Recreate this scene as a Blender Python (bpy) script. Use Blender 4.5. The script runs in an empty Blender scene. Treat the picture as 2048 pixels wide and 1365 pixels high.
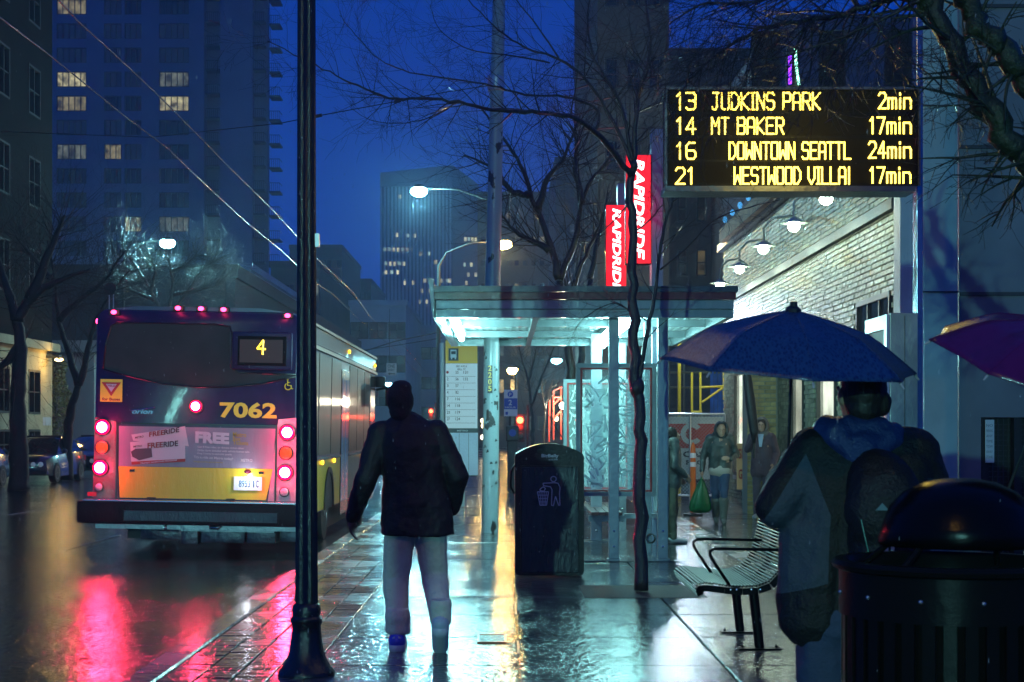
import bpy, bmesh, math, random
from mathutils import Vector, Matrix, Quaternion, noise
R = math.radians
sc = bpy.context.scene
COL = sc.collection
random.seed(7)
F, CX, HY, CH = 3100.0, 1010.0, 862.0, 1.5     # lens, vanishing point and eye height measured on the photograph

# ------------------------------------------------------------------ camera
cd = bpy.data.cameras.new('camera'); cam = bpy.data.objects.new('camera', cd); COL.objects.link(cam)
cam.location = (0, 0, CH); cam.rotation_euler = (R(90), 0, 0)
cd.sensor_width = 36; cd.lens = F * 36 / 2048; cd.shift_x = (1024 - CX) / 2048; cd.shift_y = (HY - 682.5) / 2048
cd.clip_start = 0.1; cd.clip_end = 4000
cd.dof.use_dof = True; cd.dof.focus_distance = 14.0; cd.dof.aperture_fstop = 9.0
sc.camera = cam
# ------------------------------------------------------------------ sky, exposure
w = bpy.data.worlds.new('World'); sc.world = w; w.use_nodes = True
nt = w.node_tree; nt.nodes.clear()
sky = nt.nodes.new('ShaderNodeTexSky'); sky.sky_type = 'NISHITA'; sky.sun_disc = False
sky.sun_elevation = R(-3.0); sky.sun_rotation = R(200)
mul = nt.nodes.new('ShaderNodeMixRGB'); mul.blend_type = 'MULTIPLY'; mul.inputs[0].default_value = 1
mul.inputs[2].default_value = (0.03, 0.45, 1.9, 1)
add = nt.nodes.new('ShaderNodeMixRGB'); add.blend_type = 'ADD'; add.inputs[0].default_value = 1
add.inputs[2].default_value = (0.002, 0.38, 3.4, 1)
bg = nt.nodes.new('ShaderNodeBackground'); bg.inputs[1].default_value = 0.11
wo = nt.nodes.new('ShaderNodeOutputWorld')
nt.links.new(sky.outputs[0], mul.inputs[1]); nt.links.new(mul.outputs[0], add.inputs[1])
nt.links.new(add.outputs[0], bg.inputs[0]); nt.links.new(bg.outputs[0], wo.inputs[0])
sc.view_settings.view_transform = 'Standard'; sc.view_settings.look = 'None'
sc.view_settings.exposure = 0.0; sc.view_settings.gamma = 1; sc.view_settings.use_curve_mapping = False
cy = sc.cycles
cy.max_bounces = 6; cy.diffuse_bounces = 2; cy.glossy_bounces = 4; cy.transmission_bounces = 5
cy.transparent_max_bounces = 12; cy.volume_bounces = 0; cy.sample_clamp_indirect = 4; cy.use_denoising = True
cy.caustics_reflective = False; cy.caustics_refractive = False; cy.use_light_tree = True

CYAN = (0.32, 0.90, 1.0); WARM = (1.0, 0.60, 0.16); MINT = (0.78, 1.0, 0.62); REDL = (1.0, 0.02, 0.10)
def P(px, py, D): return Vector(((px - CX) / F * D, D, CH + (HY - py) / F * D))

# ------------------------------------------------------------------ materials
MATS = {}
def mat(name, col, rough=.5, metal=0, emit=0, ecol=None, bump=0, bscale=20, var=0, vscale=3, coat=0, alpha=1, trans=0,
        stretch=(1, 1, 1), rvar=0, col2=None, coords='Object', ior=1.45, spec=.5):
    if name in MATS: return MATS[name]
    m = bpy.data.materials.new(name); m.use_nodes = True; n = m.node_tree.nodes; l = m.node_tree.links
    b = n['Principled BSDF']
    b.inputs['Base Color'].default_value = (*col, 1); b.inputs['Roughness'].default_value = rough
    b.inputs['Metallic'].default_value = metal; b.inputs['Coat Weight'].default_value = coat
    b.inputs['Coat Roughness'].default_value = .06
    b.inputs['Alpha'].default_value = alpha; b.inputs['Transmission Weight'].default_value = trans; b.inputs['IOR'].default_value = ior
    b.inputs['Specular IOR Level'].default_value = spec
    if emit:
        b.inputs['Emission Color'].default_value = (*(ecol or col), 1); b.inputs['Emission Strength'].default_value = emit
    if bump or var or rvar:
        tc = n.new('ShaderNodeTexCoord'); mp = n.new('ShaderNodeMapping'); mp.inputs['Scale'].default_value = stretch
        if coords == 'World':
            g = n.new('ShaderNodeNewGeometry'); l.new(g.outputs['Position'], mp.inputs[0])
        else: l.new(tc.outputs['Object'], mp.inputs[0])
    if bump:
        t = n.new('ShaderNodeTexNoise'); t.inputs['Scale'].default_value = bscale; t.inputs['Detail'].default_value = 5
        t.inputs['Roughness'].default_value = .6
        bp = n.new('ShaderNodeBump'); bp.inputs['Strength'].default_value = min(1, bump); bp.inputs['Distance'].default_value = .02
        l.new(mp.outputs[0], t.inputs['Vector']); l.new(t.outputs[0], bp.inputs['Height']); l.new(bp.outputs[0], b.inputs['Normal'])
        if coat: l.new(bp.outputs[0], b.inputs['Coat Normal'])
    if var or rvar:
        t2 = n.new('ShaderNodeTexNoise'); t2.inputs['Scale'].default_value = vscale; t2.inputs['Detail'].default_value = 6
        l.new(mp.outputs[0], t2.inputs['Vector'])
        cr = n.new('ShaderNodeMapRange'); cr.inputs[1].default_value = .3; cr.inputs[2].default_value = .7
        l.new(t2.outputs[0], cr.inputs[0])
        if var:
            mx = n.new('ShaderNodeMixRGB'); l.new(cr.outputs[0], mx.inputs[0])
            c2 = col2 or tuple(c * (1 - var) for c in col)
            mx.inputs[1].default_value = (*c2, 1); mx.inputs[2].default_value = (*[min(1, c * (1 + var * .5)) for c in col], 1)
            l.new(mx.outputs[0], b.inputs['Base Color'])
        if rvar:
            mr = n.new('ShaderNodeMapRange'); mr.inputs[3].default_value = max(.02, rough - rvar); mr.inputs[4].default_value = rough + rvar
            l.new(cr.outputs[0], mr.inputs[0]); l.new(mr.outputs[0], b.inputs['Roughness'])
    MATS[name] = m
    return m
def glow(name, col, s):
    if name in MATS: return MATS[name]
    m = bpy.data.materials.new(name); m.use_nodes = True; n = m.node_tree.nodes
    b = n['Principled BSDF']; b.inputs['Base Color'].default_value = (*[c * .3 for c in col], 1); b.inputs['Roughness'].default_value = .3
    b.inputs['Emission Color'].default_value = (*col, 1); b.inputs['Emission Strength'].default_value = s
    MATS[name] = m; return m

# ------------------------------------------------------------------ mesh helpers (world coordinates, shifted to the thing's base when linked)
ORG = {}
def org(o): return ORG.get(o.name, Vector((0, 0, 0))) if o else Vector((0, 0, 0))
class MB:
    def __init__(s): s.v = []; s.f = []
    def add(s, vs, fs):
        k = len(s.v); s.v += [Vector(v) for v in vs]; s.f += [[i + k for i in f] for f in fs]; return s
    def quad(s, a, b, c, d): return s.add([a, b, c, d], [[0, 1, 2, 3]])
    def box(s, x0, x1, y0, y1, z0, z1, bev=0, M=None):
        if bev:
            b = bev; vs = []; idx = {}
            for ax in range(3):
                pass
            bm = bmesh.new(); bmesh.ops.create_cube(bm, size=1)
            for v in bm.verts:
                v.co = Vector(((x0 + x1) / 2 + v.co.x * (x1 - x0), (y0 + y1) / 2 + v.co.y * (y1 - y0), (z0 + z1) / 2 + v.co.z * (z1 - z0)))
            bmesh.ops.bevel(bm, geom=bm.edges[:], offset=b, segments=2, affect='EDGES', profile=.6)
            bm.verts.index_update()
            s.add([(M @ v.co if M else v.co) for v in bm.verts], [[v.index for v in f.verts] for f in bm.faces]); bm.free(); return s
        vs = [Vector(p) for p in [(x0, y0, z0), (x1, y0, z0), (x1, y1, z0), (x0, y1, z0), (x0, y0, z1), (x1, y0, z1), (x1, y1, z1), (x0, y1, z1)]]
        if M: vs = [M @ v for v in vs]
        return s.add(vs, [[3, 2, 1, 0], [4, 5, 6, 7], [0, 1, 5, 4], [1, 2, 6, 5], [2, 3, 7, 6], [3, 0, 4, 7]])
    def tube(s, pts, rad, seg=8, cap=True):
        pts = [Vector(p) for p in pts]; n = len(pts)
        if not hasattr(rad, '__len__'): rad = [rad] * n
        k = len(s.v); up = None
        for i, p in enumerate(pts):
            t = (pts[min(i + 1, n - 1)] - pts[max(i - 1, 0)])
            if t.length < 1e-9: t = Vector((0, 0, 1))
            t.normalize()
            if up is None:
                up = t.orthogonal().normalized()
            else:
                up = (up - t * up.dot(t))
                up = up.normalized() if up.length > 1e-6 else t.orthogonal().normalized()
            q = t.cross(up)
            for j in range(seg):
                a = 2 * math.pi * j / seg; s.v.append(p + (up * math.cos(a) + q * math.sin(a)) * rad[i])
        for i in range(n - 1):
            for j in range(seg):
                a = k + i * seg + j; b = k + i * seg + (j + 1) % seg; s.f.append([a, b, b + seg, a + seg])
        if cap:
            s.f.append([k + j for j in range(seg)][::-1]); s.f.append([k + (n - 1) * seg + j for j in range(seg)])
        return s
    def cap(s, p0, p1, r0, r1, seg=14):
        p0 = Vector(p0); p1 = Vector(p1); d = (p1 - p0)
        if d.length < 1e-5: d = Vector((0, 0, 1e-3)); p1 = p0 + d
        u = d.normalized(); pts = []; rr = []
        for a in (80, 60, 40, 20, 0): pts.append(p0 - u * r0 * math.sin(R(a))); rr.append(r0 * math.cos(R(a)))
        for a in (0, 20, 40, 60, 80): pts.append(p1 + u * r1 * math.sin(R(a))); rr.append(r1 * math.cos(R(a)))
        return s.tube(pts, rr, seg)
    def ell(s, c, r, M=None, seg=18, rings=12):
        c = Vector(c); vs = [Vector((0, 0, -1))]; fs = []
        for i in range(1, rings):
            a = -math.pi / 2 + math.pi * i / rings
            for j in range(seg):
                b = 2 * math.pi * j / seg; vs.append(Vector((math.cos(a) * math.cos(b), math.cos(a) * math.sin(b), math.sin(a))))
        vs.append(Vector((0, 0, 1))); L = len(vs) - 1
        for j in range(seg):
            fs.append([0, 1 + (j + 1) % seg, 1 + j]); fs.append([L, L - seg + j, L - seg + (j + 1) % seg])
        for i in range(rings - 2):
            for j in range(seg):
                a = 1 + i * seg + j; b = 1 + i * seg + (j + 1) % seg; fs.append([a, b, b + seg, a + seg])
        out = []
        for v in vs:
            p = Vector((v.x * r[0], v.y * r[1], v.z * r[2]))
            if M: p = M @ p
            out.append(c + p)
        return s.add(out, fs)
    def lathe(s, c, prof, seg=24, axis=(0, 0, 1), close=True):
        c = Vector(c); ax = Vector(axis).normalized(); u = ax.orthogonal().normalized(); q = ax.cross(u); k = len(s.v)
        for r, h in prof:
            for j in range(seg):
                a = 2 * math.pi * j / seg; s.v.append(c + ax * h + (u * math.cos(a) + q * math.sin(a)) * r)
        for i in range(len(prof) - 1):
            for j in range(seg):
                a = k + i * seg + j; b = k + i * seg + (j + 1) % seg; s.f.append([a, b, b + seg, a + seg])
        if close:
            s.f.append([k + j for j in range(seg)][::-1]); s.f.append([k + (len(prof) - 1) * seg + j for j in range(seg)])
        return s
    def prism(s, poly, d):
        n = len(poly); d = Vector(d); k = [Vector(p) for p in poly]
        s.add(k + [p + d for p in k], [list(range(n))[::-1], [n + i for i in range(n)]] + [[i, (i + 1) % n, n + (i + 1) % n, n + i] for i in range(n)])
        return s
    def build(s, name, m, parent=None, smooth=False, kind=None, label=None, recalc=True):
        o = org(parent); me = bpy.data.meshes.new(name); me.from_pydata([v - o for v in s.v], [], s.f)
        if recalc and len(s.f) < 60000:
            bm = bmesh.new(); bm.from_mesh(me); bmesh.ops.recalc_face_normals(bm, faces=bm.faces[:]); bm.to_mesh(me); bm.free()
        if smooth:
            me.polygons.foreach_set('use_smooth', [True] * len(me.polygons))
            if smooth == 'auto':
                try: me.set_sharp_from_angle(angle=R(40))
                except Exception: pass
        me.materials.append(m); ob = bpy.data.objects.new(name, me); COL.objects.link(ob)
        if parent: ob.parent = parent; ORG[ob.name] = o
        if kind: ob['kind'] = kind
        if label: ob['label'] = label
        return ob
def thing(name, label, cat, loc=(0, 0, 0), group=None):
    o = bpy.data.objects.new(name, None); COL.objects.link(o); o.location = loc; o.empty_display_size = .2
    o['label'] = label; o['category'] = cat
    if group: o['group'] = group
    ORG[o.name] = Vector(loc); return o
def tag(o, label, cat, group=None):
    o['label'] = label; o['category'] = cat
    if group: o['group'] = group
    return o
def copy_tree(o, parent=None, loc=None, label=None):
    c = o.copy(); COL.objects.link(c)
    if parent: c.parent = parent
    if loc is not None: c.location = loc
    if label: c['label'] = label
    for ch in list(o.children): copy_tree(ch, c)
    return c
def lamp(name, parent, loc, col, power, size=.1, spot=None, dirv=(0, 0, -1), blend=.5):
    ld = bpy.data.lights.new(name, 'SPOT' if spot else 'POINT'); ld.color = col; ld.energy = power; ld.shadow_soft_size = size
    if spot: ld.spot_size = R(spot); ld.spot_blend = blend
    o = bpy.data.objects.new(name, ld); COL.objects.link(o)
    if parent: o.parent = parent
    o.location = Vector(loc) - org(parent)
    if spot: o.rotation_euler = Vector(dirv).to_track_quat('-Z', 'Y').to_euler()
    return o
# ------------------------------------------------------------------ lettering
_TC = {}
def text_geo(st, bold=.0, shear=0):
    key = (st, bold, shear)
    if key in _TC: return _TC[key]
    cu = bpy.data.curves.new('t', 'FONT'); cu.body = st; cu.size = 1; cu.offset = bold; cu.shear = shear; cu.resolution_u = 3
    ob = bpy.data.objects.new('t', cu); COL.objects.link(ob); dg = bpy.context.evaluated_depsgraph_get()
    me = bpy.data.meshes.new_from_object(ob.evaluated_get(dg))
    vs = [v.co.copy() for v in me.vertices]; fs = [list(p.vertices) for p in me.polygons]
    bpy.data.objects.remove(ob); bpy.data.curves.remove(cu); bpy.data.meshes.remove(me)
    x0 = min(v.x for v in vs); x1 = max(v.x for v in vs); y0 = min(v.y for v in vs); y1 = max(v.y for v in vs)
    vs = [((v.x - x0) / (x1 - x0), (v.y - y0) / (y1 - y0)) for v in vs]
    _TC[key] = (vs, fs); return _TC[key]
def put_text(mb, st, o, ux, uy, bold=0, shear=0):
    """lettering fitted to the parallelogram with corner o and edges ux, uy"""
    vs, fs = text_geo(st, bold, shear); o = Vector(o); ux = Vector(ux); uy = Vector(uy)
    mb.add([o + ux * a + uy * b for a, b in vs], fs)
# stroke letters of the dot display
SG = {
 '0': ['0,.15 0,.85 .2,1 .8,1 1,.85 1,.15 .8,0 .2,0 0,.15'], '1': ['.1,.8 .55,1 .55,0'],
 '2': ['0,.85 .2,1 .8,1 1,.85 1,.65 0,0 1,0'], '3': ['0,1 .8,1 1,.85 1,.6 .75,.52 .3,.52', '.75,.52 1,.42 1,.15 .8,0 .2,0 0,.1'],
 '4': ['.7,0 .7,1 0,.3 1,.3'], '6': ['.9,1 .3,1 0,.8 0,.15 .2,0 .8,0 1,.15 1,.4 .8,.52 0,.52'],
 '7': ['0,1 1,1 .35,0'], 'J': ['.2,1 1,1', '.7,1 .7,.15 .5,0 .1,0 0,.15'], 'U': ['0,1 0,.12 .2,0 .8,0 1,.12 1,1'],
 'D': ['0,0 0,1 .55,1 1,.72 1,.28 .55,0 0,0'], 'K': ['0,0 0,1', '1,1 0,.5 1,0'], 'I': ['0,1 1,1', '.5,1 .5,0', '0,0 1,0'],
 'N': ['0,0 0,1 1,0 1,1'], 'S': ['1,.88 .8,1 .2,1 0,.85 0,.6 .2,.52 .8,.52 1,.42 1,.15 .8,0 .2,0 0,.12'],
 'P': ['0,0 0,1 .8,1 1,.88 1,.58 .8,.48 0,.48'], 'A': ['0,0 0,.85 .2,1 .8,1 1,.85 1,0', '0,.42 1,.42'],
 'R': ['0,0 0,1 .8,1 1,.88 1,.6 .8,.5 0,.5', '.5,.5 1,0'], 'M': ['0,0 0,1 .5,.5 1,1 1,0'], 'T': ['0,1 1,1', '.5,1 .5,0'],
 'B': ['0,0 0,1 .8,1 1,.88 1,.62 .8,.52 0,.52', '.8,.52 1,.4 1,.12 .8,0 0,0'], 'E': ['1,1 0,1 0,0 1,0', '0,.52 .8,.52'],
 'O': ['0,.1 0,.9 .12,1 .88,1 1,.9 1,.1 .88,0 .12,0 0,.1'], 'W': ['0,1 0,0 .5,.5 1,0 1,1'], 'V': ['0,1 0,.35 .5,0 1,.35 1,1'],
 'L': ['0,1 0,0 1,0'], 'm': ['0,0 0,.66 .4,.66 .5,.55 .5,0', '.5,.55 .6,.66 .9,.66 1,.55 1,0'], 'i': ['.5,0 .5,.66', '.5,.88 .5,.98'],
 'n': ['0,0 0,.66 .8,.66 1,.5 1,0'], '!': ['.5,1 .5,0']}
def strokes(mb, st, x0, x1, y0, y1, D, th, depth=.0):
    """st written between photo columns x0..x1 and rows y0 (top)..y1 at distance D"""
    ww = [.45 if c in 'I!' else .4 if c == 'i' else .55 if c == ' ' else 1.15 if c == 'm' else .7 if c == '1' else 1 for c in st]
    gap = .38; tot = sum(ww) + gap * (len(st) - 1); u = (x1 - x0) / tot; x = x0
    for c, wd in zip(st, ww):
        for s_ in SG.get(c, []):
            pts = [tuple(map(float, q.split(','))) for q in s_.split()]
            pp = [P(x + a * wd * u, y1 - b * (y1 - y0), D) for a, b in pts]
            for a, b in zip(pp, pp[1:]):
                d = (b - a); d.normalize(); nrm = Vector((-d.z, 0, d.x)) * th / 2; e = d * th * .45
                a2 = a - e; b2 = b + e
                mb.box(0, 1, 0, 1, 0, 1, M=Matrix((((b2 - a2).x, 0, 2 * nrm.x, a2.x - nrm.x), ((b2 - a2).y, .006, 2 * nrm.y, a2.y - nrm.y), ((b2 - a2).z, 0, 2 * nrm.z, a2.z - nrm.z), (0, 0, 0, 1))))
        x += (wd + gap) * u
# ================================================================== GROUND
def wet(name, c1, c2, r0, r1, bdist=.006, scale=9, fine=60, pud=.7, coat=.0):
    m = bpy.data.materials.new(name); m.use_nodes = True; n = m.node_tree.nodes; l = m.node_tree.links
    b = n['Principled BSDF']; g = n.new('ShaderNodeNewGeometry')
    def noise_(s, d=5, st=(1, 1, 1)):
        mp = n.new('ShaderNodeMapping'); mp.inputs['Scale'].default_value = st
        l.new(g.outputs['Position'], mp.inputs[0])
        t = n.new('ShaderNodeTexNoise'); t.inputs['Scale'].default_value = s; t.inputs['Detail'].default_value = d
        l.new(mp.outputs[0], t.inputs['Vector']); return t
    def rng(src, a, b_, c, d):
        r = n.new('ShaderNodeMapRange'); r.inputs[1].default_value = a; r.inputs[2].default_value = b_
        r.inputs[3].default_value = c; r.inputs[4].default_value = d; l.new(src, r.inputs[0]); return r
    big = noise_(pud, 4); med = noise_(scale, 5); fi = noise_(fine, 3)
    mask = rng(big.outputs[0], .42, .58, 0, 1)
    mx = n.new('ShaderNodeMixRGB'); mx.inputs[1].default_value = (*c1, 1); mx.inputs[2].default_value = (*c2, 1)
    l.new(rng(big.outputs[0], .35, .65, 0, 1).outputs[0], mx.inputs[0]); l.new(mx.outputs[0], b.inputs['Base Color'])
    rr = rng(mask.outputs[0], 0, 1, r0, r1); l.new(rr.outputs[0], b.inputs['Roughness'])
    h = n.new('ShaderNodeMath'); h.operation = 'MULTIPLY_ADD'; l.new(fi.outputs[0], h.inputs[0]); h.inputs[1].default_value = .30
    # rings thrown up by falling drops
    vo = n.new('ShaderNodeTexVoronoi'); vo.inputs['Scale'].default_value = 4.2; l.new(g.outputs['Position'], vo.inputs['Vector'])
    s1 = n.new('ShaderNodeMath'); s1.operation = 'MULTIPLY'; s1.inputs[1].default_value = 62; l.new(vo.outputs['Distance'], s1.inputs[0])
    s2_ = n.new('ShaderNodeMath'); s2_.operation = 'SINE'; l.new(s1.outputs[0], s2_.inputs[0])
    s3 = rng(vo.outputs['Distance'], .05, .34, .30, 0); s4 = n.new('ShaderNodeMath'); s4.operation = 'MULTIPLY'; l.new(s2_.outputs[0], s4.inputs[0]); l.new(s3.outputs[0], s4.inputs[1])
    s5 = n.new('ShaderNodeMath'); s5.operation = 'ADD'; l.new(s4.outputs[0], s5.inputs[0]); l.new(med.outputs[0], s5.inputs[1])
    l.new(s5.outputs[0], h.inputs[2])
    st = rng(mask.outputs[0], 0, 1, .55, 1.0)
    bp = n.new('ShaderNodeBump'); bp.inputs['Distance'].default_value = bdist
    l.new(st.outputs[0], bp.inputs['Strength']); l.new(h.outputs[0], bp.inputs['Height']); l.new(bp.outputs[0], b.inputs['Normal'])
    b.inputs['Specular IOR Level'].default_value = .65; b.inputs['Coat Weight'].default_value = coat
    b.inputs['Coat Roughness'].default_value = .05
    if coat:
        bp2 = n.new('ShaderNodeBump'); bp2.inputs['Distance'].default_value = bdist * .7; l.new(med.outputs[0], bp2.inputs['Height'])
        l.new(bp2.outputs[0], b.inputs['Coat Normal'])
    return m
asphalt = wet('wet_asphalt', (.014, .014, .015), (.035, .034, .033), .03, .11, .0098, 17, 60, .8, .5)
slabm = wet('wet_concrete', (.04, .045, .047), (.08, .085, .085), .025, .13, .0105, 18, 60, 1.3, .5)
palestone = wet('pale_granite', (.16, .16, .15), (.26, .26, .24), .12, .3, .006, 9, 70, 1.1, .4)
paverm = wet('wet_paver', (.035, .03, .028), (.08, .065, .06), .1, .28, .008, 9, 60, 1.4, .5)
ROADZ = -.12; KX = -2.30
MB().quad((-600, -90, -.35), (600, -90, -.35), (600, 900, -.35), (-600, 900, -.35)).build('ground', asphalt, kind='structure')
road = MB().box(-16.9, KX, -88, 560, -.3, ROADZ).build('road', asphalt, kind='structure')
lm = MB()
for x in (-6.0, -9.6):
    y = 12
    while y < 150: lm.box(x - .05, x + .05, y, y + 3, ROADZ, ROADZ + .004); y += 9
lm.build('lane_marking', mat('road_paint', (.35, .35, .33), .25, bump=.3, var=.5, vscale=5, coat=.5), road)
sw = MB().box(KX + .2, 9.4, -30, 260, -.3, -.03).build('sidewalk', wet('joint_grit', (.012, .013, .014), (.03, .03, .03), .15, .3), kind='structure')
# kerb stones
ks = bpy.data.meshes.new('kerb_stone')
def block_mesh(name, dx, dy, dz, bev):
    bm = bmesh.new(); bmesh.ops.create_cube(bm, size=1)
    for v in bm.verts: v.co = Vector((v.co.x * dx, v.co.y * dy, (v.co.z - .5) * dz))
    if bev: bmesh.ops.bevel(bm, geom=[e for e in bm.edges if all(v.co.z > -.001 for v in e.verts)], offset=bev, segments=1, affect='EDGES')
    me = bpy.data.meshes.new(name); bm.to_mesh(me); bm.free(); return me
def put(name, me, parent, loc, rz=0, tilt=0):
    o = bpy.data.objects.new(name, me); COL.objects.link(o); o.parent = parent
    o.location = Vector(loc) - org(parent); o.rotation_euler = (random.uniform(-tilt, tilt), random.uniform(-tilt, tilt), rz); return o
kerb = MB().box(KX + .01, KX + .19, -30, 260, -.3, -.02).build('kerb', palestone, kind='structure')
km = block_mesh('kerb_stone', .2, 1.79, .3, .012); km.materials.append(palestone)
for i in range(36): put('kerb_stone', km, kerb, (KX + .1, 4.5 + i * 1.8, .005 + random.uniform(-.002, .002)))
# paving slabs
X0 = -1.22; SX = 1.31; SY = 1.36
sm = block_mesh('paving_slab', SX - .014, SY - .014, .06, .006); sm.materials.append(slabm)
for i in range(3):
    for j in range(58):
        put('paving_slab', sm, sw, (X0 + SX * (i + .5), 2.0 + SY * (j + .5) - .25, random.uniform(-.0015, .0015)), 0, .0012)
x = X0 + SX * 3
bm_ = block_mesh('border_stone', .30 - .01, 1.2 - .012, .06, .006); bm_.materials.append(palestone)
for j in range(44): put('border_stone', bm_, sw, (x + .15, 2.6 + 1.2 * j, .004))
x += .30; s2 = block_mesh('paving_slab', 1.6 - .014, SY - .014, .06, .006); s2.materials.append(slabm)
for j in range(44):
    for i in range(2): put('paving_slab', s2, sw, (x + 1.6 * (i + .5), 2.0 + SY * (j + .5), random.uniform(-.002, .002)), 0, .0015)
# narrow brick pavers between kerb and slabs
pm = block_mesh('paver', .205, .094, .05, .004); pm.materials.append(paverm)
cnt = 0; rest = MB()
for j in range(330):
    for i in range(4):
        xx = KX + .2 + .015 + .2175 * (i + .5); yy = 9.0 + j * .10 + (.05 if i % 2 else 0); zz = random.uniform(-.002, .002)
        if yy < 16.4: put('paver', pm, sw, (xx, yy, zz), 0, .006)
        else: rest.box(xx - .1025, xx + .1025, yy - .047, yy + .047, -.05, zz)
for j in range(50):
    for i in range(4):
        xx = KX + .2 + .015 + .2175 * (i + .5); yy = 4.0 + j * .10; rest.box(xx - .1025, xx + .1025, yy - .047, yy + .047, -.05, 0)
rest.build('pavers', paverm, sw, kind='stuff')
# small utility cover set in the pavement
uc = thing('utility_cover', 'small square metal utility cover set in the wet slabs behind the walking man', 'cover', P(984, 1279, 11.15))
c = P(984, 1279, 11.15); c.z = .004
MB().box(c.x - .09, c.x + .09, c.y - .2, c.y + .2, 0, .008).build('plate', mat('cover_iron', (.05, .05, .05), .25, .8, bump=.4, bscale=60), uc)
fr = MB()
for a, b_, c_, d_ in ((-.105, -.09, -.215, .215), (.09, .105, -.215, .215), (-.105, .105, -.215, -.2), (-.105, .105, .2, .215)):
    fr.box(c.x + a, c.x + b_, c.y + c_, c.y + d_, 0, .012)
fr.build('frame', mat('cover_rust', (.25, .09, .05), .3, .5), uc)

# ================================================================== BUILDINGS
def wall_windows(root, mb_wall, rects, plane, depth, frame_m, pane_mats, mull=(1, 1), name='window', fr=.06):
    """rects (a0,a1,z0,z1) on plane ('y',Y) facing -Y or ('x',X,sgn) facing sgn*X; each window its own part with a pane sub-part"""
    for i, (a0, a1, z0, z1) in enumerate(rects):
        m = MB(); pane = MB()
        def bx(mb, p0, p1, q0, q1, d0, d1):
            if plane[0] == 'y': mb.box(p0, p1, plane[1] + d0, plane[1] + d1, q0, q1)
            else:
                s = plane[2]; xs = sorted((plane[1] - s * d0, plane[1] - s * d1)); mb.box(xs[0], xs[1], p0, p1, q0, q1)
        bx(m, a0, a1, z0, z0 + fr, -.02, depth); bx(m, a0, a1, z1 - fr, z1, -.02, depth)
        bx(m, a0, a0 + fr, z0 + fr, z1 - fr, -.02, depth); bx(m, a1 - fr, a1, z0 + fr, z1 - fr, -.02, depth)
        for k in range(1, mull[0]):
            xx = a0 + (a1 - a0) * k / mull[0]; bx(m, xx - fr * .4, xx + fr * .4, z0 + fr, z1 - fr, .0, depth)
        for k in range(1, mull[1]):
            zz = z0 + (z1 - z0) * k / mull[1]; bx(m, a0 + fr, a1 - fr, zz - fr * .3, zz + fr * .3, .01, depth - .01)
        wn = m.build(name, frame_m, root)
        bx(pane, a0 + fr, a1 - fr, z0 + fr, z1 - fr, depth * .55, depth * .9)
        pane.build('pane', pane_mats[i] if isinstance(pane_mats, list) else pane_mats, wn)
def wall_with_holes(mb, xs, zs, hole, Y, th):
    """grid wall on plane y=Y with openings where hole(i,j)"""
    for i in range(len(xs) - 1):
        for j in range(len(zs) - 1):
            if not hole(i, j): mb.box(xs[i], xs[i + 1], Y, Y + th, zs[j], zs[j + 1])
dark_glass = mat('dark_glass', (.006, .007, .010), .12, 0, spec=.6)
blue_glass = mat('dim_glass', (.01, .014, .03), .15, emit=.012, ecol=(.2, .35, 1))
dark_metal = mat('dark_window_frame', (.02, .02, .022), .4, .3)
def lit(name, c, s, sc_=1.2):
    """lit room seen through curtains: uneven warm glow"""
    if name in MATS: return MATS[name]
    m = bpy.data.materials.new(name); m.use_nodes = True; n = m.node_tree.nodes; l = m.node_tree.links; b = n['Principled BSDF']
    tc = n.new('ShaderNodeNewGeometry'); t = n.new('ShaderNodeTexNoise'); t.inputs['Scale'].default_value = sc_; t.inputs['Detail'].default_value = 3
    l.new(tc.outputs['Position'], t.inputs['Vector']); r = n.new('ShaderNodeMapRange'); r.inputs[1].default_value = .35; r.inputs[2].default_value = .68
    r.inputs[3].default_value = s * .12; r.inputs[4].default_value = s * 1.3; l.new(t.outputs[0], r.inputs[0]); l.new(r.outputs[0], b.inputs['Emission Strength'])
    b.inputs['Emission Color'].default_value = (*c, 1); b.inputs['Base Color'].default_value = (.02, .02, .02, 1); MATS[name] = m; return m
# ---- high-rise with balconies
D = 176.0; S = D / F
def pxx(px, D): return (px - CX) / F * D
def pzz(py, D): return CH + (HY - py) / F * D
tw = thing('apartment_tower', 'tall blue grey apartment tower with lit windows and stacked balconies on its right edge', 'building', (pxx(320, D), D, 0))
wm = mat('tower_concrete', (.16, .18, .24), .8, bump=.2, bscale=.8, var=.25, vscale=.15)
cols = [(113, 173), (208, 243), (249, 283), (318, 378)]
xs = [pxx(p, D) for p in (100, 113, 173, 208, 243, 249, 283, 318, 378, 408)]
rows = []; y = -98
while y < 720: rows.append((y, y + 31)); y += 48.3
zs = []
for a, b in rows[::-1]: zs += [pzz(b, D), pzz(a, D)]
zs = [-.3] + zs + [zs[-1] + 3]
wb = MB(); wall_with_holes(wb, xs, zs, lambda i, j: i % 2 == 1 and j % 2 == 1, D, .5)
wb.box(xs[0], xs[-1], D + .55, D + 4, -.3, zs[-1])
wb.box(pxx(408, D), pxx(440, D), D + 1.8, D + 4, -.3, zs[-1]); wb.box(pxx(440, D), pxx(505, D), D, D + 4, -.3, zs[-1])
wb.box(pxx(505, D), pxx(530, D), D + 1.5, D + 3, -.3, zs[-1])
wb.build('wall', wm, tw)
L1 = lit('curtain_light', (1, .86, .45), .22); L2 = lit('bright_room', (1, .90, .50), .5); L3 = lit('pale_room', (.85, .95, .75), .16)
litmap = {(0, 2): L1, (0, 5): L2, (0, 6): L1, (0, 8): L3, (1, 8): L1, (3, 5): L3, (3, 6): L2, (2, 11): L2, (3, 11): L3, (1, 2): blue_glass, (1, 4): blue_glass, (0, 3): blue_glass}
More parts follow.
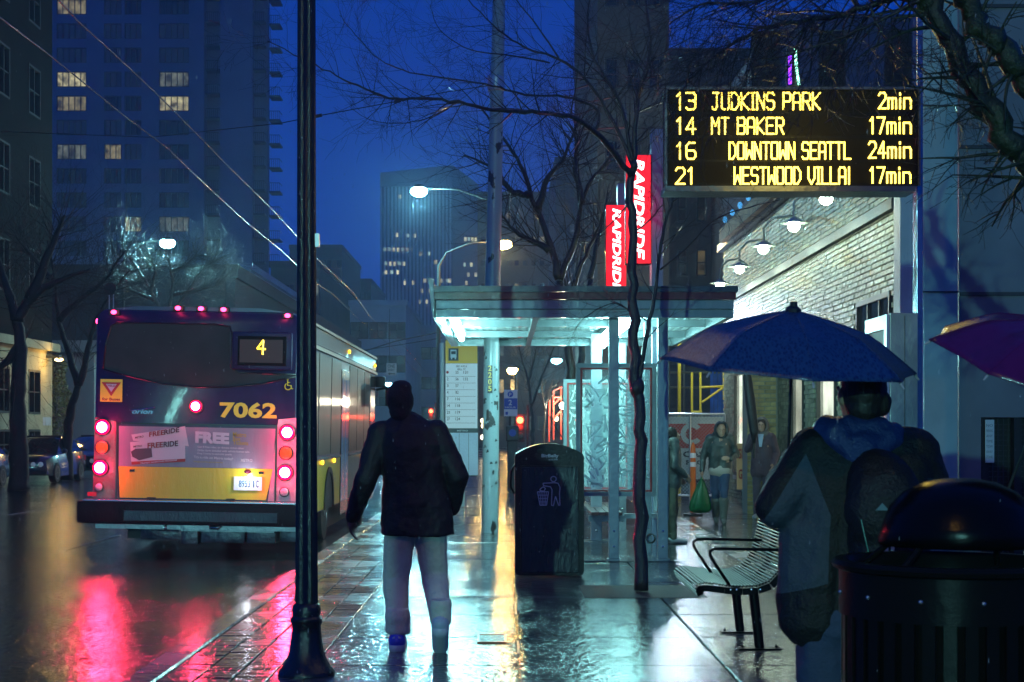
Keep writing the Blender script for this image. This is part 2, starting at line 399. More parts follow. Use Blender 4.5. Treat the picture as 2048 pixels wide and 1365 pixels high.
for ci, (a, b) in enumerate(cols):
    rects = []; mats_ = []
    for ri, (ya, yb) in enumerate(rows):
        if ya > 560: continue
        rects.append((pxx(a, D) + .01, pxx(b, D) - .01, pzz(yb, D) + .01, pzz(ya, D) - .01)); mats_.append(litmap.get((ci, ri), dark_glass if random.random() < .6 else blue_glass))
    wall_windows(tw, None, rects, ('y', D), .5, dark_metal, mats_, mull=(5 if b - a > 50 else 3, 1), fr=.07)
bcm = mat('balcony_slab', (.07, .065, .07), .8); rail = mat('balcony_rail', (.03, .03, .035), .5, .5)
for ri, (ya, yb) in enumerate(rows):
    if ya > 620: continue
    z = pzz(yb + 14, D)
    for (a, b, d) in ((410, 438, 0.2), (506, 529, .2), (534, 556, 1.6)):
        bc = MB().box(pxx(a, D), pxx(b, D), D + d - .1, D + d + 2.2, z, z + .2).build('balcony', bcm, tw)
        rb = MB(); x0 = pxx(a, D) + .05; x1 = pxx(b, D) - .05; y0 = D + d - .05
        rb.box(x0, x1, y0, y0 + .06, z + 1.1, z + 1.17); rb.box(x1 - .06, x1, y0, y0 + 2.2, z + 1.1, z + 1.17)
        k = x0
        while k < x1 + .01: rb.box(k - .02, k + .02, y0 + .01, y0 + .05, z + .2, z + 1.1); k += .22
        rb.build('railing', rail, bc)
MB().box(pxx(530, D), pxx(532.5, D), D + 1.4, D + 2.4, -.3, zs[-1]).build('wall', wm, tw)

# ---- street-side building, left, with stone base and lamp over the corner
XL = -17.0
lb = thing('stone_building', 'dark brick building with pale stone ground floor and a warm lamp at its corner', 'building', (XL - 6, 50, 0))
stone = mat('pale_stone', (.36, .32, .20), .7, bump=.4, bscale=5, var=.25, vscale=1.2)
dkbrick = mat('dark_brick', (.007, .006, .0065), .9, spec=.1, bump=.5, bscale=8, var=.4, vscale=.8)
ys = [36, 38.4, 39.6, 43.0, 44.2, 47.6, 48.8, 52.0, 53.2, 55.3, 56.7, 58.2]
b_ = MB()
for j, (z0, z1) in enumerate(((-.3, .5), (.5, 1.55), (1.55, 2.1), (2.1, 3.7), (3.7, 4.45))):
    for i in range(len(ys) - 1):
        if i % 2 == 1 and j in (1, 3): continue
        b_.box(XL - .4, XL, ys[i], ys[i + 1], z0, z1)
b_.box(XL - 9, XL - .45, 36, 58.2, -.3, 4.45); b_.build('wall', stone, lb)
MB().box(XL - 9, XL + .25, 36, 58.4, 4.45, 4.75).build('cornice', stone, lb)
b_ = MB(); zz = [4.75 + 1.2]
zl = [4.75]
while zl[-1] < 34: zl += [zl[-1] + 1.5, zl[-1] + 3.3]
for j in range(len(zl) - 1):
    for i in range(len(ys) - 1):
        if i % 2 == 1 and j % 2 == 1: continue
        b_.box(XL - .4, XL, ys[i], ys[i + 1], zl[j], zl[j + 1])
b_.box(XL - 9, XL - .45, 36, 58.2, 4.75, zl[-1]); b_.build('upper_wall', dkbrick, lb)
rects = []; mm = []
for i in (1, 3, 5, 7, 9):
    for (z0, z1) in ((.5, 1.55), (2.1, 3.7)):
        rects.append((ys[i] + .01, ys[i + 1] - .01, z0 + .01, z1 - .01)); mm.append(lit('dim_warm', (1, .75, .3), .07) if i == 9 else dark_glass)
for j in range(1, len(zl) - 1, 2):
    for i in (1, 3, 5, 7, 9):
        rects.append((ys[i] + .01, ys[i + 1] - .01, zl[j] + .01, zl[j + 1] - .01)); mm.append(blue_glass if random.random() < .4 else dark_glass)
wall_windows(lb, None, rects, ('x', XL, 1), .38, mat('stone_frame', (.03, .028, .025), .6), mm, mull=(2, 2), fr=.07)
fx = MB().box(XL + .01, XL + .5, 57.4, 57.7, 4.2, 4.3).cap((XL + .45, 57.5, 4.22), (XL + .55, 57.2, 4.2), .07, .07)
lh = fx.build('wall_lamp', mat('lamp_metal', (.1, .1, .1), .4, .8), lb)
MB().ell((XL + .5, 57.35, 4.13), (.16, .14, .06)).build('bulb', glow('sodium_glow', (1, .72, .28), 13), lh)
lamp('wall_lamp_light', lb, (XL + .75, 57.0, 3.95), WARM, 80, .12)
MB().quad((XL + .006, 57.0, 1.7), (XL + .006, 58.0, 1.7), (XL + .006, 58.0, 2.0), (XL + .006, 57.0, 2.0)).build('notice', mat('paper', (.4, .42, .45), .6), lb)

# ---- further left buildings and the grey set-back wall
def simple_building(label, x0, x1, y0, y1, z1, m, wins=None, face='y', zb=-.3, cat='building', mull=(2, 1), wm_=dark_glass, name='city_building', frm=None, parapet=True):
    r = thing(name, label, cat, ((x0 + x1) / 2, y0, 0))
    if not wins:
        MB().box(x0, x1, y0, y1, zb, z1).build('wall', m, r)
        if parapet: MB().box(x0 - .2, x1 + .2, y0 - .2, y1, z1, z1 + .5).build('parapet', m, r)
        return r
    (w0, wn, ww), (h0, hn, hh) = wins   # start, count, width ; gaps even
    a0, a1 = (x0, x1) if face == 'y' else (y0, y1)
    A = [a0]; g = (a1 - a0 - wn * ww) / (wn + 1)
    for i in range(wn): A += [a0 + g * (i + 1) + ww * i, a0 + (g + ww) * (i + 1)]
    A.append(a1); Z = [zb]; gz = (z1 - h0 - hn * hh) / (hn)
    for j in range(hn): Z += [h0 + (gz + hh) * j, h0 + (gz + hh) * j + hh]
    Z.append(z1); mb = MB(); rects = []
    for i in range(len(A) - 1):
        for j in range(len(Z) - 1):
            if i % 2 and j % 2: rects.append((A[i] + .01, A[i + 1] - .01, Z[j] + .01, Z[j + 1] - .01)); continue
            if face == 'y': mb.box(A[i], A[i + 1], y0, y0 + .4, Z[j], Z[j + 1])
            else: mb.box(x1 - .4, x1, A[i], A[i + 1], Z[j], Z[j + 1])
    if face == 'y': mb.box(x0, x1, y0 + .45, y1, zb, z1)
    else: mb.box(x0, x1 - .45, y0, y1, zb, z1)
    mb.build('wall', m, r)
    if parapet: MB().box(x0 - .15, x1 + .15, y0 - .15, y1 + .1, z1, z1 + .6).build('parapet', m, r)
    pm_ = [(random.choice(wm_) if isinstance(wm_, list) else wm_) for _ in rects]
    wall_windows(r, None, rects, ('y', y0) if face == 'y' else ('x', x1, 1), .35, frm or dark_metal, pm_, mull=mull, fr=.09)
    return r
greyw = mat('grey_render', (.22, .21, .22), .8, bump=.3, bscale=2, var=.2, vscale=.4)
bluew = mat('pale_blue_render', (.30, .33, .42), .8, bump=.2, bscale=2, var=.2, vscale=.3)
brownw = mat('brown_brick', (.055, .042, .038), .85, bump=.4, bscale=3, var=.4, vscale=.5)
navyw = mat('dark_facade', (.035, .038, .05), .8, bump=.3, bscale=2, var=.3, vscale=.3)
simple_building('plain grey wall of a low building behind the forked street tree', pxx(112, 66), pxx(188, 66), 66, 80, pzz(705, 66), greyw, ((0, 1, .01), (2, 1, .01)) and None)
simple_building('pale blue block lit by the street lamp at the foot of the apartment tower', pxx(425, 120), pxx(500, 120), 120, 150, pzz(540, 120), bluew)
r = simple_building('low pale block with a tall recessed opening beside the blue block', pxx(500, 128), pxx(541, 128), 120, 150, pzz(585, 128), bluew)
simple_building('stepped brown building rising behind the black lamppost', pxx(541, 150), pxx(640, 150), 150, 190, pzz(535, 150), brownw, ((0, 4, 1.1), (3, 5, 1.3)), wm_=[dark_glass, dark_glass, dark_glass, L3])
simple_building('grey stepped tower top showing between lamppost and sky', pxx(580, 230), pxx(683, 230), 230, 260, pzz(498, 230), navyw, ((0, 5, 1.6), (5, 8, 1.4)), wm_=[dark_glass, dark_glass, blue_glass])
lbk = simple_building('long dark building beyond the bus with its side along the street', -24, -9.9 - 2.3, 70, 130, 8.4, navyw, ((0, 9, 2.2), (2.2, 2, 1.5)), face='x', mull=(2, 1))
simple_building('small navy building with a lit window left of the striped tower', pxx(690, 260), pxx(742, 260), 260, 290, pzz(565, 260), navyw, ((0, 3, 1.2), (6, 7, 1.4)), wm_=[dark_glass, dark_glass, L3])
simple_building('pale six storey building with paired windows below the striped tower', pxx(700, 170), pxx(812, 170), 170, 200, pzz(612, 170), bluew, ((0, 3, 2.0), (4.2, 3, 1.9)), mull=(2, 2))
simple_building('hazy blue building low in the street beyond the pale one', pxx(800, 200), pxx(905, 200), 200, 230, pzz(660, 200), bluew, ((0, 5, 1.3), (3, 3, 1.6)), mull=(1, 2))
# ---- striped office tower
D = 400.0
ot = thing('office_tower', 'striped dark office tower with rows of small lit windows, left of the utility pole', 'building', (pxx(830, D), D, 0))
MB().box(pxx(760, D), pxx(905, D), D + 1, D + 40, -.3, pzz(373, D)).build('core', mat('tower_dark', (.02, .024, .034), .6), ot)
MB().prism([(pxx(760, D), D + .5, pzz(345, D)), (pxx(905, D), D + .5, pzz(330, D)), (pxx(905, D), D + .5, pzz(372, D)), (pxx(760, D), D + .5, pzz(373, D))], (0, 39, 0)).build('crown_panel', mat('tower_panel', (.10, .12, .17), .7), ot)
MB().prism([(pxx(905, D), D, pzz(330, D)), (pxx(955, D), D + 14, pzz(352, D)), (pxx(955, D), D + 14, -1), (pxx(905, D), D, -1)], (0, 30, 0)).build('wing', mat('tower_wing', (.05, .05, .07), .7), ot)
fin = block_mesh('fin', .45, 1.0, pzz(374, D), 0); fin.materials.append(mat('fin_stone', (.26, .31, .40), .7))
k = 762
while k < 905: put('fin', fin, ot, (pxx(k, D), D + .45, pzz(374, D))); k += 7.3
lw = bpy.data.meshes.new('window'); 
def unit_box_mesh(name, dx, dy, dz, m):
    me = block_mesh(name, dx, dy, dz, 0); me.materials.append(m); return me
TL = lit('office_light', (1, .93, .55), 1.0, .2); TC_ = lit('office_cool', (.7, 1, .85), .8, .2)
wmesh = [unit_box_mesh('window', 5.0 * D / F, .3, 8 * D / F, TL), unit_box_mesh('window', 5.0 * D / F, .3, 7 * D / F, TC_)]
for (x0, x1, y, st, pr) in ((766, 824, 500, 9, 1), (768, 812, 528, 9, .9), (790, 800, 470, 8, .6), (812, 826, 472, 14, 1), (812, 880, 383, 9, .8), (796, 799, 394, 9, 1), (838, 862, 508, 16, 1),
                           (768, 800, 545, 12, .6), (846, 905, 562, 15, 1), (806, 860, 566, 17, .5), (880, 960, 562, 16, .8), (905, 960, 473, 7, .8), (868, 950, 525, 14, .6), (840, 860, 582, 16, .9), (872, 950, 545, 15, .35), (836, 850, 604, 14, .6)):
    k = x0
    while k <= x1:
        if random.random() < pr: put('window', random.choice(wmesh), ot, (pxx(k + 3.6, D), D + (.1 if k < 900 else 6), pzz(y - 4, D)))
        k += st
# ---- brown blocks behind the trees
simple_building('brown office block with scattered lights behind the utility pole', pxx(955, 230), pxx(1112, 230), 230, 260, pzz(392, 230), brownw, ((0, 9, .8), (12, 7, 1.0)), wm_=[dark_glass] * 5 + [L1], mull=(1, 1))
simple_building('grey slab building with flat top behind the bare trees', pxx(1112, 180), pxx(1200, 180), 180, 210, pzz(325, 180), navyw, ((0, 4, .9), (8, 6, 1.1)), wm_=[dark_glass] * 5 + [L3], mull=(1, 1))
simple_building('very tall dark brown building rising out of the picture behind the red signs', pxx(1195, 75), pxx(1338, 75), 75, 100, 34, brownw, ((0, 3, .7), (6, 7, 1.6)), mull=(1, 2))
simple_building('dark tall building behind the arrivals display', pxx(1338, 84), pxx(1545, 84), 84, 110, pzz(120, 84), brownw, ((0, 5, .6), (4, 6, 1.5)), mull=(1, 2), wm_=[dark_glass] * 6 + [lit('dim_warm', (1, .75, .3), .07)])
simple_building('blue grey windowless building above the arrivals display', pxx(1560, 60), pxx(1900, 60), 60, 80, pzz(62, 60), mat('blue_facade', (.11, .12, .16), .8, bump=.2, bscale=1, var=.25, vscale=.3), ((0, 3, 3.6), (9, 2, 1.5)), mull=(4, 1))
simple_building('dark brick buildings closing the street beyond the shelter', pxx(955, 140), pxx(1128, 140), 140, 160, pzz(640, 140), brownw, ((0, 6, .8), (1.5, 3, 1.4)), wm_=[dark_glass] * 3 + [lit('dim_warm', (1, .75, .3), .07)], mull=(1, 1))
# small far windows glowing low in the street
ns = thing('neon_sign', 'thin vertical purple and green neon sign above the arrivals display', 'sign', P(1587, 130, 40))
MB().box(P(1575, 0, 40).x, P(1600, 0, 40).x, 40.1, 40.3, pzz(172, 40), pzz(92, 40)).build('backing', mat('black_paint', (.01, .01, .012), .4), ns)
MB().tube([P(1580, 168, 40), P(1580, 112, 40)], .045).build('purple_tube', glow('neon_purple', (.25, .03, 1), 4), ns)
MB().tube([P(1591, 98, 40), P(1593, 140, 40), P(1598, 170, 40)], .035).build('green_tube', glow('neon_green', (.35, 1, .7), 4), ns)

# ---- brick building on the right with gooseneck lamps
XW = 4.95
bb = thing('brick_building', 'pale brick shop building washed by a row of gooseneck lamps on the right', 'building', (XW + 3, 27, 0))
mortar = mat('mortar', (.20, .21, .17), .75, bump=.3, bscale=30)
op = [(19.9, 21.8, 2.3, 3.3), (23.2, 24.6, .55, 2.7), (25.7, 26.9, .25, 2.9), (31.4, 33.4, .55, 2.75)]   # openings y0,y1,z0,z1
def inop(y, z): return any(a - .02 < y < b + .02 and c - .01 < z < d + .01 for a, b, c, d in op)
Ys = sorted({19.5, 35.2, *[v for o_ in op for v in o_[:2]]}); Zs = sorted({-.3, 5.6, *[v for o_ in op for v in o_[2:]]})
wmb = MB()
for i in range(len(Ys) - 1):
    for j in range(len(Zs) - 1):
        cyy = (Ys[i] + Ys[i + 1]) / 2; cz = (Zs[j] + Zs[j + 1]) / 2
        if not any(a < cyy < b and c < cz < d for a, b, c, d in op): wmb.box(XW + .03, XW + .3, Ys[i], Ys[i + 1], Zs[j], Zs[j + 1])
wmb.box(XW + 1.4, XW + 8, 19.5, 35.2, -.3, 5.55); wmb.build('wall', mortar, bb)
def brickmat(name, c):
    m = mat(name, c, .5, bump=.6, bscale=25, var=.35, vscale=8, coat=.25); n = m.node_tree.nodes; l = m.node_tree.links
    b = n['Principled BSDF']; src = b.inputs['Base Color'].links[0].from_socket
    g = n.new('ShaderNodeNewGeometry'); hs = n.new('ShaderNodeHueSaturation'); mr = n.new('ShaderNodeMapRange')
    mr.inputs[3].default_value = .6; mr.inputs[4].default_value = 1.25
    l.new(g.outputs['Random Per Island'], mr.inputs[0]); oi = n.new('ShaderNodeObjectInfo'); mth = n.new('ShaderNodeMath'); mth.operation = 'ADD'
    l.new(g.outputs['Random Per Island'], mth.inputs[0]); l.new(oi.outputs['Random'], mth.inputs[1])
    fr_ = n.new('ShaderNodeMath'); fr_.operation = 'FRACT'; l.new(mth.outputs[0], fr_.inputs[0]); l.new(fr_.outputs[0], mr.inputs[0])
    l.new(mr.outputs[0], hs.inputs['Value']); l.new(src, hs.inputs['Color']); l.new(hs.outputs[0], b.inputs['Base Color']); return m
brick = brickmat('painted_brick', (.23, .25, .15))
brm = block_mesh('brick', .045, .200, .064, .004); brm.materials.append(brick)
cand = []; cz = 0.0; row = 0
while cz < 5.5:
    yy = 19.62 + (.105 if row % 2 else 0)
    while yy < 35.1:
        if not (inop(yy - .1, cz + .032) or inop(yy + .1, cz + .032) or inop(yy, cz + .06)) and not (4.28 < cz < 4.47): cand.append((yy, cz + .064))
        yy += .211
    cz += .075; row += 1
seen = sorted([c for c in cand if 3.15 < c[1] < 4.3 and c[0] < 24.5], key=lambda c: c[0])[:230]; ss = set(seen)
for yy, z in seen: put('brick', brm, bb, (XW + .012 + random.uniform(-.003, .003), yy, z), 0, .012)
rest = MB()
for c_ in cand:
    if c_ in ss: continue
    yy, z = c_; j = random.uniform(-.004, .004); rest.box(XW - .01 + j, XW + .035, yy - .1, yy + .1, z - .064, z)
rest.build('bricks', brick, bb, kind='stuff', recalc=False)
MB().box(XW - .09, XW + .04, 19.5, 35.2, 4.30, 4.44).build('ledge', mat('dark_ledge', (.05, .05, .045), .5, bump=.3), bb)
MB().box(XW - .12, XW + .3, 19.5, 35.3, 5.56, 5.72).build('coping', mat('coping_metal', (.12, .13, .14), .35, .6), bb)
MB().box(XW - .06, XW + .3, 19.18, 19.5, -.3, 5.6).build('corner_pilaster', mat('white_render', (.62, .66, .62), .6, bump=.2, bscale=14, var=.12, vscale=2), bb)
# opening reveals, windows, displays
shop = lit('shop_light', (.93, 1, .80), 1.8, .9)
shop2 = lit('shop_light_soft', (.95, 1, .78), .8, .9)
wfm = mat('shop_frame', (.05, .055, .05), .4, .4)
for k, (a, b, c, d) in enumerate(op):
    f_ = MB()
    f_.box(XW - .02, XW + .08, a, b, d - .07, d); f_.box(XW - .02, XW + .08, a, b, c, c + .08)
    f_.box(XW - .02, XW + .08, a, a + .06, c + .08, d - .07); f_.box(XW - .02, XW + .08, b - .06, b, c + .08, d - .07)
    if k == 0:
        for yy in (20.5, 21.15): f_.box(XW - .01, XW + .07, yy - .03, yy + .03, c + .08, d - .07)
    wn = f_.build('window', wfm, bb)
    MB().box(XW + .02, XW + .03, a + .06, b - .06, c + .08, d - .07).build('pane', mat('clear_glass', (.8, .9, .9), .03, trans=1, ior=1.1, alpha=.35) if k else mat('sky_glass', (.02, .03, .045), .08, spec=1), wn)
    MB().box(XW + .10, XW + .15, a + .002, b - .002, c + .002, d - .002).build('display_wall', (shop if k in (1, 3) else shop2) if k else dark_glass, wn)
    st_ = MB().box(XW - .03, XW + .1, a - .08, b + .08, c - .08, c).build('sill', mat('stone_sill', (.3, .31, .28), .5, bump=.2), bb)
pw = MB().quad((XW + .09, 32.0, 1.5), (XW + .09, 32.8, 1.5), (XW + .09, 32.8, 2.45), (XW + .09, 32.0, 2.45)).build('poster', glow('poster_yellow', (.9, .85, .1), .5), bb)
pr = MB()
for z in (1.6, 1.85, 2.1, 2.3): pr.box(XW + .075, XW + .085, 32.1, 32.4, z, z + .12)
pr.build('poster_print', glow('poster_red', (.9, .12, .06), .5), bb)
# projecting pier facing the camera with its own bricks
pier = MB().box(4.38, XW - .02, 28.03, 28.6, -.3, 3.3).build('pier', mortar, bb)
yb = brickmat('tan_brick', (.34, .26, .10)); ybm = block_mesh('brick', .20, .045, .064, .004); ybm.materials.append(yb)
hb = block_mesh('brick', .09, .045, .064, .004); hb.materials.append(yb); rest = MB(); z = .0; row = 0
while z < 3.2:
    xs_ = [4.48, 4.69] if row % 2 == 0 else [4.585, 4.80]
    if z > 1.25 and z < 2.6:
        for x_ in xs_: put('brick', ybm, pier, (x_, 28.025, z + .064), 0, .008)
        put('brick', hb, pier, (4.425 if row % 2 else 4.845, 28.025, z + .064), 0, .008)
    else:
        for x_ in xs_: rest.box(x_ - .1, x_ + .1, 28.0, 28.04, z, z + .064)
        h = 4.425 if row % 2 else 4.845; rest.box(h - .045, h + .045, 28.0, 28.04, z, z + .064)
    z += .075; row += 1
rest.build('bricks', yb, pier, kind='stuff')
# lower poster panels by the doorway
pp = MB().box(4.55, 4.93, 30.4, 30.45, .35, 1.25).build('notice_panel', glow('ochre_panel', (.55, .5, .25), .15), bb)
tx = MB()
put_text(tx, 'SHIRT', (4.58, 30.39, .95), (.32, 0, 0), (0, 0, .2), .03); put_text(tx, 'GIANT', (4.58, 30.39, .55), (.32, 0, 0), (0, 0, .2), .03)
tx.build('panel_lettering', mat('dark_red_print', (.25, .03, .03), .6), pp)
# gooseneck lamps
glm = mat('lamp_enamel', (.35, .40, .36), .35, .3)
LD = [20.0, 22.7, 25.5, 28.5, 31.6]; LP = [(1652, 391), (1588, 447), (1527, 493), (1479, 534), (1440, 567)]
for (px, py), d in zip(LP, LD):
    c = P(px, py, d)
    g = MB().tube([(XW + .02, d, c.z + .35), (XW - .2, d, c.z + .5), (c.x + .15, d, c.z + .46), (c.x, d, c.z + .3), (c.x, d, c.z + .05)], .018, 6)
    g.lathe((c.x, d, c.z), [(.04, .08), (.06, .055), (.21, 0), (.195, -.005)], 20, close=True)
    go = g.build('gooseneck_lamp', glm, bb, smooth='auto')
    MB().ell((c.x, d, c.z - .05), (.085, .085, .075)).build('bulb', glow('mint_bulb', (.80, 1, .82), 90), go)
    lamp('gooseneck_light', bb, (c.x, d, c.z - .16), MINT, 12.5, .09)
# string of small blue lights and orange tarp along the parapet
MB().box(XW - .25, XW - .13, 24, 34, 5.62, 5.9).build('parapet_tarp', mat('orange_tarp', (.25, .12, .05), .7, bump=.6, bscale=6, var=.4), bb)
for i in range(9): MB().ell((XW - .28, 24.5 + i * 1.05, 5.98), (.05, .08, .07), seg=8, rings=6).build('string_light', glow('blue_bulb', (.1, .5, 1), .9), bb)

# ---- right near wall with column and mesh door
nw = thing('concrete_building', 'plain blue grey concrete wall filling the right edge, with a mesh door low down', 'building', (5.4, 13.2, 0))
cm = mat('teal_concrete', (.17, .19, .21), .6, bump=.3, bscale=9, var=.3, vscale=1.3, coat=.15)
Dw = 13.2; xa = pxx(1918, Dw); xb = pxx(1962, Dw); zt = pzz(835, Dw)
MB().box(xa, xb, Dw, Dw + .35, -.3, 6.2).box(xb, 9.3, Dw, Dw + .35, zt, 6.2).build('wall', cm, nw)
for z in (2.65, 3.9, 5.1): MB().box(xa, 9.3, Dw - .02, Dw - .002, z, z + .03).build('joint_strip', mat('joint_dark', (.05, .055, .06), .7), nw)
door = MB().box(xb, 9.3, Dw + .15, Dw + .2, -.3, zt - .003).build('mesh_door', mat('door_dark', (.02, .022, .025), .5, .4), nw)
g = MB()
k = xb
while k < 6: g.box(k, k + .006, Dw + .12, Dw + .13, 0, zt - .01); k += .045
z = 0.02
while z < zt - .02: g.box(xb, 6, Dw + .13, Dw + .14, z, z + .006); z += .045
g.build('mesh', mat('mesh_wire', (.06, .065, .07), .4, .6), door, kind='stuff')
for xx in (xb + .01, pxx(2030, Dw)): MB().box(xx, xx + .06, Dw + .02, Dw + .12, -.02, zt - .004).build('door_frame', mat('door_dark', (.02, .022, .025), .5, .4), door)
c0 = P(1971, 958, Dw - .0); sg = thing('notice_plate', 'narrow white notice with small print on the dark mesh door', 'sign', (c0.x, Dw, c0.z))
MB().box(pxx(1970, Dw), pxx(1988, Dw), Dw - .01, Dw + .0, pzz(926, Dw), pzz(840, Dw), bev=.004).build('plate', mat('plate_white', (.55, .6, .62), .35), sg)
tx = MB(); yy = 848
for ln in ('NO', 'PARKING', 'ANY', 'TIME', 'TOW', 'AWAY', 'ZONE'):
    put_text(tx, ln, P(1972.5, yy + 6, Dw - .013), (pxx(1985.5, Dw) - pxx(1972.5, Dw), 0, 0), (0, 0, .022)); yy += 10.5
tx.build('print', mat('print_grey', (.12, .16, .2), .6), sg)
cl = thing('concrete_column', 'teal lit square column beside the arrivals display, catching an umbrella shadow', 'column', (pxx(1878, 12.9), 12.9, 0))
MB().box(pxx(1846, 12.9), pxx(1916, 12.9), 12.9, 13.19, 0, 6.2, bev=.012).build('shaft', mat('column_render', (.34, .44, .42), .55, bump=.35, bscale=7, var=.3, vscale=1.6, coat=.2), cl)
for z in (1.02, 2.65, 4.2): MB().box(pxx(1845, 12.9), pxx(1917, 12.9), 12.89, 13.19, z, z + .012).build('joint', mat('joint_dark', (.05, .055, .06), .7), cl)
# ================================================================== STREET FURNITURE
blackp = mat('black_gloss_paint', (.006, .005, .005), .25, 0, bump=.35, bscale=40, coat=.25, var=.3, vscale=12)
# ---- fluted lamppost
D = 9.55; bx_, by_ = (pxx(613, D)), D
lp = thing('lamppost', 'glossy black fluted lamppost on a flared base at the kerb in front of the bus', 'lamppost', (bx_, by_, 0))
m = MB(); seg = 48; k0 = 0
def flute_ring(r, z, amp): return [Vector((bx_ + (r - amp * (0.5 - .5 * math.cos(12 * a))) * math.cos(a), by_ + (r - amp * (0.5 - .5 * math.cos(12 * a))) * math.sin(a), z)) for a in [2 * math.pi * j / seg for j in range(seg)]]
rings = [flute_ring(.071, .42, .010), flute_ring(.060, 2.2, .009), flute_ring(.054, 5.2, .008)]
for r_ in rings: m.v += r_
for i in range(2):
    for j in range(seg): a = i * seg + j; b = i * seg + (j + 1) % seg; m.f.append([a, b, b + seg, a + seg])
m.build('shaft', blackp, lp, smooth='auto')
MB().lathe((bx_, by_, 0), [(.175, 0), (.175, .02), (.16, .04), (.15, .05), (.125, .09), (.105, .15), (.093, .24), (.088, .30), (.098, .32), (.098, .345), (.085, .36), (.09, .40), (.082, .43), (.07, .44)], 32).build('base', blackp, lp, smooth='auto')
cp = MB()
cp.lathe((bx_, by_, 5.1), [(.07, 0), (.09, .04), (.075, .1), (.11, .2), (.13, .26)], 20); cp.build('collar', blackp, lp, smooth=True)
MB().ell((bx_, by_, 5.62), (.2, .2, .25)).build('globe', glow('globe_warm', (1, .72, .30), 16), lp, smooth=True)
lamp('globe_light', lp, (bx_, by_, 5.6), WARM, 420, .2)
MB().box(bx_ + .06, bx_ + .085, by_ - .06, by_ - .02, P(0, 668, D).z + .53, P(0, 655, D).z + .57).build('clip', mat('galvanised', (.4, .42, .44), .35, .7, bump=.2, bscale=30), lp)

# ---- utility pole with number plate
D = 22.9; ux, uy = pxx(980, D), D
up = thing('utility_pole', 'tall blue grey steel utility pole with peeling paint and yellow numbers 2205', 'pole', (ux, uy, 0))
def peel(name, c1, c2, sc_=6, th=.62):
    m = mat(name, c1, .35, 0, bump=.25, bscale=20, coat=.4); n = m.node_tree.nodes; l = m.node_tree.links; b = n['Principled BSDF']
    tc = n.new('ShaderNodeTexCoord'); t = n.new('ShaderNodeTexNoise'); t.inputs['Scale'].default_value = sc_; t.inputs['Detail'].default_value = 6
    mp = n.new('ShaderNodeMapping'); mp.inputs['Scale'].default_value = (1, 1, .55); l.new(tc.outputs['Object'], mp.inputs[0]); l.new(mp.outputs[0], t.inputs['Vector'])
    r = n.new('ShaderNodeMapRange'); r.inputs[1].default_value = th; r.inputs[2].default_value = th + .02; l.new(t.outputs[0], r.inputs[0])
    x = n.new('ShaderNodeMixRGB'); x.inputs[1].default_value = (*c1, 1); x.inputs[2].default_value = (*c2, 1); l.new(r.outputs[0], x.inputs[0]); l.new(x.outputs[0], b.inputs['Base Color']); return m
pole_m = peel('peeling_paint', (.24, .30, .33), (.03, .025, .025), 5.5, .60)
MB().tube([(ux, uy, 0), (ux + .03, uy, 3.2), (ux + .17, uy, 9.5)], [.125, .115, .085], 24).build('shaft', pole_m, up, smooth='auto')
zc = P(0, 170, D).z; MB().lathe((ux + .09, uy, zc - .1), [(.11, 0), (.125, .02), (.125, .2), (.11, .22)], 20).build('collar', mat('galvanised', (.4, .42, .44), .35, .7), up)
npl = MB().box(ux - .035, ux + .035, uy - .135, uy - .12, P(0, 787, D).z, P(0, 732, D).z).build('number_plate', mat('black_paint', (.01, .01, .012), .4), up)
tx = MB()
for i, ch in enumerate('2205'): put_text(tx, ch, (ux - .025, uy - .139, P(0, 743 + 13.5 * i, D).z), (.05, 0, 0), (0, 0, .08), .02)
tx.build('numbers', glow('number_yellow', (.85, .65, .02), .25), npl)
sh = MB()
for _ in range(22):
    z = random.uniform(.6, 2.6); a = random.uniform(-2.4, -.7); r = .126
    c = Vector((ux + math.cos(a) * r + .02, uy + math.sin(a) * r, z)); t = Vector((-math.sin(a), math.cos(a), 0)); s_ = random.uniform(.015, .04)
    sh.add([c - t * s_ + Vector((0, 0, -s_ * .4)), c + t * s_ * random.uniform(.3, 1), c + Vector((0, 0, s_ * random.uniform(.5, 1.4))), c - t * s_ * .5 + Vector((0, 0, s_))], [[0, 1, 2, 3]])
sh.build('torn_sticker', mat('sticker_scrap', (.03, .03, .035), .5), up, kind='stuff')

# ---- far street lamps
def street_lamp(label, px, py, D, arm, col, power, es, polepx=None, head=(.34, .24, .19), group=None, polem=None):
    c = P(px, py, D); hx = c.x + arm; t = thing('street_lamp', label, 'street lamp', (hx, D, 0), group)
    pm__ = polem or mat('galvanised_dark', (.015, .016, .018), .6, 0)
    MB().tube([(hx, D, -.1), (hx, D, c.z - .9), (hx - arm * .12, D, c.z - .35), (hx - arm * .5, D, c.z + .05), (c.x, D, c.z + .10)], [.10, .07, .035, .03, .028], 10).build('pole', pm__, t, smooth=True)
    hd = MB().ell((c.x, D, c.z + head[2] * .75), (head[0] * .7, head[1] * .8, head[2] * .5)).build('lamp_head', pm__, t, smooth=True)
    MB().ell((c.x, D, c.z - .03), head).build('lens', glow('lens_%s_%d' % ('c' if col == CYAN else 'w', es), col, es), hd, smooth=True)
    lamp('lamp_light', t, (c.x, D, c.z - .28), col, power, .15); return t
street_lamp('street lamp with a brilliant cyan head in front of the striped tower', 838, 382, 60, 3.0, CYAN, 6000, 120, head=(.33, .24, .2))
street_lamp('street lamp glowing cyan among bare branches left of the bus roof', 335, 486, 70, -2.0, CYAN, 3000, 110, head=(.36, .26, .22))
street_lamp('warm yellow street lamp showing beside the utility pole', 1007, 488, 62, -2.6, WARM, 2000, 110)
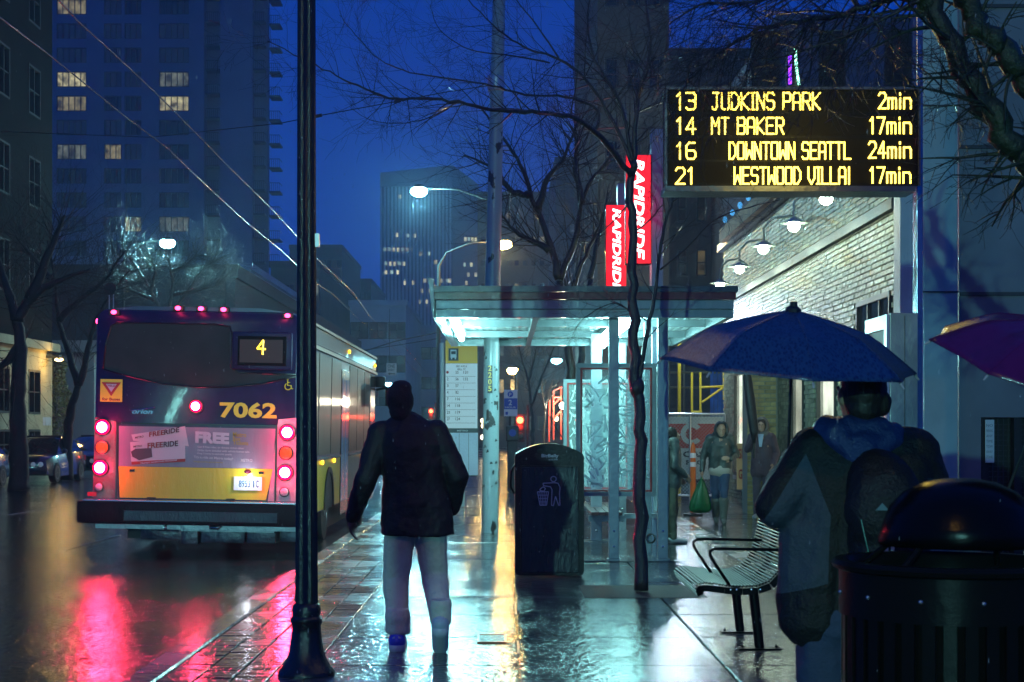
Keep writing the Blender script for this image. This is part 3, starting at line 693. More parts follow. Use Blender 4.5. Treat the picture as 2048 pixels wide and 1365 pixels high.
street_lamp('yellow street lamp low between shelter roof and parking sign', 1025, 741, 120, -1.5, WARM, 1800, 90, head=(.42, .25, .3))
street_lamp('small cyan street lamp seen under the shelter roof', 1113, 721, 95, -2.5, CYAN, 1600, 22)
street_lamp('small distant cyan street lamp beyond the bus mirror', 777, 768, 150, 2, CYAN, 1500, 26)
street_lamp('small cyan lamp right under the rear edge of the shelter roof', 1170, 694, 90, 1.5, CYAN, 1200, 18)
street_lamp('tiny cyan lamp between the trees left of the bus', 190, 575, 100, 2, CYAN, 500, 12, head=(.2, .15, .1))
# two lamps of the same street behind the camera; they throw the umbrella shadow and the gold highlights
def back_lamp(label, x, y, z, col, power):
    t = thing('street_lamp', label, 'street lamp', (x, y, 0)); pm__ = mat('galvanised_dark', (.015, .016, .018), .6, 0)
    MB().tube([(x, y, -.1), (x, y, z - .5), (x + .25, y, z + .08), (x + .7, y, z + .12)], [.1, .07, .05, .04], 10).build('pole', pm__, t, smooth=True)
    hd = MB().ell((x + .8, y, z + .1), (.4, .2, .09)).build('lamp_head', pm__, t, smooth=True)
    MB().ell((x + .8, y, z), (.3, .16, .08)).build('lens', glow('lens_b_%d' % int(col[2] * 10), col, 20), hd, smooth=True)
    lamp('lamp_light', t, (x + .8, y, z - .22), col, power, .12)
back_lamp('cyan street lamp far down the road behind the viewer', -7.2, -24, 4.3, (.30, .95, .90), 10500)
back_lamp('warm street lamp on the kerb just behind the viewer', -2.9, -3.0, 7.6, (1, .58, .12), 300)

# ---- traffic signal, parking sign, pay station, one-way sign
def signal(label, px, py, D, zt=None, kind='red'):
    c = P(px, py, D); t = thing('traffic_signal', label, 'traffic light', (c.x, D, 0)); s = .13
    MB().tube([(c.x + .3, D + .1, -.1), (c.x + .3, D + .1, c.z + .6)], .06, 8).build('pole', mat('galvanised_dark', (.015, .016, .018), .6, 0), t)
    h = MB().box(c.x - .18, c.x + .18, D - .1, D + .12, c.z - .85, c.z + .25, bev=.03).build('housing', mat('signal_black', (.015, .015, .015), .5), t)
    for i, (g_) in enumerate((glow('signal_red', (1, .06, .02), 22), mat('amber_off', (.15, .06, .01), .3), mat('green_off', (.01, .08, .05), .3))):
        MB().ell((c.x, D - .11, c.z - .3 * i), (s, .04, s), seg=14, rings=8).build('signal_lens', g_, h)
    lamp('signal_light', t, (c.x, D - .4, c.z), (1, .05, .02), 60, .1); return t
signal('traffic light showing red on the pavement side beyond the parking sign', 1040, 841, 60)
signal('distant traffic light showing red beside the walking man\'s shoulder', 862, 823, 105)
D = 40; c = P(1020, 805, D)
ps = thing('parking_sign', 'white and blue parking sign with letter P and number 2 on a thin post', 'sign', (c.x, D, 0))
MB().box(c.x - .03, c.x + .03, D + .02, D + .08, -.02, P(0, 778, D).z).build('post', mat('galvanised_dark', (.015, .016, .018), .6, 0), ps)
x0, x1 = pxx(1008, D), pxx(1035, D)
wsign = mat('sign_white', (.62, .65, .68), .4); bsign = mat('sign_blue', (.02, .07, .42), .4)
pl = MB().box(x0, x1, D, D + .015, P(0, 833, D).z, P(0, 780, D).z, bev=.004).build('plate', wsign, ps)
MB().box(x0 + .004, x1 - .004, D - .004, D - .001, P(0, 819, D).z, P(0, 797, D).z).lathe((c.x + .01, D - .001, P(0, 789, D).z), [(.075, 0), (.075, .004)], 20, axis=(0, -1, 0)).build('blue_field', bsign, pl)
tx = MB(); put_text(tx, 'P', P(1018.5, 793, D - .007), (.055, 0, 0), (0, 0, .09), .02); put_text(tx, '2', P(1017, 811, D - .007), (.09, 0, 0), (0, 0, .14), .02)
put_text(tx, 'HOUR', P(1011, 817, D - .007), (.27, 0, 0), (0, 0, .045), .02)
tx.build('lettering', wsign, pl)
MB().box(pxx(1011, D), pxx(1016, D), D - .006, D - .001, P(0, 830, D).z, P(0, 824, D).z).build('symbol', bsign, pl)
D = 38; c = P(1025, 930, D); pk = thing('pay_station', 'dark parking pay station on the pavement below the parking sign', 'parking meter', (c.x, D, 0))
MB().box(c.x - .13, c.x + .13, D, D + .25, 0, 1.25, bev=.02).box(c.x - .16, c.x + .16, D - .04, D + .28, 1.25, 1.62, bev=.03).build('cabinet', mat('meter_black', (.03, .035, .04), .35, .3), pk)
MB().lathe((c.x, D - .045, 1.45), [(.09, 0), (.09, .005)], 18, axis=(0, -1, 0)).build('badge', bsign, pk)
D = 88; c = P(779, 735, D); ow = thing('one_way_sign', 'small one way sign with left arrow hanging over the street beyond the bus', 'sign', (c.x, D, c.z))
MB().box(pxx(773, D), pxx(793, D), D, D + .02, P(0, 752, D).z, P(0, 727, D).z).build('plate', mat('sign_dim', (.35, .38, .45), .4), ow)
tx = MB(); put_text(tx, 'ONE', P(775, 736, D - .01), (.42, 0, 0), (0, 0, .19), .02); put_text(tx, 'WAY', P(775, 743, D - .01), (.42, 0, 0), (0, 0, .16), .02)
tx.prism([P(776, 748, D - .012), P(780, 745, D - .012), P(780, 747, D - .012), P(790, 747, D - .012), P(790, 749, D - .012), P(780, 749, D - .012), P(780, 751, D - .012)], (0, .004, 0)); tx.build('lettering', mat('print_dark', (.03, .03, .04), .6), ow)
MB().tube([(c.x, D + .05, c.z + .35), (c.x, D + .05, c.z + 3.3)], .02, 6).build('hanger', dark_metal, ow)
c = P(221, 578, 42); rs = thing('round_sign', 'back of a round road sign standing above the bus roof on the left', 'sign', (c.x, 42, 0))
MB().lathe((c.x, 42, c.z), [(.17, 0), (.17, .01)], 24, axis=(0, 1, 0)).build('disc', mat('sign_back', (.05, .02, .02), .5), rs)
for dx in (-.045, .07): MB().tube([(c.x + dx, 42.04, -.1), (c.x + dx, 42.04, c.z + .1)], .018, 6).build('post', mat('galvanised', (.4, .42, .44), .35, .7), rs)

# ---- trolley wires
def wire(name, label, pts, r=.009, m_=None, cat='wire', group=None):
    t = MB().tube(pts, r, 5, cap=False).build(name, m_ or mat('copper_wire', (.55, .42, .30), .22, 1), smooth=True); tag(t, label, cat, group); return t
def wz(px, py, z=5.5): return P(px, py, (z - CH) * F / (HY - py))
wire('trolley_wire', 'left overhead trolley wire running down the street over the bus', [wz(-40, 5), wz(108, 118), wz(250, 233), wz(335, 297), wz(400, 360), wz(490, 443), wz(560, 500), wz(632, 567), wz(664, 588), wz(722, 643), wz(790, 700), wz(830, 740), wz(858, 765)])
wire('trolley_wire', 'right overhead trolley wire running down the street over the bus', [wz(60, -60), wz(158, 45), wz(214, 95), wz(310, 185), wz(410, 285), wz(455, 332), wz(540, 415), wz(634, 518), wz(703, 583), wz(745, 640), wz(812, 697), wz(850, 742), wz(875, 775)])
D = 22.9
wire('span_wire', 'cable with insulators running left from the utility pole collar', [(ux + .06, D, zc), P(895, 184, D), P(795, 203, D), P(637, 232, D), P(560, 247, D + 2), P(300, 275, D + 8), P(-40, 262, D + 14)], .008, mat('black_cable', (.02, .02, .022), .4), 'cable')
for (px, py) in ((795, 203), (637, 232)):
    o_ = MB().tube([P(px - 7, py + 1.5, D), P(px + 7, py - 1.5, D)], .026, 8).build('insulator', mat('insulator', (.06, .04, .035), .3)); tag(o_, 'small insulator on the span cable, ' + ('the one nearer the utility pole' if px > 700 else 'the one beside the black lamppost'), 'insulator', 'insulators on the span cable')
D = 95
wire('span_wire', 'upper dark cable crossing low over the street between bus and shelter', [P(700, 712, D), P(790, 683, D), P(885, 663, D)], .04, mat('black_cable', (.02, .02, .022), .4), 'cable')
wire('span_wire', 'lower dark cable crossing low over the street between bus and shelter', [P(690, 706, D), P(800, 690, D), P(885, 676, D)], .03, mat('black_cable', (.02, .02, .022), .4), 'cable')

# ---- compactor litter bin
D = 15.9; s = D / F
def X_(px): return pxx(px, D)
def Z_(py): return P(0, py, D).z
lb_ = thing('litter_bin', 'black solar compactor litter bin with a white tidy man symbol standing on the pavement', 'litter bin', (X_(1099), D, 0))
bp_ = mat('bin_plastic', (.008, .008, .008), .3, 0, bump=.35, bscale=30, coat=.08, spec=.3, var=.3, vscale=5)
def arch(x0, x1, z0, z1, rise, n=14, r=.04):
    pts = [(x0 + r, z0), (x0 + r * .3, z0 + r * .3), (x0, z0 + r), (x0, z1 - .03)]
    for i in range(n + 1):
        t = i / n; x = x0 + .012 + (x1 - x0 - .024) * t; pts.append((x, z1 + rise * (1 - (2 * t - 1) ** 2)))
    pts += [(x1, z1 - .03), (x1, z0 + r), (x1 - r * .3, z0 + r * .3), (x1 - r, z0)]; return pts
ar = arch(X_(1030), X_(1168), .015, Z_(908), .105)
body = MB().prism([(x, D, z) for x, z in ar], (0, .72, 0)).build('body', bp_, lb_)
inner = arch(X_(1036), X_(1163), .045, Z_(910), .10)
MB().prism([(x, D - .012, z) for x, z in inner], (0, .011, 0)).build('front_shell', bp_, lb_)
db = MB().box(X_(1043), X_(1157), D - .03, D - .0121, Z_(1146), Z_(934), bev=.008).build('door', mat('bin_door', (.016, .018, .017), .24, 0, bump=.9, bscale=22, coat=.2, stretch=(1, 1, .25), var=.35, vscale=9), lb_)
gr_ = MB()
for (a, b, c_, d_) in ((1041, 1043, 1148, 932), (1157, 1159, 1148, 932)): gr_.box(X_(a), X_(b), D - .034, D - .0125, Z_(c_), Z_(d_))
gr_.box(X_(1043), X_(1157), D - .034, D - .0125, Z_(934), Z_(932)); gr_.box(X_(1043), X_(1157), D - .034, D - .0125, Z_(1148), Z_(1146)); gr_.build('door_frame', bp_, lb_)
MB().tube([(X_(1030), D + .1, Z_(930)), (X_(1022), D + .1, Z_(945)), (X_(1021), D + .12, Z_(975)), (X_(1029), D + .14, Z_(988))], .012, 8).build('handle', bp_, lb_, smooth=True)
wi = mat('white_print', (.6, .62, .62), .5)
tx = MB(); put_text(tx, 'BigBelly', (X_(1083), D - .0135, Z_(917)), (X_(1117) - X_(1083), 0, 0), (0, 0, Z_(909.5) - Z_(918)), .02)
put_text(tx, 'SOLAR', (X_(1097), D - .0135, Z_(921)), (X_(1116) - X_(1097), 0, 0), (0, 0, .012), .01); tx.build('maker_name', wi, lb_)
# tidy man pictogram, in thin outline strokes
pc = MB()
def stk(pts, w=.005):
    pts = [P(x, y, D - .033) for x, y in pts]
    for a, b in zip(pts, pts[1:]): pc.tube([a, b], w, 5)
stk([(1107 + 5.4 * math.cos(t * .3927), 958.5 + 5.4 * math.sin(t * .3927)) for t in range(17)])
stk([(1109, 966), (1086, 967), (1087, 972), (1101, 974), (1104, 980), (1103, 1011), (1107, 1012), (1111, 993), (1117, 1011), (1120, 1011), (1119, 988), (1120, 975), (1116, 967), (1109, 966)])
stk([(1080, 979), (1086, 974), (1091, 977), (1088, 983), (1080, 982), (1080, 979)])
stk([(1075, 984), (1097, 984), (1093, 1011), (1080, 1011), (1075, 984)])
for t in range(1, 5): stk([(1075 + 22 * t / 5, 984), (1080 + 13 * t / 5, 1011)], .0035)
for t in range(1, 4): stk([(1075 + 5 * t / 4 + .4, 984 + 27 * t / 4), (1097 - 4 * t / 4 - .4, 984 + 27 * t / 4)], .0035)
pc.build('tidy_man_symbol', wi, lb_)
# ---- RapidRide pylons
def pylon(label, D, px0, px1, py0, py1, colx0, colx1):
    t = thing('lit_pylon', label, 'illuminated sign', (pxx((px0 + px1) / 2, D), D, 0))
    z1 = P(0, py0, D).z; z0 = P(0, py1, D).z; x0, x1 = pxx(px0, D), pxx(px1, D)
    MB().box(pxx(colx0, D), pxx(colx1, D), D + .03, D + .33, 0, z1 + .35, bev=.01).build('mast', mat('pylon_blue', (.17, .20, .27), .35, .4, bump=.2, bscale=12, coat=.3), t)
    bx2 = MB().box(x0 - .012, x1 + .012, D + .01, D + .16, z0 - .012, z1 + .012, bev=.008).build('sign_box', mat('sign_red_edge', (.35, .01, .02), .35), t)
    MB().box(x0, x1, D, D + .008, z0, z1).build('face', lit_red, bx2)
    tx = MB(); H = z1 - z0; wv = (x1 - x0)
    # lettering reads downward, turned a quarter
    put_text(tx, 'RapidRide'.upper(), (x0 + wv * .32, D - .004, z1 - H * .035), (0, 0, -H * .93), (wv * .42, 0, 0), .028, .2)
    tx.build('lettering', glow('letter_white', (1, .95, .95), 3.2), bx2)
    lamp('sign_light', t, ((x0 + x1) / 2, D - .35, (z0 + z1) / 2), REDL, 14, .5); return t
lit_red = glow('face_red', (1, .015, .03), 1.25)
pylon('taller nearer red lit sign reading RAPIDRIDE downward behind the thin tree', 20.2, 1253, 1301, 311, 527, 1304, 1327)
pylon('red lit sign reading RAPIDRIDE partly hidden by the shelter roof', 24.5, 1213, 1252, 411, 592, 1236, 1250)

# ---- LED arrivals display on its mast and cabinet
D = 9.8
ds = thing('arrivals_display', 'wide black arrivals display with four rows of yellow bus times', 'display', P(1585, 382, D))
MB().box(pxx(1333, D), pxx(1838, D), D, D + .22, P(0, 372, D).z, P(0, 181, D).z, bev=.006).build('cabinet', mat('display_black', (.004, .004, .004), .5, 0, bump=.2, bscale=30, spec=.2), ds)
fr = MB(); 
fr.box(pxx(1329, D), pxx(1840, D), D - .02, D + .24, P(0, 180.5, D).z, P(0, 175, D).z)
fr.box(pxx(1329, D), pxx(1334, D), D - .02, D + .0, P(0, 372, D).z, P(0, 181, D).z)
fr.box(pxx(1836, D), pxx(1840, D), D - .02, D + .0, P(0, 372, D).z, P(0, 181, D).z)
fr.box(pxx(1329, D), pxx(1830, D), D - .02, D + .24, P(0, 384, D).z, P(0, 373, D).z); fr.build('frame', mat('display_frame', (.09, .10, .11), .3, .7, bump=.3, bscale=20), ds)
rp = MB()
for i in range(4):
    y = 181 + 47.5 * i
    rp.box(pxx(1338, D), pxx(1832, D), D - .003, D - .0005, P(0, y + 43, D).z, P(0, y + 1, D).z)
rp.build('row_panel', mat('led_panel', (.005, .005, .004), .6, bump=.3, bscale=200, spec=.15), ds)
led = glow('led_yellow', (1, .72, .09), 5.5); rows_ = MB()
for (t, a, b, y0, y1) in (('13', 1353, 1391, 186, 219), ('JUDKINS PARK', 1424, 1640, 186, 219), ('2min', 1758, 1822, 186, 217),
                          ('14', 1353, 1391, 236, 268), ('MT BAKER', 1424, 1567, 236, 268), ('17min', 1740, 1822, 235, 267),
                          ('16', 1353, 1391, 286, 318), ('DOWNTOWN SEATTL', 1459, 1701, 285, 318), ('24min', 1738, 1822, 284, 316),
                          ('21', 1352, 1388, 336, 368), ('WESTWOOD VILLA!', 1469, 1701, 335, 368), ('17min', 1740, 1821, 335, 366)):
    mb = MB(); strokes(mb, t, a, b, y0, y1, D - .012, .0098 if len(t) < 13 else .0098); mb.build('lettering', led, ds, kind='stuff')
lamp('display_light', ds, P(1600, 280, D - .5), (1, .72, .12), 22, .3)
ma = thing('display_mast', 'slim glossy steel mast carrying the arrivals display above the grey cabinet', 'mast', (pxx(1845, 10), 10.0, 0))
MB().box(pxx(1838, 10), pxx(1851, 10), 10.06, 10.16, 0, 6.3, bev=.006).build('post', mat('mast_steel', (.25, .27, .33), .18, .9, bump=.25, bscale=14), ma)
MB().box(pxx(1815, 10), pxx(1838, 10), 10.03, 10.09, 3.3, 3.36).build('bracket', mat('mast_steel', (.25, .27, .33), .18, .9), ma)
D = 10.0; kb = thing('metal_cabinet', 'upright grey steel cabinet with a framed side panel behind the umbrella', 'cabinet', (pxx(1808, D), D, 0))
cm_ = mat('cabinet_steel', (.24, .29, .29), .4, .35, bump=.3, bscale=14, var=.3, vscale=4, coat=.3)
x0, x1 = pxx(1780, D), pxx(1836, D); zt_ = P(0, 626, D).z
MB().box(x0, x1, D, D + .62, .02, zt_, bev=.006).build('body', cm_, kb)
f = MB(); f.box(x0 - .02, x0 - .001, D + .01, D + .08, .1, zt_ - .01); f.box(x0 - .02, x0 - .001, D + .54, D + .61, .1, zt_ - .01); f.box(x0 - .02, x0 - .001, D + .08, D + .54, zt_ - .1, zt_ - .01); f.box(x0 - .02, x0 - .001, D + .08, D + .54, .1, .2)
f.build('side_frame', mat('frame_bright', (.5, .5, .52), .3, .7, bump=.2), kb)
MB().box(x0 - .008, x0 - .001, D + .08, D + .54, .2, zt_ - .1).build('side_pane', mat('door_dark', (.02, .022, .025), .3, .4), kb)
MB().box(x1 + .002, x1 + .035, D + .1, D + .16, .0, 2.0, bev=.004).build('conduit', mat('conduit_brown', (.12, .06, .05), .5), kb)
MB().box(pxx(1809, D), pxx(1810, D), D - .004, D - .001, .05, zt_ - .02).build('seam', mat('joint_dark', (.05, .055, .06), .7), kb)

# ---- bus shelter
sh = thing('bus_shelter', 'steel and glass bus shelter with tube lights under a flat roof with a maroon stripe', 'bus shelter', (1.0, 19, 0))
steel = mat('painted_steel', (.22, .27, .29), .35, .3, bump=.2, bscale=14, coat=.4, var=.15, vscale=3)
Dn, Df = 17.6, 23.8; xl, xr = -.79, 2.60
zA = P(0, 635, Dn).z; zB = P(0, 619, Dn).z; zC = P(0, 600, Dn).z; zD = P(0, 585, Dn).z; zE = P(0, 573, Dn).z
b_ = MB()
b_.box(xl, xr, Dn, Dn + .1, zB, zC, bev=.01); b_.box(xl, xr, Df - .1, Df, zB - .08, zC)
b_.box(xl, xl + .07, Dn + .1, Df - .1, zA, zC); b_.box(xr - .07, xr, Dn + .1, Df - .1, zA, zC); b_.box(xl, xr, Dn + .03, Dn + .12, zA, zB - .002)
b_.build('roof_beam', steel, sh)
b_ = MB(); b_.box(xl - .02, xr + .02, Dn - .02, Dn + .02, zC + .002, zD); b_.box(xl - .02, xl + .02, Dn + .02, Df, zC + .002, zD); b_.build('roof_stripe', mat('maroon_stripe', (.16, .012, .018), .3, bump=.2, coat=.5), sh)
MB().box(xl - .04, xr + .04, Dn - .04, Df + .04, zD + .002, zE).build('roof', mat('roof_metal', (.07, .08, .09), .3, .5, bump=.2, coat=.4), sh)
MB().prism([(xl - .08, Dn - .06, zE + .10), (xl - .02, Dn - .06, zE + .06), (xl - .01, Dn - .06, zA), (xl - .03, Dn - .06, zA)], (0, Df - Dn, 0)).build('side_gutter', steel, sh)
# corrugated soffit
so = MB(); k = xl + .08; n = 0
while k < xr - .1:
    z_ = zB + .02 if n % 2 else zB + .028; so.box(k, k + .05, Dn + .13, Df - .11, z_, z_ + .05); k += .0501; n += 1
so.build('soffit', mat('white_soffit', (.55, .62, .62), .45, bump=.1), sh)
for yy in (Dn + 1.9, Dn + 4.1): MB().box(xl + .08, xr - .08, yy, yy + .07, zA + .02, zB + .018).build('cross_beam', steel, sh)
for xx in (.32, 1.30): MB().box(xx, xx + .07, Dn + .13, Df - .11, zA + .01, zB + .0175).build('rafter', steel, sh)
tubeg = glow('tube_white', (.50, 1, .97), 45)
for i, (xx, y0, y1) in enumerate(((-.60, 18.3, 19.6), (-.60, 20.1, 21.4), (1.46, 18.3, 19.5), (1.46, 20.1, 21.4), (1.46, 21.9, 23.2))):
    hz = zA - .0
    fx = MB().box(xx - .06, xx + .06, y0 - .04, y1 + .04, zA + .03, zA + .09).build('light_fixture', mat('fixture_white', (.6, .62, .62), .4), sh)
    MB().tube([(xx, y0, zA - .015), (xx, y1, zA - .015)], .042, 12).build('tube', tubeg, fx)
    lamp('tube_light', sh, (xx + (.0), (y0 + y1) / 2, zA - .12), (.36, .95, .93), 125, .25)
# posts
post = mat('post_steel', (.27, .32, .36), .35, .35, bump=.2, bscale=14, coat=.4, var=.15, vscale=3)
def post_(px, D, wpx, foot=True, zt2=None):
    x = pxx(px, D); hw = wpx / 2 * D / F
    q = MB().box(x - hw, x + hw, D, D + 2 * hw, 0.02, (zt2 or zA) + .02, bev=.006)
    if foot: q.box(x - hw * 1.35, x + hw * 1.35, D - .02, D + 2 * hw + .02, 0.0, .02)
    po = q.build('post', post, sh)
    bl = MB()
    for z in (.34, .16): bl.lathe((x, D, z), [(.014, 0), (.014, .006), (.006, .012)], 10, axis=(0, -1, 0))
    bl.build('bolt', mat('bolt_steel', (.5, .5, .5), .25, .9), po, kind='stuff'); return po
post_(1228, 17.9, 20); post_(1326, 17.9, 20); post_(1296, 18.6, 14)
post_(1193, 20.8, 22); post_(1245, 23.0, 15); post_(1312, 23.2, 12)
base_ = MB().box(pxx(1140, 17.7), pxx(1370, 17.7), 17.7, 24.0, .002, .012).build('base_slab', slabm, sh)
# etched glass end panels with red line
def glass_panel(D, pxa, pxb, pya, pyb, seed):
    x0, x1 = pxx(pxa, D), pxx(pxb, D); z1, z0 = P(0, pya, D).z, P(0, pyb, D).z; f_ = MB(); w_ = .05
    f_.box(x0, x1, D, D + .05, z1 - w_, z1); f_.box(x0, x1, D, D + .05, z0, z0 + w_); f_.box(x0, x0 + w_, D, D + .05, z0 + w_, z1 - w_); f_.box(x1 - w_, x1, D, D + .05, z0 + w_, z1 - w_)
    fo = f_.build('panel_frame', steel, sh); r_ = MB(); a, b, c_, d_ = x0 + w_ + .002, x1 - w_ - .002, z0 + w_ + .002, z1 - w_ - .002; t_ = .022
    r_.box(a, b, D + .005, D + .03, d_ - t_, d_); r_.box(a, b, D + .005, D + .03, c_, c_ + t_); r_.box(a, a + t_, D + .005, D + .03, c_ + t_, d_ - t_); r_.box(b - t_, b, D + .005, D + .03, c_ + t_, d_ - t_)
    r_.build('red_line', mat('red_line', (.42, .02, .02), .35), fo)
    MB().box(a, b, D + .012, D + .018, c_, d_).build('pane', mat('shelter_glass', (.75, 1, .97), .03, alpha=.16), fo)
    rn = random.Random(seed); e = MB()
    for _ in range(150):
        px_ = rn.uniform(a + .03, b - .03); pz_ = rn.uniform(c_ + .03, c_ + (d_ - c_) * .9); an = rn.uniform(0, 3.14); ln = rn.uniform(.07, .24); bend = rn.uniform(-1.0, 1.0); q0 = Vector((px_, D + .009, pz_)); wd = rn.uniform(.004, .014)
        for k in range(4):
            q1 = q0 + Vector((math.cos(an), 0, math.sin(an))) * ln / 4
            if not (a + .03 < q1.x < b - .03 and c_ + .03 < q1.z < d_ - .03): break
            nn = Vector((-math.sin(an), 0, math.cos(an))) * wd; e.add([q0 - nn, q1 - nn, q1 + nn, q0 + nn], [[0, 1, 2, 3]]); q0 = q1; an += bend / 4
    e.build('etched_pattern', mat('etch_white', (.8, .95, .93), .6, emit=0, alpha=.85), fo, recalc=False, kind='stuff')
    f2 = MB()
    for cxp in (.27, .72):
        n_ = 16
        for k in range(n_):
            za = c_ + .05 + (d_ - c_ - .3) * k / n_; zb_ = c_ + .05 + (d_ - c_ - .3) * (k + 1) / n_ + .002
            xa_ = a + (b - a) * cxp + math.sin(k * 1.3 + seed) * .03; f2.quad((xa_ - .09, D + .0105, za), (xa_ + .09, D + .0105, za), (xa_ + .09, D + .0105, zb_), (xa_ - .09, D + .0105, zb_))
    f2.build('frosted_figure', mat('frost', (.7, .97, .95), .8, alpha=.45), fo, recalc=False, kind='stuff')
glass_panel(18.2, 1152, 1313, 727, 993, 3); glass_panel(22.4, 1127, 1262, 759, 985, 5)
# side wind screen along the pavement side
fs = MB(); yA, yB = 18.75, 22.9; xs2 = 1.93
fs.box(xs2, xs2 + .05, yA, yB, .42, .48); fs.box(xs2, xs2 + .05, yA, yB, 2.25, 2.31)
for k in range(4): yy = yA + (yB - yA - .05) * k / 3; fs.box(xs2, xs2 + .05, yy, yy + .05, .48, 2.25)
so_ = fs.build('side_screen', steel, sh)
for k in range(3):
    ya_ = yA + .05 + (yB - yA - .05) * k / 3; MB().box(xs2 + .02, xs2 + .028, ya_, ya_ + (yB - yA - .05) / 3 - .05, .48, 2.25).build('pane', mat('shelter_glass', (.75, 1, .97), .03, alpha=.16), so_)
be = MB()
for k in range(4): be.box(1.08 + .1 * k, 1.17 + .1 * k, 19.4, 22.2, .44, .48)
bo = be.build('seat', mat('maroon_seat', (.07, .03, .03), .35, bump=.2, coat=.4), sh)
MB().box(1.05, 1.5, 19.45, 19.5, .36, .439).box(1.5, 1.93, 19.45, 19.52, .40, .46).build('seat_bracket', steel, sh); MB().box(1.05, 1.5, 22.1, 22.15, .36, .439).build('seat_bracket', steel, sh)
MB().tube([(1.25, 20.9, .02), (1.25, 20.9, .4)], .05, 10).box(1.05, 1.5, 20.7, 21.1, 0, .02).build('seat_leg', steel, sh)
MB().lathe((pxx(1301, 18.5), 18.45, P(0, 1077, 18.5).z), [(.045, -.06), (.06, -.06), (.06, .02), (.045, .02)], 16, axis=(0, -1, 0), close=False).build('pipe_end', blackp, sh)

# ---- bus stop information panel
D = 28.4; xa_, xb_ = pxx(890, D), pxx(957, D)
bs = thing('bus_stop_sign', 'tall bus stop timetable board with yellow header and bus symbol left of the utility pole', 'bus stop sign', (pxx(924, D), D, 0))
MB().tube([(pxx(884, D), D + .02, 0), (pxx(884, D), D + .02, P(0, 686, D).z)], .045, 14).build('post', mat('post_white', (.55, .58, .56), .4, bump=.2), bs, smooth='auto')
MB().box(xa_, xb_, D, D + .06, P(0, 953, D).z, P(0, 680, D).z, bev=.006).build('board', mat('board_dark', (.05, .06, .07), .4), bs)
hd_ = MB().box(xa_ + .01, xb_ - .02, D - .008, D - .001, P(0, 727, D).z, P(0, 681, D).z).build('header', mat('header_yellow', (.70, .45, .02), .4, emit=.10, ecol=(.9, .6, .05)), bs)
MB().box(pxx(897, D), pxx(917, D), D - .012, D - .009, P(0, 722, D).z, P(0, 697, D).z, bev=.001).build('symbol_field', mat('symbol_black', (.02, .025, .035), .4), hd_)
bsy = MB(); bsy.box(pxx(901, D), pxx(913, D), D - .016, D - .013, P(0, 716, D).z, P(0, 700, D).z, bev=.0012); bsy.box(pxx(902, D), pxx(904.5, D), D - .016, D - .013, P(0, 719, D).z, P(0, 716, D).z); bsy.box(pxx(909.5, D), pxx(912, D), D - .016, D - .013, P(0, 719, D).z, P(0, 716, D).z)
bso = bsy.build('bus_symbol', mat('symbol_white', (.65, .7, .7), .4), hd_)
MB().box(pxx(902.5, D), pxx(911.5, D), D - .019, D - .0165, P(0, 709, D).z, P(0, 703, D).z).build('windscreen', mat('symbol_black', (.02, .025, .035), .4), bso)
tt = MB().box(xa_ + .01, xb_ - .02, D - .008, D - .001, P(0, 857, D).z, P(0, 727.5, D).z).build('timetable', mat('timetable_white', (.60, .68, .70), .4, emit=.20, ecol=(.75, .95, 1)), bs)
tx = MB(); inkm = mat('print_ink', (.03, .04, .05), .6)
put_text(tx, '3RD AVE &', P(912, 735, D - .011), (.20, 0, 0), (0, 0, .035), .01); put_text(tx, 'BELL ST', P(915, 741, D - .011), (.15, 0, 0), (0, 0, .035), .01)
rows2 = [('', '55', '131'), ('2', '56', '132'), ('3', '57', ''), ('4', '82', ''), ('7', '116', ''), ('14', '118', ''), ('21', '119', ''), ('27', '124', '')]
for i, (a, b, c_) in enumerate(rows2):
    yb_ = 748 + 13.3 * i
    for t_, xx, wv in ((a, 894, 2.8 * len(a)), (b, 911, 3.0 * len(b)), (c_, 927, 3.0 * len(c_))):
        if t_: put_text(tx, t_, P(xx, yb_, D - .011), (wv * D / F, 0, 0), (0, 0, .052), .01)
    tx.box(pxx(892.5, D), pxx(951, D), D - .0095, D - .0085, P(0, yb_ + 5.6, D).z, P(0, yb_ + 5.1, D).z)
tx.build('print', inkm, tt)
MB().lathe((pxx(895, D), D - .0085, P(0, 745, D).z), [(.025, 0), (.025, .003)], 14, axis=(0, -1, 0)).build('red_mark', mat('red_mark', (.5, .03, .03), .5), tt)
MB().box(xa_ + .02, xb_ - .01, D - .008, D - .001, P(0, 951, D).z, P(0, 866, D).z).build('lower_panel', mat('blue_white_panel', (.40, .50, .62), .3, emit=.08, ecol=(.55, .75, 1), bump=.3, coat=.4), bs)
for px_ in (918, 937): MB().box(pxx(px_, D), pxx(px_ + .7, D), D - .011, D - .009, P(0, 950, D).z, P(0, 867, D).z).build('seam', mat('joint_dark', (.05, .055, .06), .7), bs)
tx = MB(); put_text(tx, 'METRO', P(914, 863.5, D - .001), (.2, 0, 0), (0, 0, .03), .02); tx.build('maker_name', wi, bs)
q0, q1 = pxx(903, 30.5), pxx(930, 30.5)
MB().box(q0, q1, 30.4, 30.7, 0.0, .32, bev=.02).build('footing', mat('footing_white', (.6, .65, .65), .4, bump=.2), bs)

# ---- steel strip bench
D = 11.0
bn = thing('bench', 'black steel strip bench with looped armrests facing the street, legs bolted to the wet slabs', 'bench', (1.75, 11.05, 0))
yn, yf = 10.45, 11.75; bk = mat('bench_black', (.004, .004, .004), .3, 0, bump=.2, bscale=50, spec=.10)
prof = [(1.30, .395), (1.285, .43), (1.30, .465), (1.36, .475), (1.48, .458), (1.60, .45), (1.70, .455), (1.78, .485), (1.84, .55), (1.875, .63), (1.90, .72), (1.92, .81), (1.935, .885)]
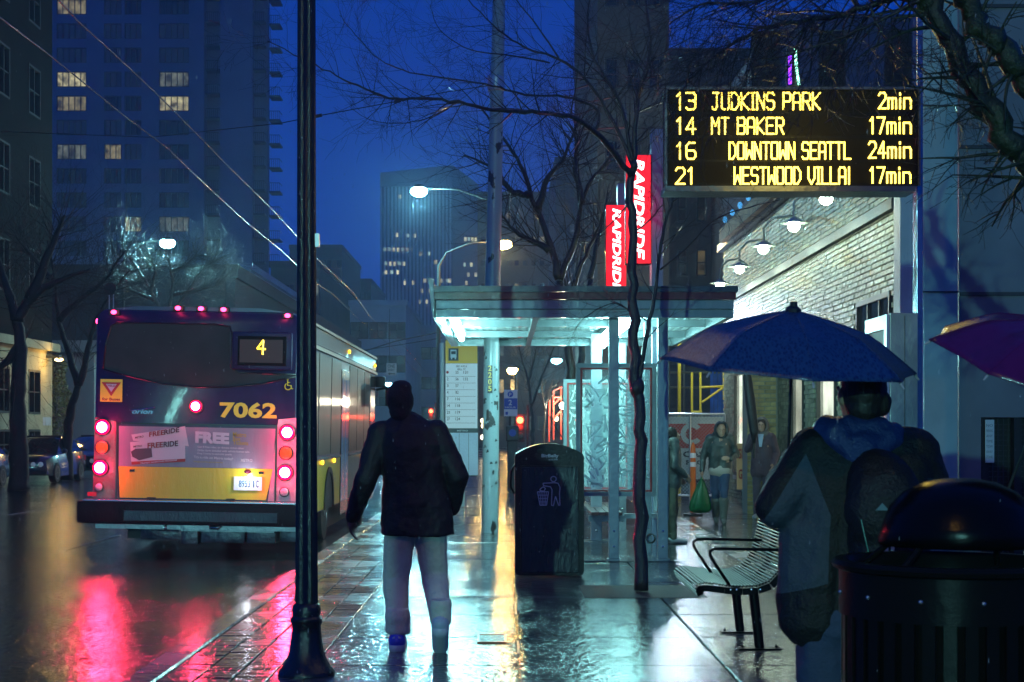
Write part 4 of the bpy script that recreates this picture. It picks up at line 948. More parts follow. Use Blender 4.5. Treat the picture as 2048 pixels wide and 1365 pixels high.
# resample profile for slats
def resample(p, step):
    out = []; acc = 0; last = Vector((p[0][0], 0, p[0][1])); out.append(last.copy()); need = step
    for a, b in zip(p, p[1:]):
        A = Vector((a[0], 0, a[1])); B = Vector((b[0], 0, b[1])); L = (B - A).length; t = need
        while t <= L: out.append(A + (B - A) * (t / L)); t += step
        need = t - L
    return out
ps_ = resample(prof, .0225); slat = bpy.data.meshes.new('slat'); mb = MB().tube([(0, 0, 0), (0, yf - yn, 0)], .0075, 6); slat.from_pydata(mb.v, [], mb.f); slat.materials.append(bk)
for p_ in ps_: put('slat', slat, bn, (p_.x, yn, p_.z))
for yy in (yn - .012, (yn + yf) / 2 - .006, yf):
    q = MB(); off = [(p[0] + .0, p[1] - .012) for p in prof]
    for a, b in zip(off, off[1:]):
        A = Vector((a[0], yy, a[1])); B = Vector((b[0], yy, b[1])); n_ = Vector((-(B - A).z, 0, (B - A).x)).normalized() * -.03 if False else Vector(((B - A).z, 0, -(B - A).x)).normalized() * .045
        q.prism([A, B, B + n_, A + n_], (0, .012, 0))
    eb = q.build('end_bar', bk, bn)
    bl = MB()
    for px_ in (1.52, 1.56, 1.66, 1.72): bl.ell((px_, yy - .002, .43), (.008, .004, .008), seg=8, rings=6)
    bl.build('bolt', mat('bolt_steel', (.5, .5, .5), .25, .9), eb, kind='stuff')
for yy in (yn + .02, yf - .35):
    MB().tube([(1.52, yy, .45), (1.42, yy, .60), (1.385, yy, .66), (1.385, yy, .685), (1.41, yy, .70), (1.46, yy, .703), (1.90, yy, .695)], .011, 8).build('armrest', bk, bn, smooth=True)
for yy in (10.62, 11.5):
    lg = MB().tube([(1.745, yy, 0.01), (1.70, yy, .42)], .033, 16).build('leg', bk, bn, smooth='auto')
    MB().box(1.60, 1.89, yy - .05, yy + .05, .004, .014).build('foot', bk, lg)
    bl = MB()
    for xx in (1.63, 1.86): bl.lathe((xx, yy, .014), [(.012, 0), (.012, .012), (.004, .02)], 6)
    bl.build('bolt', bk, lg, kind='stuff')

# ---- slatted rubbish bin with domed lid
bcx, bcy = pxx(1900, 4.65), 4.65; rr = .315; zr = P(0, 1136, 4.5).z
tb = thing('rubbish_bin', 'round black slatted metal rubbish bin with a domed lid in the near right corner', 'rubbish bin', (bcx, bcy, 0))
bm2 = mat('bin_black', (.006, .006, .006), .3, 0, bump=.08, bscale=30, spec=.09)
slat2 = bpy.data.meshes.new('slat'); mb = MB().box(-.018, .018, -.004, .004, .06, zr - .13); slat2.from_pydata(mb.v, [], mb.f); slat2.materials.append(bm2)
for i in range(34):
    a = 2 * math.pi * i / 34; put('slat', slat2, tb, (bcx + math.cos(a) * rr, bcy + math.sin(a) * rr, 0), a + math.pi / 2)
MB().lathe((bcx, bcy, 0), [(rr - .012, .04), (rr + .012, .04), (rr + .012, .10), (rr - .012, .10), (rr - .012, .04)], 40, close=False).build('base_ring', bm2, tb, smooth='auto')
MB().lathe((bcx, bcy, 0), [(rr - .012, zr - .15), (rr + .012, zr - .15), (rr + .012, zr - .02), (rr + .03, zr - .012), (rr + .035, zr), (rr + .025, zr + .012), (rr, zr + .012), (rr - .012, zr - .005), (rr - .012, zr - .15)], 48, close=False).build('rim', bm2, tb, smooth='auto')
MB().lathe((bcx, bcy, 0), [(.0, .08), (rr - .04, .08), (rr - .035, zr - .05)], 32, close=False).build('liner', mat('liner_dark', (.004, .004, .004), .7, spec=.05), tb)
zd = P(0, 957, 4.65).z; R2 = .235
prof_ = [(R2, zd - .20), (R2 + .01, zd - .195), (R2 * .97, zd - .14), (R2 * .88, zd - .085), (R2 * .70, zd - .04), (R2 * .45, zd - .012), (R2 * .2, zd - .001), (.0, zd)]
MB().lathe((bcx + .03, bcy, 0), prof_, 40, close=False).build('dome_lid', mat('lid_black', (.002, .002, .002), .25, 0, bump=.1, bscale=25, spec=.16), tb, smooth=True)
for i in range(4):
    a = math.pi / 4 + math.pi / 2 * i; MB().tube([(bcx + .03 + math.cos(a) * R2 * .95, bcy + math.sin(a) * R2 * .95, zd - .19), (bcx + math.cos(a) * (rr - .02), bcy + math.sin(a) * (rr - .02), zr - .02)], .01, 6).build('lid_support', bm2, tb)
bl = MB()
for i in range(12): a = 2 * math.pi * i / 12; bl.ell((bcx + math.cos(a) * (rr + .013), bcy + math.sin(a) * (rr + .013), zr - .085), (.007, .007, .007), seg=8, rings=6)
bl.build('bolt', mat('bolt_steel', (.5, .5, .5), .25, .9), tb, kind='stuff')

# ---- site fence, banner, delineator, scaffold
fe = thing('site_fence', 'wire mesh site fence with a red and white banner closing the pavement', 'fence', (4.1, 33.5, 0))
D = 33.5; xa, xb = 3.35, 4.75; zt = P(0, 829, D).z
f = MB()
for xx in (xa, 4.0, xb): f.tube([(xx, D, 0), (xx, D, zt)], .025, 8)
f.tube([(xa, D, zt), (xb, D, zt)], .03, 8).tube([(xa, D, .1), (xb, D, .1)], .025, 8); f.build('frame', mat('galvanised', (.4, .42, .44), .35, .7), fe)
f = MB(); k = xa - zt
st_ = .075
def clipseg(x0, sgn):
    pts = []
    z0_, z1_ = .1, zt; xs0, xs1 = x0, x0 + sgn * (z1_ - z0_)
    lo, hi = 0.0, 1.0
    for bound, side in ((xa, 1), (xb, -1)):
        d0 = (xs0 - bound) * side; d1 = (xs1 - bound) * side
        if d0 < 0 and d1 < 0: return None
        if d0 < 0: lo = max(lo, d0 / (d0 - d1))
        if d1 < 0: hi = min(hi, d0 / (d0 - d1))
    if lo >= hi: return None
    return [(xs0 + (xs1 - xs0) * t, D + .01 * sgn, z0_ + (z1_ - z0_) * t) for t in (lo, hi)]
x = xa - zt
while x < xb + zt:
    for sg_ in (1, -1):
        r_ = clipseg(x, sg_)
        if r_: f.tube(r_, .0035, 4, cap=False)
    x += st_
f.build('mesh', mat('galvanised', (.4, .42, .44), .35, .7), fe, kind='stuff')
bn_ = MB().box(xa + .02, xb - .02, D + .04, D + .05, .45, zt - .05).build('banner', mat('banner_white', (.62, .66, .63), .5, bump=.3, bscale=5), fe)
MB().box(xa + .02, xb - .02, D + .034, D + .038, P(0, 897, D).z, P(0, 848, D).z).build('red_field', mat('banner_red', (.50, .035, .02), .5, bump=.3, bscale=5), bn_)
rg = MB(); cc = P(1384, 868, D)
for i in range(30):
    a0 = R(38 + 284 * i / 30); a1 = R(38 + 284 * (i + 1) / 30)
    p = lambda r, a: (cc.x + r * math.cos(a), D + .03, cc.z + r * math.sin(a)); rg.quad(p(.135, a0), p(.24, a0), p(.24, a1), p(.135, a1))
rg.box(cc.x - .26, cc.x - .1, D + .027, D + .0295, cc.z - .006, cc.z + .006)
rg.build('ring_letter', mat('banner_white', (.62, .66, .63), .5), bn_)
tx = MB(); put_text(tx, 'CAST', P(1366, 915, D + .03), (.62, 0, 0), (0, 0, .13), .04); put_text(tx, 'PRO', P(1372, 930, D + .03), (.4, 0, 0), (0, 0, .1), .04); tx.build('lettering', mat('print_dark', (.03, .03, .04), .6), bn_)
D = 27.5; c = P(1386, 960, D); dl = thing('delineator_post', 'orange plastic delineator post with two white bands in front of the site fence', 'traffic post', (c.x, D, 0))
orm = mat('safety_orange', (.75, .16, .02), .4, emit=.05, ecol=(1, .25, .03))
MB().lathe((c.x, D, 0), [(.17, 0), (.17, .03), (.06, .05), (.05, .06)], 20).build('foot', mat('rubber_black', (.02, .02, .02), .6), dl)
MB().lathe((c.x, D, 0), [(.052, .05), (.05, .88), (.045, 1.2), (.02, 1.28), (.0, 1.3)], 20, close=False).build('tube', orm, dl, smooth=True)
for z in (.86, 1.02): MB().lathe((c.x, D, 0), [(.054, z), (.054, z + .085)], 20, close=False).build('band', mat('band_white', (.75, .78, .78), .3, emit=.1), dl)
D = 37
sf = thing('scaffold', 'yellow tube scaffold with blue netting behind the site fence', 'scaffold', (4.6, D, 0))
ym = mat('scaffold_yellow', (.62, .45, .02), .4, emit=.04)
for (a, b) in (((1401, 745), (1401, 832)), ((1448, 745), (1448, 800)), ((1401, 775), (1448, 773)), ((1404, 805), (1446, 776)), ((1384, 824), (1404, 824)), ((1384, 745), (1384, 828))):
    MB().tube([P(*a, D), P(*b, D)], .028, 8).build('tube', ym, sf)
for px_ in (1338, 1368): MB().tube([P(px_, 700, D + 2), P(px_, 836, D + 2)], .03, 6).build('tube', mat('dull_tube', (.12, .11, .05), .5), sf)
for py_ in (712, 745, 775): MB().tube([P(1330, py_, D + 2), P(1440, py_ + 1, D + 2)], .03, 6).build('tube', mat('dull_tube', (.12, .11, .05), .5), sf)
for i in range(5):
    x0 = pxx(1420 + i * 8, 39); MB().prism([(x0, 39, 0), (x0 + .08, 38.95, 0), (x0 + .09, 38.95, P(0, 640, 39).z), (x0 + .01, 39, P(0, 640, 39).z)], (0, .02, 0)).build('netting', mat('blue_netting', (.03, .12, .35), .6, bump=.5, bscale=6, var=.5), sf)
MB().box(pxx(1326, 40), pxx(1460, 40), 40, 41, 0, 3.2).build('hoarding', mat('dark_hoarding', (.05, .06, .05), .7, bump=.4, bscale=4, var=.5), sf)
D = 36.0; fl = thing('site_floodlight', 'blue white floodlight on a stand behind the site fence', 'floodlight', (4.05, D, 0))
MB().tube([(4.05, D, 0), (4.05, D, 4.1)], .04, 8).build('stand', ym, fl)
hd = MB().box(3.85, 4.25, D - .05, D + .12, 4.05, 4.35, bev=.02).build('housing', mat('signal_black', (.015, .015, .015), .5), fl)
MB().box(3.88, 4.22, D - .06, D - .051, 4.08, 4.32).build('lens', glow('flood_white', (.62, .82, 1), 90), hd)
lamp('flood_light', fl, (4.05, D - .3, 4.15), (.65, .85, 1), 260, .15)
# red crane-like lit frame and far lights
D = 70; rf = thing('red_gantry', 'red steel gantry with a bright work lamp behind the shelter glass', 'gantry', (pxx(1118, D), D, 0))
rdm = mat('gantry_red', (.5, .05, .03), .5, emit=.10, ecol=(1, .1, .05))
for a, b in (((1107, 880), (1107, 782)), ((1122, 880), (1122, 778)), ((1107, 782), (1124, 774)), ((1107, 810), (1122, 795)), ((1107, 840), (1122, 822)), ((1107, 795), (1122, 795)), ((1098, 884), (1099, 800))):
    MB().tube([P(*a, D), P(*b, D)], .04, 6).build('strut', rdm, rf)
MB().ell(P(1126, 812, D - .3), (.16, .1, .16)).build('work_lamp', glow('work_light', (1, .93, .7), 22), rf)
lamp('work_light', rf, P(1126, 812, D - .7), (1, .9, .65), 500, .15)
for i, (px_, py_, D, col_, s_, what) in enumerate(((965, 842, 90, (1, .8, .4), 7, 'upper pale yellow'), (966, 852, 90, (1, .8, .4), 7, 'middle pale yellow'), (965, 875, 90, (1, .85, .6), 9, 'lower pale yellow'), (1113, 838, 90, (1, .85, .5), 9, 'slanting yellow'))):
    c = P(px_, py_, D); t = thing('shop_lamp', what + ' shop light in the dark street ' + ('between stop sign and utility pole' if i < 3 else 'left of the shelter glass'), 'light', (c.x, D, c.z))
    MB().box(c.x - .2, c.x + .2, D + .12, D + .2, c.z - .25, c.z + .25).build('backplate', dark_metal, t); MB().ell((c.x, D, c.z), (.11, .1, .14)).build('globe', glow('shop_globe_%d' % i, col_, s_), t)
# ================================================================== BUS
BD = 19.7
bus = thing('city_bus', 'dark blue articulated-style city bus seen from behind, red lights on, number 7062'.replace('articulated-style ', ''), 'bus', (-3.96 - .02, BD, ROADZ))
def Bx(px): return pxx(px, BD)
def Bz(py, px=387): return P(0, py - (px - 387) * .0185, BD).z
navy = mat('bus_navy', (.018, .013, .065), .35, 0, bump=.1, bscale=9, coat=.12, var=.25, vscale=5)
bx0, bx1 = Bx(182), Bx(592); zb0, zt0 = Bz(1040), Bz(620); BL = 11.6
def section(y, inset, top, botz=None, n=6):
    r = .16; x0, x1 = bx0 + inset, bx1 - inset; z0 = botz or zb0; pts = [(x0, y, z0), (x1, y, z0)]
    for i in range(n + 1):
        a = math.pi / 2 * i / n; pts.append((x1 - r + r * math.cos(a), y, top - r + r * math.sin(a)))
    for i in range(n + 1):
        a = math.pi / 2 + math.pi / 2 * i / n; pts.append((x0 + r + r * math.cos(a), y, top - r + r * math.sin(a)))
    return pts
def loft(secs, cap=True):
    m = MB(); n = len(secs[0])
    for s_ in secs: m.v += [Vector(p) for p in s_]
    for i in range(len(secs) - 1):
        for j in range(n): a = i * n + j; b = i * n + (j + 1) % n; m.f.append([a, b, b + n, a + n])
    if cap: m.f.append(list(range(n))[::-1]); m.f.append([(len(secs) - 1) * n + j for j in range(n)])
    return m
loft([section(BD, .05, zt0 - .03), section(BD + .03, .015, zt0 - .005), section(BD + .12, 0, zt0), section(BD + BL - .3, 0, zt0), section(BD + BL, .08, zt0 - .06)]).build('body', navy, bus, smooth='auto')
# roof crown and clearance lights
MB().prism([(bx0 + .1, BD + .02, zt0 - .02), (bx0 + .5, BD + .02, zt0 + .035), (bx1 - .5, BD + .02, zt0 + .035), (bx1 - .1, BD + .02, zt0 - .02)], (0, BL - .4, 0)).build('roof', mat('bus_roof', (.05, .045, .12), .3, coat=.5), bus)
redhot = glow('tail_red', (1, .0, .045), 5); redcore = glow('tail_core', (1, .03, .085), 420); redsmall = glow('marker_red', (1, .03, .15), 16)
for px_, py_ in ((220, 625), (348, 617), (394, 618), (439, 620), (567, 632)):
    c = Vector((Bx(px_), BD - .01, Bz(py_, px_)))
    h = MB().box(c.x - .07, c.x + .07, c.y - .01, c.y + .03, c.z - .035, c.z + .035, bev=.008).build('marker_housing', mat('lamp_black', (.01, .01, .01), .4), bus)
    MB().ell(c + Vector((0, -.03, 0)), (.035, .025, .026), seg=12, rings=8).build('marker_lens', redsmall, h, smooth=True)
    lamp('marker_light', bus, c + Vector((0, -.10, 0)), REDL, .5, .03)
MB().ell((bx0 - .01, BD + .15, Bz(645)), (.02, .04, .035)).build('marker_lens', redsmall, bus)
# rear window: one dark curved glass with the raised sign housing
def rpoly(pts, y, d, name, m, parent=bus, **k): return MB().prism([(Bx(a), y, Bz(b)) for a, b in pts], (0, d, 0)).build(name, m, parent, **k)
rpoly([(200, 742), (204, 690), (214, 655), (226, 648), (420, 648), (452, 652), (452, 735), (470, 744), (584, 748), (574, 752), (520, 764), (450, 772), (390, 774), (320, 768), (250, 754)], BD - .012, .010, 'rear_window', mat('rear_glass', (.035, .028, .034), .45, bump=.12, bscale=5, coat=.12, var=.3, vscale=3, spec=.25))
wf_ = MB(); ol = [(200, 742), (204, 690), (214, 655), (226, 648), (420, 648), (452, 652), (456, 668), (456, 735), (470, 744), (590, 746)]
wf_.tube([(Bx(a), BD - .012, Bz(b)) for a, b in ol], .012, 6); wf_.tube([(Bx(a), BD - .012, Bz(b)) for a, b in [(200, 742), (250, 755), (320, 769), (390, 775), (450, 773), (520, 765), (586, 750)]], .012, 6)
wf_.build('window_seal', mat('seal_black', (.008, .008, .010), .3, coat=.6), bus, smooth=True)
sb = MB().box(Bx(458), Bx(578), BD - .075, BD - .002, Bz(738), Bz(662), bev=.03).build('sign_housing', navy, bus, smooth='auto')
MB().box(Bx(470), Bx(567), BD - .088, BD - .0755, Bz(730), Bz(671), bev=.005).build('sign_bezel', mat('bezel_black', (.012, .008, .010), .6, spec=.15), sb)
MB().box(Bx(474), Bx(560), BD - .092, BD - .0885, Bz(724), Bz(678)).build('sign_glass', mat('sign_glass', (.05, .04, .045), .5, coat=0, spec=.15, emit=.02, ecol=(1, .7, .7)), sb)
mb = MB()
for pa, pb in (((521, 679), (520, 708)), ((521, 679), (509, 696)), ((509, 696), (526, 697))):
    A = Vector((Bx(pa[0]), BD - .097, Bz(pa[1]))); B = Vector((Bx(pb[0]), BD - .097, Bz(pb[1]))); mb.tube([A, B], .011, 6)
mb.build('route_number', glow('route_yellow', (1, .72, .04), 4), sb)
# lower engine door: grey advertisement over yellow
for (a, b, c_, d) in ((230, 551, 850.5, 848), (229, 233, 1000, 850), (547, 551, 1000, 850)):
    MB().box(Bx(a), Bx(b), BD - .026, BD - .019, Bz(c_), Bz(d)).build('panel_gap', mat('seal_black', (.008, .008, .010), .3, coat=.6), bus)
for px_ in (262, 520): MB().box(Bx(px_ - 5), Bx(px_ + 5), BD - .03, BD - .023, Bz(946), Bz(941), bev=.002).build('door_latch', mat('seal_black', (.008, .008, .010), .3, coat=.6), bus)
y1_ = BD - .022
rpoly([(232, 850), (549, 850), (530, 1000), (238, 1000)], BD - .018, .016, 'engine_door', navy)
rpoly([(234, 855), (547, 855), (543, 935), (235, 935)], y1_, .003, 'advert', mat('advert_grey', (.27, .26, .33), .35, bump=.25, bscale=10, coat=.25, stretch=(1, 1, .25), var=.12, vscale=3), bus)
rpoly([(235, 935.5), (543, 935.5), (530, 998), (238, 998)], y1_, .003, 'yellow_panel', mat('bus_yellow', (.80, .62, .02), .3, bump=.12, bscale=22, coat=.5, stretch=(1, 1, .3), var=.06, vscale=6), bus)
ad = [o for o in bus.children if o.name.startswith('advert')][0]
ya = y1_ - .003
def AP(px, py): return Vector((Bx(px), ya, Bz(py)))
tk = MB(); tk.prism([AP(259, 872), AP(366, 853), AP(374, 893), AP(263, 884)], (0, .002, 0)); tko = tk.build('ticket', mat('ticket_white', (.62, .62, .62), .4), ad)
ya -= .003; t2 = MB(); t2.prism([AP(257, 887), AP(366, 876), AP(368, 922), AP(260, 929)], (0, .002, 0)); t2.build('ticket', mat('ticket_white', (.62, .62, .62), .4), ad)
ya -= .002; MB().prism([AP(260, 926), AP(368, 918), AP(368, 924), AP(261, 932)], (0, .001, 0)).build('ticket_band', mat('ticket_red', (.38, .02, .03), .4), ad)
MB().prism([AP(259, 906), AP(268, 900), AP(300, 898), AP(302, 916), AP(276, 923), AP(262, 916)], (0, .001, 0)).build('bus_picture', mat('picture_plum', (.10, .05, .08), .4), ad)
ya -= .002
def btext(st, x0, y0, x1, y1b, h, m, name='lettering', bold=.02, shear=0, parent=ad):
    mb = MB(); o_ = AP(x0, y0); put_text(mb, st, o_, AP(x1, y1b) - o_, (0, 0, h * BD / F), bold, shear); return mb.build(name, m, parent)
rt = mat('print_red', (.28, .01, .02), .4); dt = mat('print_plum', (.07, .01, .03), .4); wt = mat('advert_white', (.62, .62, .66), .4); yt = mat('advert_yellow', (.42, .34, .05), .4)
btext('FREE', 292, 899, 323, 896, 11, rt, bold=.03); btext('RIDE', 324, 896, 353, 893, 11, dt, bold=.03)
btext('FREE', 295, 876, 325, 871, 10, rt, bold=.03); btext('RIDE', 325, 871, 355, 865, 10, dt, bold=.03)
btext('METRO', 264, 898, 281, 896, 4, dt); btext('METRO', 267, 880, 284, 877, 4, dt); btext('TRANSIT INCENTIVES PROGRAM', 278, 930.5, 351, 922.5, 3, wt)
btext('FREE', 387, 886, 455, 888, 23, wt, bold=.06)
btext('Metro', 462, 872, 489, 873, 9, yt); btext('Bus', 462, 880, 477, 880.5, 8, yt); btext('Tickets', 462, 888, 493, 889, 8, yt)
for i, s_ in enumerate(('Get 8 free rides, or donate ticket value', 'Order form included with vehicle license tabs', 'King County households qualify')):
    btext(s_, 392, 896 + i * 6.6, 392 + len(s_) * 2.3, 897.5 + i * 6.6, 4.2, wt, bold=.01)
btext('Try a ride on Metro today!', 385, 918, 463, 920.5, 6.5, wt, bold=.01); btext('kingcounty.gov/metro', 385, 925.5, 443, 926.5, 4, yt, bold=.01); btext('METRO', 479, 922, 502, 922.5, 6, wt)
# fleet number, wheelchair, yield sticker, maker badge, plate
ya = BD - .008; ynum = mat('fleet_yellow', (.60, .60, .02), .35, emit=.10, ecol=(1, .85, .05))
def btx2(st, x0, y0, x1, h, m, name, bold=.02, shear=0, rise=0):
    mb = MB(); o_ = Vector((Bx(x0), ya, Bz(y0))); put_text(mb, st, o_, (Bx(x1) - Bx(x0), 0, rise), (0, 0, h * BD / F), bold, shear); return mb.build(name, m, bus)
btx2('7062', 434, 835, 548, 32, ynum, 'fleet_number', bold=.035)
btx2('orion', 259, 830, 300, 9, mat('badge_chrome', (.6, .6, .6), .2, 1), 'maker_badge', shear=.3)
MB().tube([(Bx(256), ya, Bz(824)), (Bx(304), ya, Bz(817)), (Bx(300), ya, Bz(829))], .006, 5).build('maker_badge', mat('badge_chrome', (.6, .6, .6), .2, 1), bus)
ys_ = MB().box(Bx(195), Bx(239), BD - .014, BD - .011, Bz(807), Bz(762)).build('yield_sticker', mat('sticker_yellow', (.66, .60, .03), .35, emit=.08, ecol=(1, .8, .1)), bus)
def tri(r, m, y, nm, par): MB().prism([(Bx(217) - r, y, Bz(768) + (0 if r > .11 else -.022)), (Bx(217), y, Bz(796) + (.0 if r > .11 else .055)), (Bx(217) + r, y, Bz(768) + (0 if r > .11 else -.022))], (0, .001, 0)).build(nm, m, par)
tri(.125, mat('print_red2', (.45, .02, .03), .4), BD - .017, 'red_triangle', ys_); tri(.07, wt, BD - .019, 'white_triangle', ys_)
ya = BD - .021; mb = MB(); put_text(mb, 'YIELD', (Bx(209), ya, Bz(777)), (.10, 0, 0), (0, 0, .025), .02); put_text(mb, 'for Buses', (Bx(199), BD - .016, Bz(805)), (Bx(235) - Bx(199), 0, 0), (0, 0, .04), .03); mb.build('sticker_print', rt, ys_)
wc = MB(); q = lambda a, b: (Bx(a), BD - .006, Bz(b))
wc.tube([q(569, 757), q(569, 768), q(575, 768), q(578, 775), q(580, 774)], .006, 6); wc.tube([q(569, 762), q(574, 762)], .005, 6)
wc.tube([q(570 + 6.5 * math.cos(R(t)), 770 + 6.5 * math.sin(R(t))) for t in range(-20, 260, 20)], .006, 6); wc.ell(q(569, 755), (.012, .004, .012)); wc.build('wheelchair_symbol', ynum, bus)
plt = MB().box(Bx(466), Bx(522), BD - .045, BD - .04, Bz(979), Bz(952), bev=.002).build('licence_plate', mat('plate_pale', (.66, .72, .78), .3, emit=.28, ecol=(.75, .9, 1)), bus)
mb = MB(); put_text(mb, '8953', (Bx(476), BD - .047, Bz(973)), (Bx(499) - Bx(476), 0, 0), (0, 0, .092), .02); put_text(mb, '1', (Bx(504), BD - .047, Bz(973)), (.02, 0, 0), (0, 0, .092), .02); put_text(mb, 'C', (Bx(510), BD - .047, Bz(973)), (.036, 0, 0), (0, 0, .092), .02); mb.build('plate_number', mat('plate_blue', (.05, .12, .25), .4), plt)
MB().ell((Bx(493), BD - .03, Bz(942)), (.045, .03, .028)).build('plate_lamp', mat('lamp_maroon', (.12, .01, .03), .2, coat=1), bus)
lamp('plate_light', bus, (Bx(494), BD - .16, Bz(950)), (.8, .92, 1), 3.0, .02)
# lamp clusters
cl_m = mat('cluster_plum', (.14, .012, .035), .14, bump=.3, bscale=25, coat=1)
rpoly([(186, 838), (228, 846), (236, 1000), (184, 1000)], BD - .02, .019, 'lamp_panel', cl_m)
rpoly([(552, 836), (592, 832), (592, 1000), (534, 1000)], BD - .02, .019, 'lamp_panel', mat('cluster_silver', (.45, .30, .36), .2, bump=.5, bscale=25, coat=1, stretch=(1, 1, .3)))
for cx_, pts in ((200, ((858, 202, 15, 0), (898, 202, 13, 1), (939, 199, 15, 0), (978, 197, 8, 2))), (569, ((862, 571, 15, 0), (903, 569, 13, 1), (942, 568, 15, 0), (981, 567, 9, 2)))):
    for py_, px_, r, k in pts:
        c = Vector((Bx(px_), BD - .03, Bz(py_))); rr_ = r * BD / F
        h = MB().lathe(c, [(rr_ * 1.12, 0), (rr_ * 1.12, .02), (rr_ * 1.02, .025)], 24, axis=(0, -1, 0)).build('lamp_ring', mat('lamp_black', (.01, .01, .01), .4), bus)
        lens = MB()
        if k == 0:
            lens.ell(c + Vector((0, -.022, 0)), (rr_, .03, rr_), seg=24, rings=12)
        else: lens.ell(c + Vector((0, -.022, 0)), (rr_ * .95, .02, rr_ * .95), seg=24, rings=12)
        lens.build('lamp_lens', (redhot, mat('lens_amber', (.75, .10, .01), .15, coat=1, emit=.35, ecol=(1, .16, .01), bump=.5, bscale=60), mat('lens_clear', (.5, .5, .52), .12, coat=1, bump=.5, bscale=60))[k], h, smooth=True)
        if k == 0: MB().ell(c + Vector((0, -.036, 0)), (rr_ * .72, .022, rr_ * .72), seg=20, rings=10).build('lamp_core', redcore, h, smooth=True)
        if k == 0: lamp('tail_light', bus, c + Vector((0, -.15, 0)), REDL, 15, .09)
c = Vector((Bx(387), BD - .02, Bz(813))); MB().lathe(c, [(.095, 0), (.095, .02)], 24, axis=(0, -1, 0)).build('lamp_ring', mat('lamp_black', (.01, .01, .01), .4), bus)
MB().ell(c + Vector((0, -.02, 0)), (.075, .03, .075)).build('lamp_lens', redhot, bus, smooth=True); MB().ell(c + Vector((0, -.034, 0)), (.055, .022, .055)).build('lamp_core', redcore, bus, smooth=True); lamp('tail_light', bus, c + Vector((0, -.16, 0)), REDL, 5, .07)
# bumper
bmp = mat('bumper_rubber', (.016, .005, .010), .5, bump=.3, bscale=26, spec=.25, stretch=(1, 1, .3))
mb = MB(); mb.box(Bx(163), Bx(608), BD - .30, BD - .03, Bz(1048), Bz(1004), bev=.03); bo = mb.build('bumper', bmp, bus, smooth='auto')
MB().box(Bx(258), Bx(562), BD - .315, BD - .301, Bz(1041), Bz(1021), bev=.004).build('bumper_inset', mat('inset_grey', (.04, .04, .06), .35, bump=.5, bscale=30, coat=.2, stretch=(1, 1, .25)), bo)
MB().box(Bx(176), Bx(600), BD - .29, BD - .04, Bz(1004) + .002, Bz(1001), bev=.003).build('bumper_strip', mat('strip_silver', (.6, .6, .65), .2, .8), bo)
MB().box(Bx(560), Bx(563), BD - .318, BD - .301, Bz(1042), Bz(1020)).box(Bx(256), Bx(258), BD - .318, BD - .301, Bz(1042), Bz(1020)).build('bumper_divider', bmp, bo)
for px_ in (302, 460): MB().box(Bx(px_ - 9), Bx(px_ + 9), BD - .05, BD - .022, Bz(1001) + .003, Bz(998) + .012, bev=.004).build('door_hinge', mat('lamp_black', (.01, .01, .01), .4), bus)
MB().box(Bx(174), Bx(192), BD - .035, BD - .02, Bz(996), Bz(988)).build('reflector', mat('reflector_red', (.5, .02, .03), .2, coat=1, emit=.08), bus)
# underbody
ub = mat('underbody', (.07, .07, .09), .3, .5, bump=.6, bscale=12, coat=.4, var=.4)
for (a, b, c_, d, dy) in ((262, 346, 1052, 1087, .5), (350, 384, 1056, 1094, .35), (388, 478, 1062, 1090, .4), (482, 540, 1062, 1090, .42), (545, 600, 1060, 1088, .6)):
    MB().box(Bx(a), Bx(b), BD + dy, BD + dy + 1.2, max(ROADZ + .06, Bz(d)), Bz(c_), bev=.01).build('underbody_box', ub, bus, smooth='auto')
MB().box(Bx(190), Bx(590), BD - .02, BD + .25, Bz(1060), Bz(1049)).box(Bx(352), Bx(540), BD + .28, BD + .33, Bz(1066), Bz(1061)).build('underbody_frame', mat('underbody_pale', (.30, .32, .34), .3, .6, bump=.5, bscale=16), bus)
MB().tube([(Bx(420), BD - .03, Bz(1054)), (Bx(436), BD - .06, Bz(1054)), (Bx(442), BD - .05, Bz(1049))], .03, 10).tube([(Bx(300), BD + .1, Bz(1057)), (Bx(335), BD + .0, Bz(1056))], .045, 12).build('exhaust_pipe', mat('pipe_silver', (.5, .5, .5), .25, .9), bus, smooth=True)
MB().box(bx0 + .12, bx1 - .12, BD + 1.4, BD + BL - .8, .02, zb0).build('chassis', mat('chassis_black', (.01, .01, .012), .5), bus)
# right hand side of the bus
XR = bx1
def side(y0, y1, z0, z1, name, m, d=.012, parent=bus, bev=0): return MB().box(XR + .001, XR + d, y0, y1, z0, z1, bev=bev).build(name, m, parent)
glassm = mat('bus_side_glass', (.05, .05, .045), .4, bump=.12, bscale=3, coat=.05, var=.4, vscale=2, spec=.3)
sidey = mat('side_yellow', (.42, .25, .02), .35, bump=.2, bscale=8, coat=.2); sideg = mat('side_grey', (.14, .15, .14), .35, bump=.2, bscale=8, coat=.2, var=.2)
def D2(px): return -XR * F / (CX - px)
def YZ(px, py): return (CX - px) and (CH + (HY - py) / F * D2(px))
zw1, zw0 = 2.62, 1.18
side(BD + .9, BD + BL - .2, zw1 + .1, zt0 - .1, 'side_fascia', mat('side_fascia', (.07, .09, .09), .45, bump=.2, bscale=8, coat=.1))
MB().box(XR + .001, XR + .05, BD + .9, BD + BL - .2, zw1 + .02, zw1 + .07).build('gutter_trim', mat('trim_chrome', (.35, .32, .24), .4, .6), bus)
MB().box(XR + .001, XR + .04, BD + .9, BD + BL - .2, zt0 - .09, zt0 - .05).build('gutter_trim', mat('trim_chrome', (.35, .32, .24), .4, .6), bus)
yy = [BD + .5, BD + 2.0, BD + 3.55, BD + 4.95]
for a, b in zip(yy, yy[1:]): side(a + .04, b - .04, zw0, zw1, 'side_window', glassm, .014)
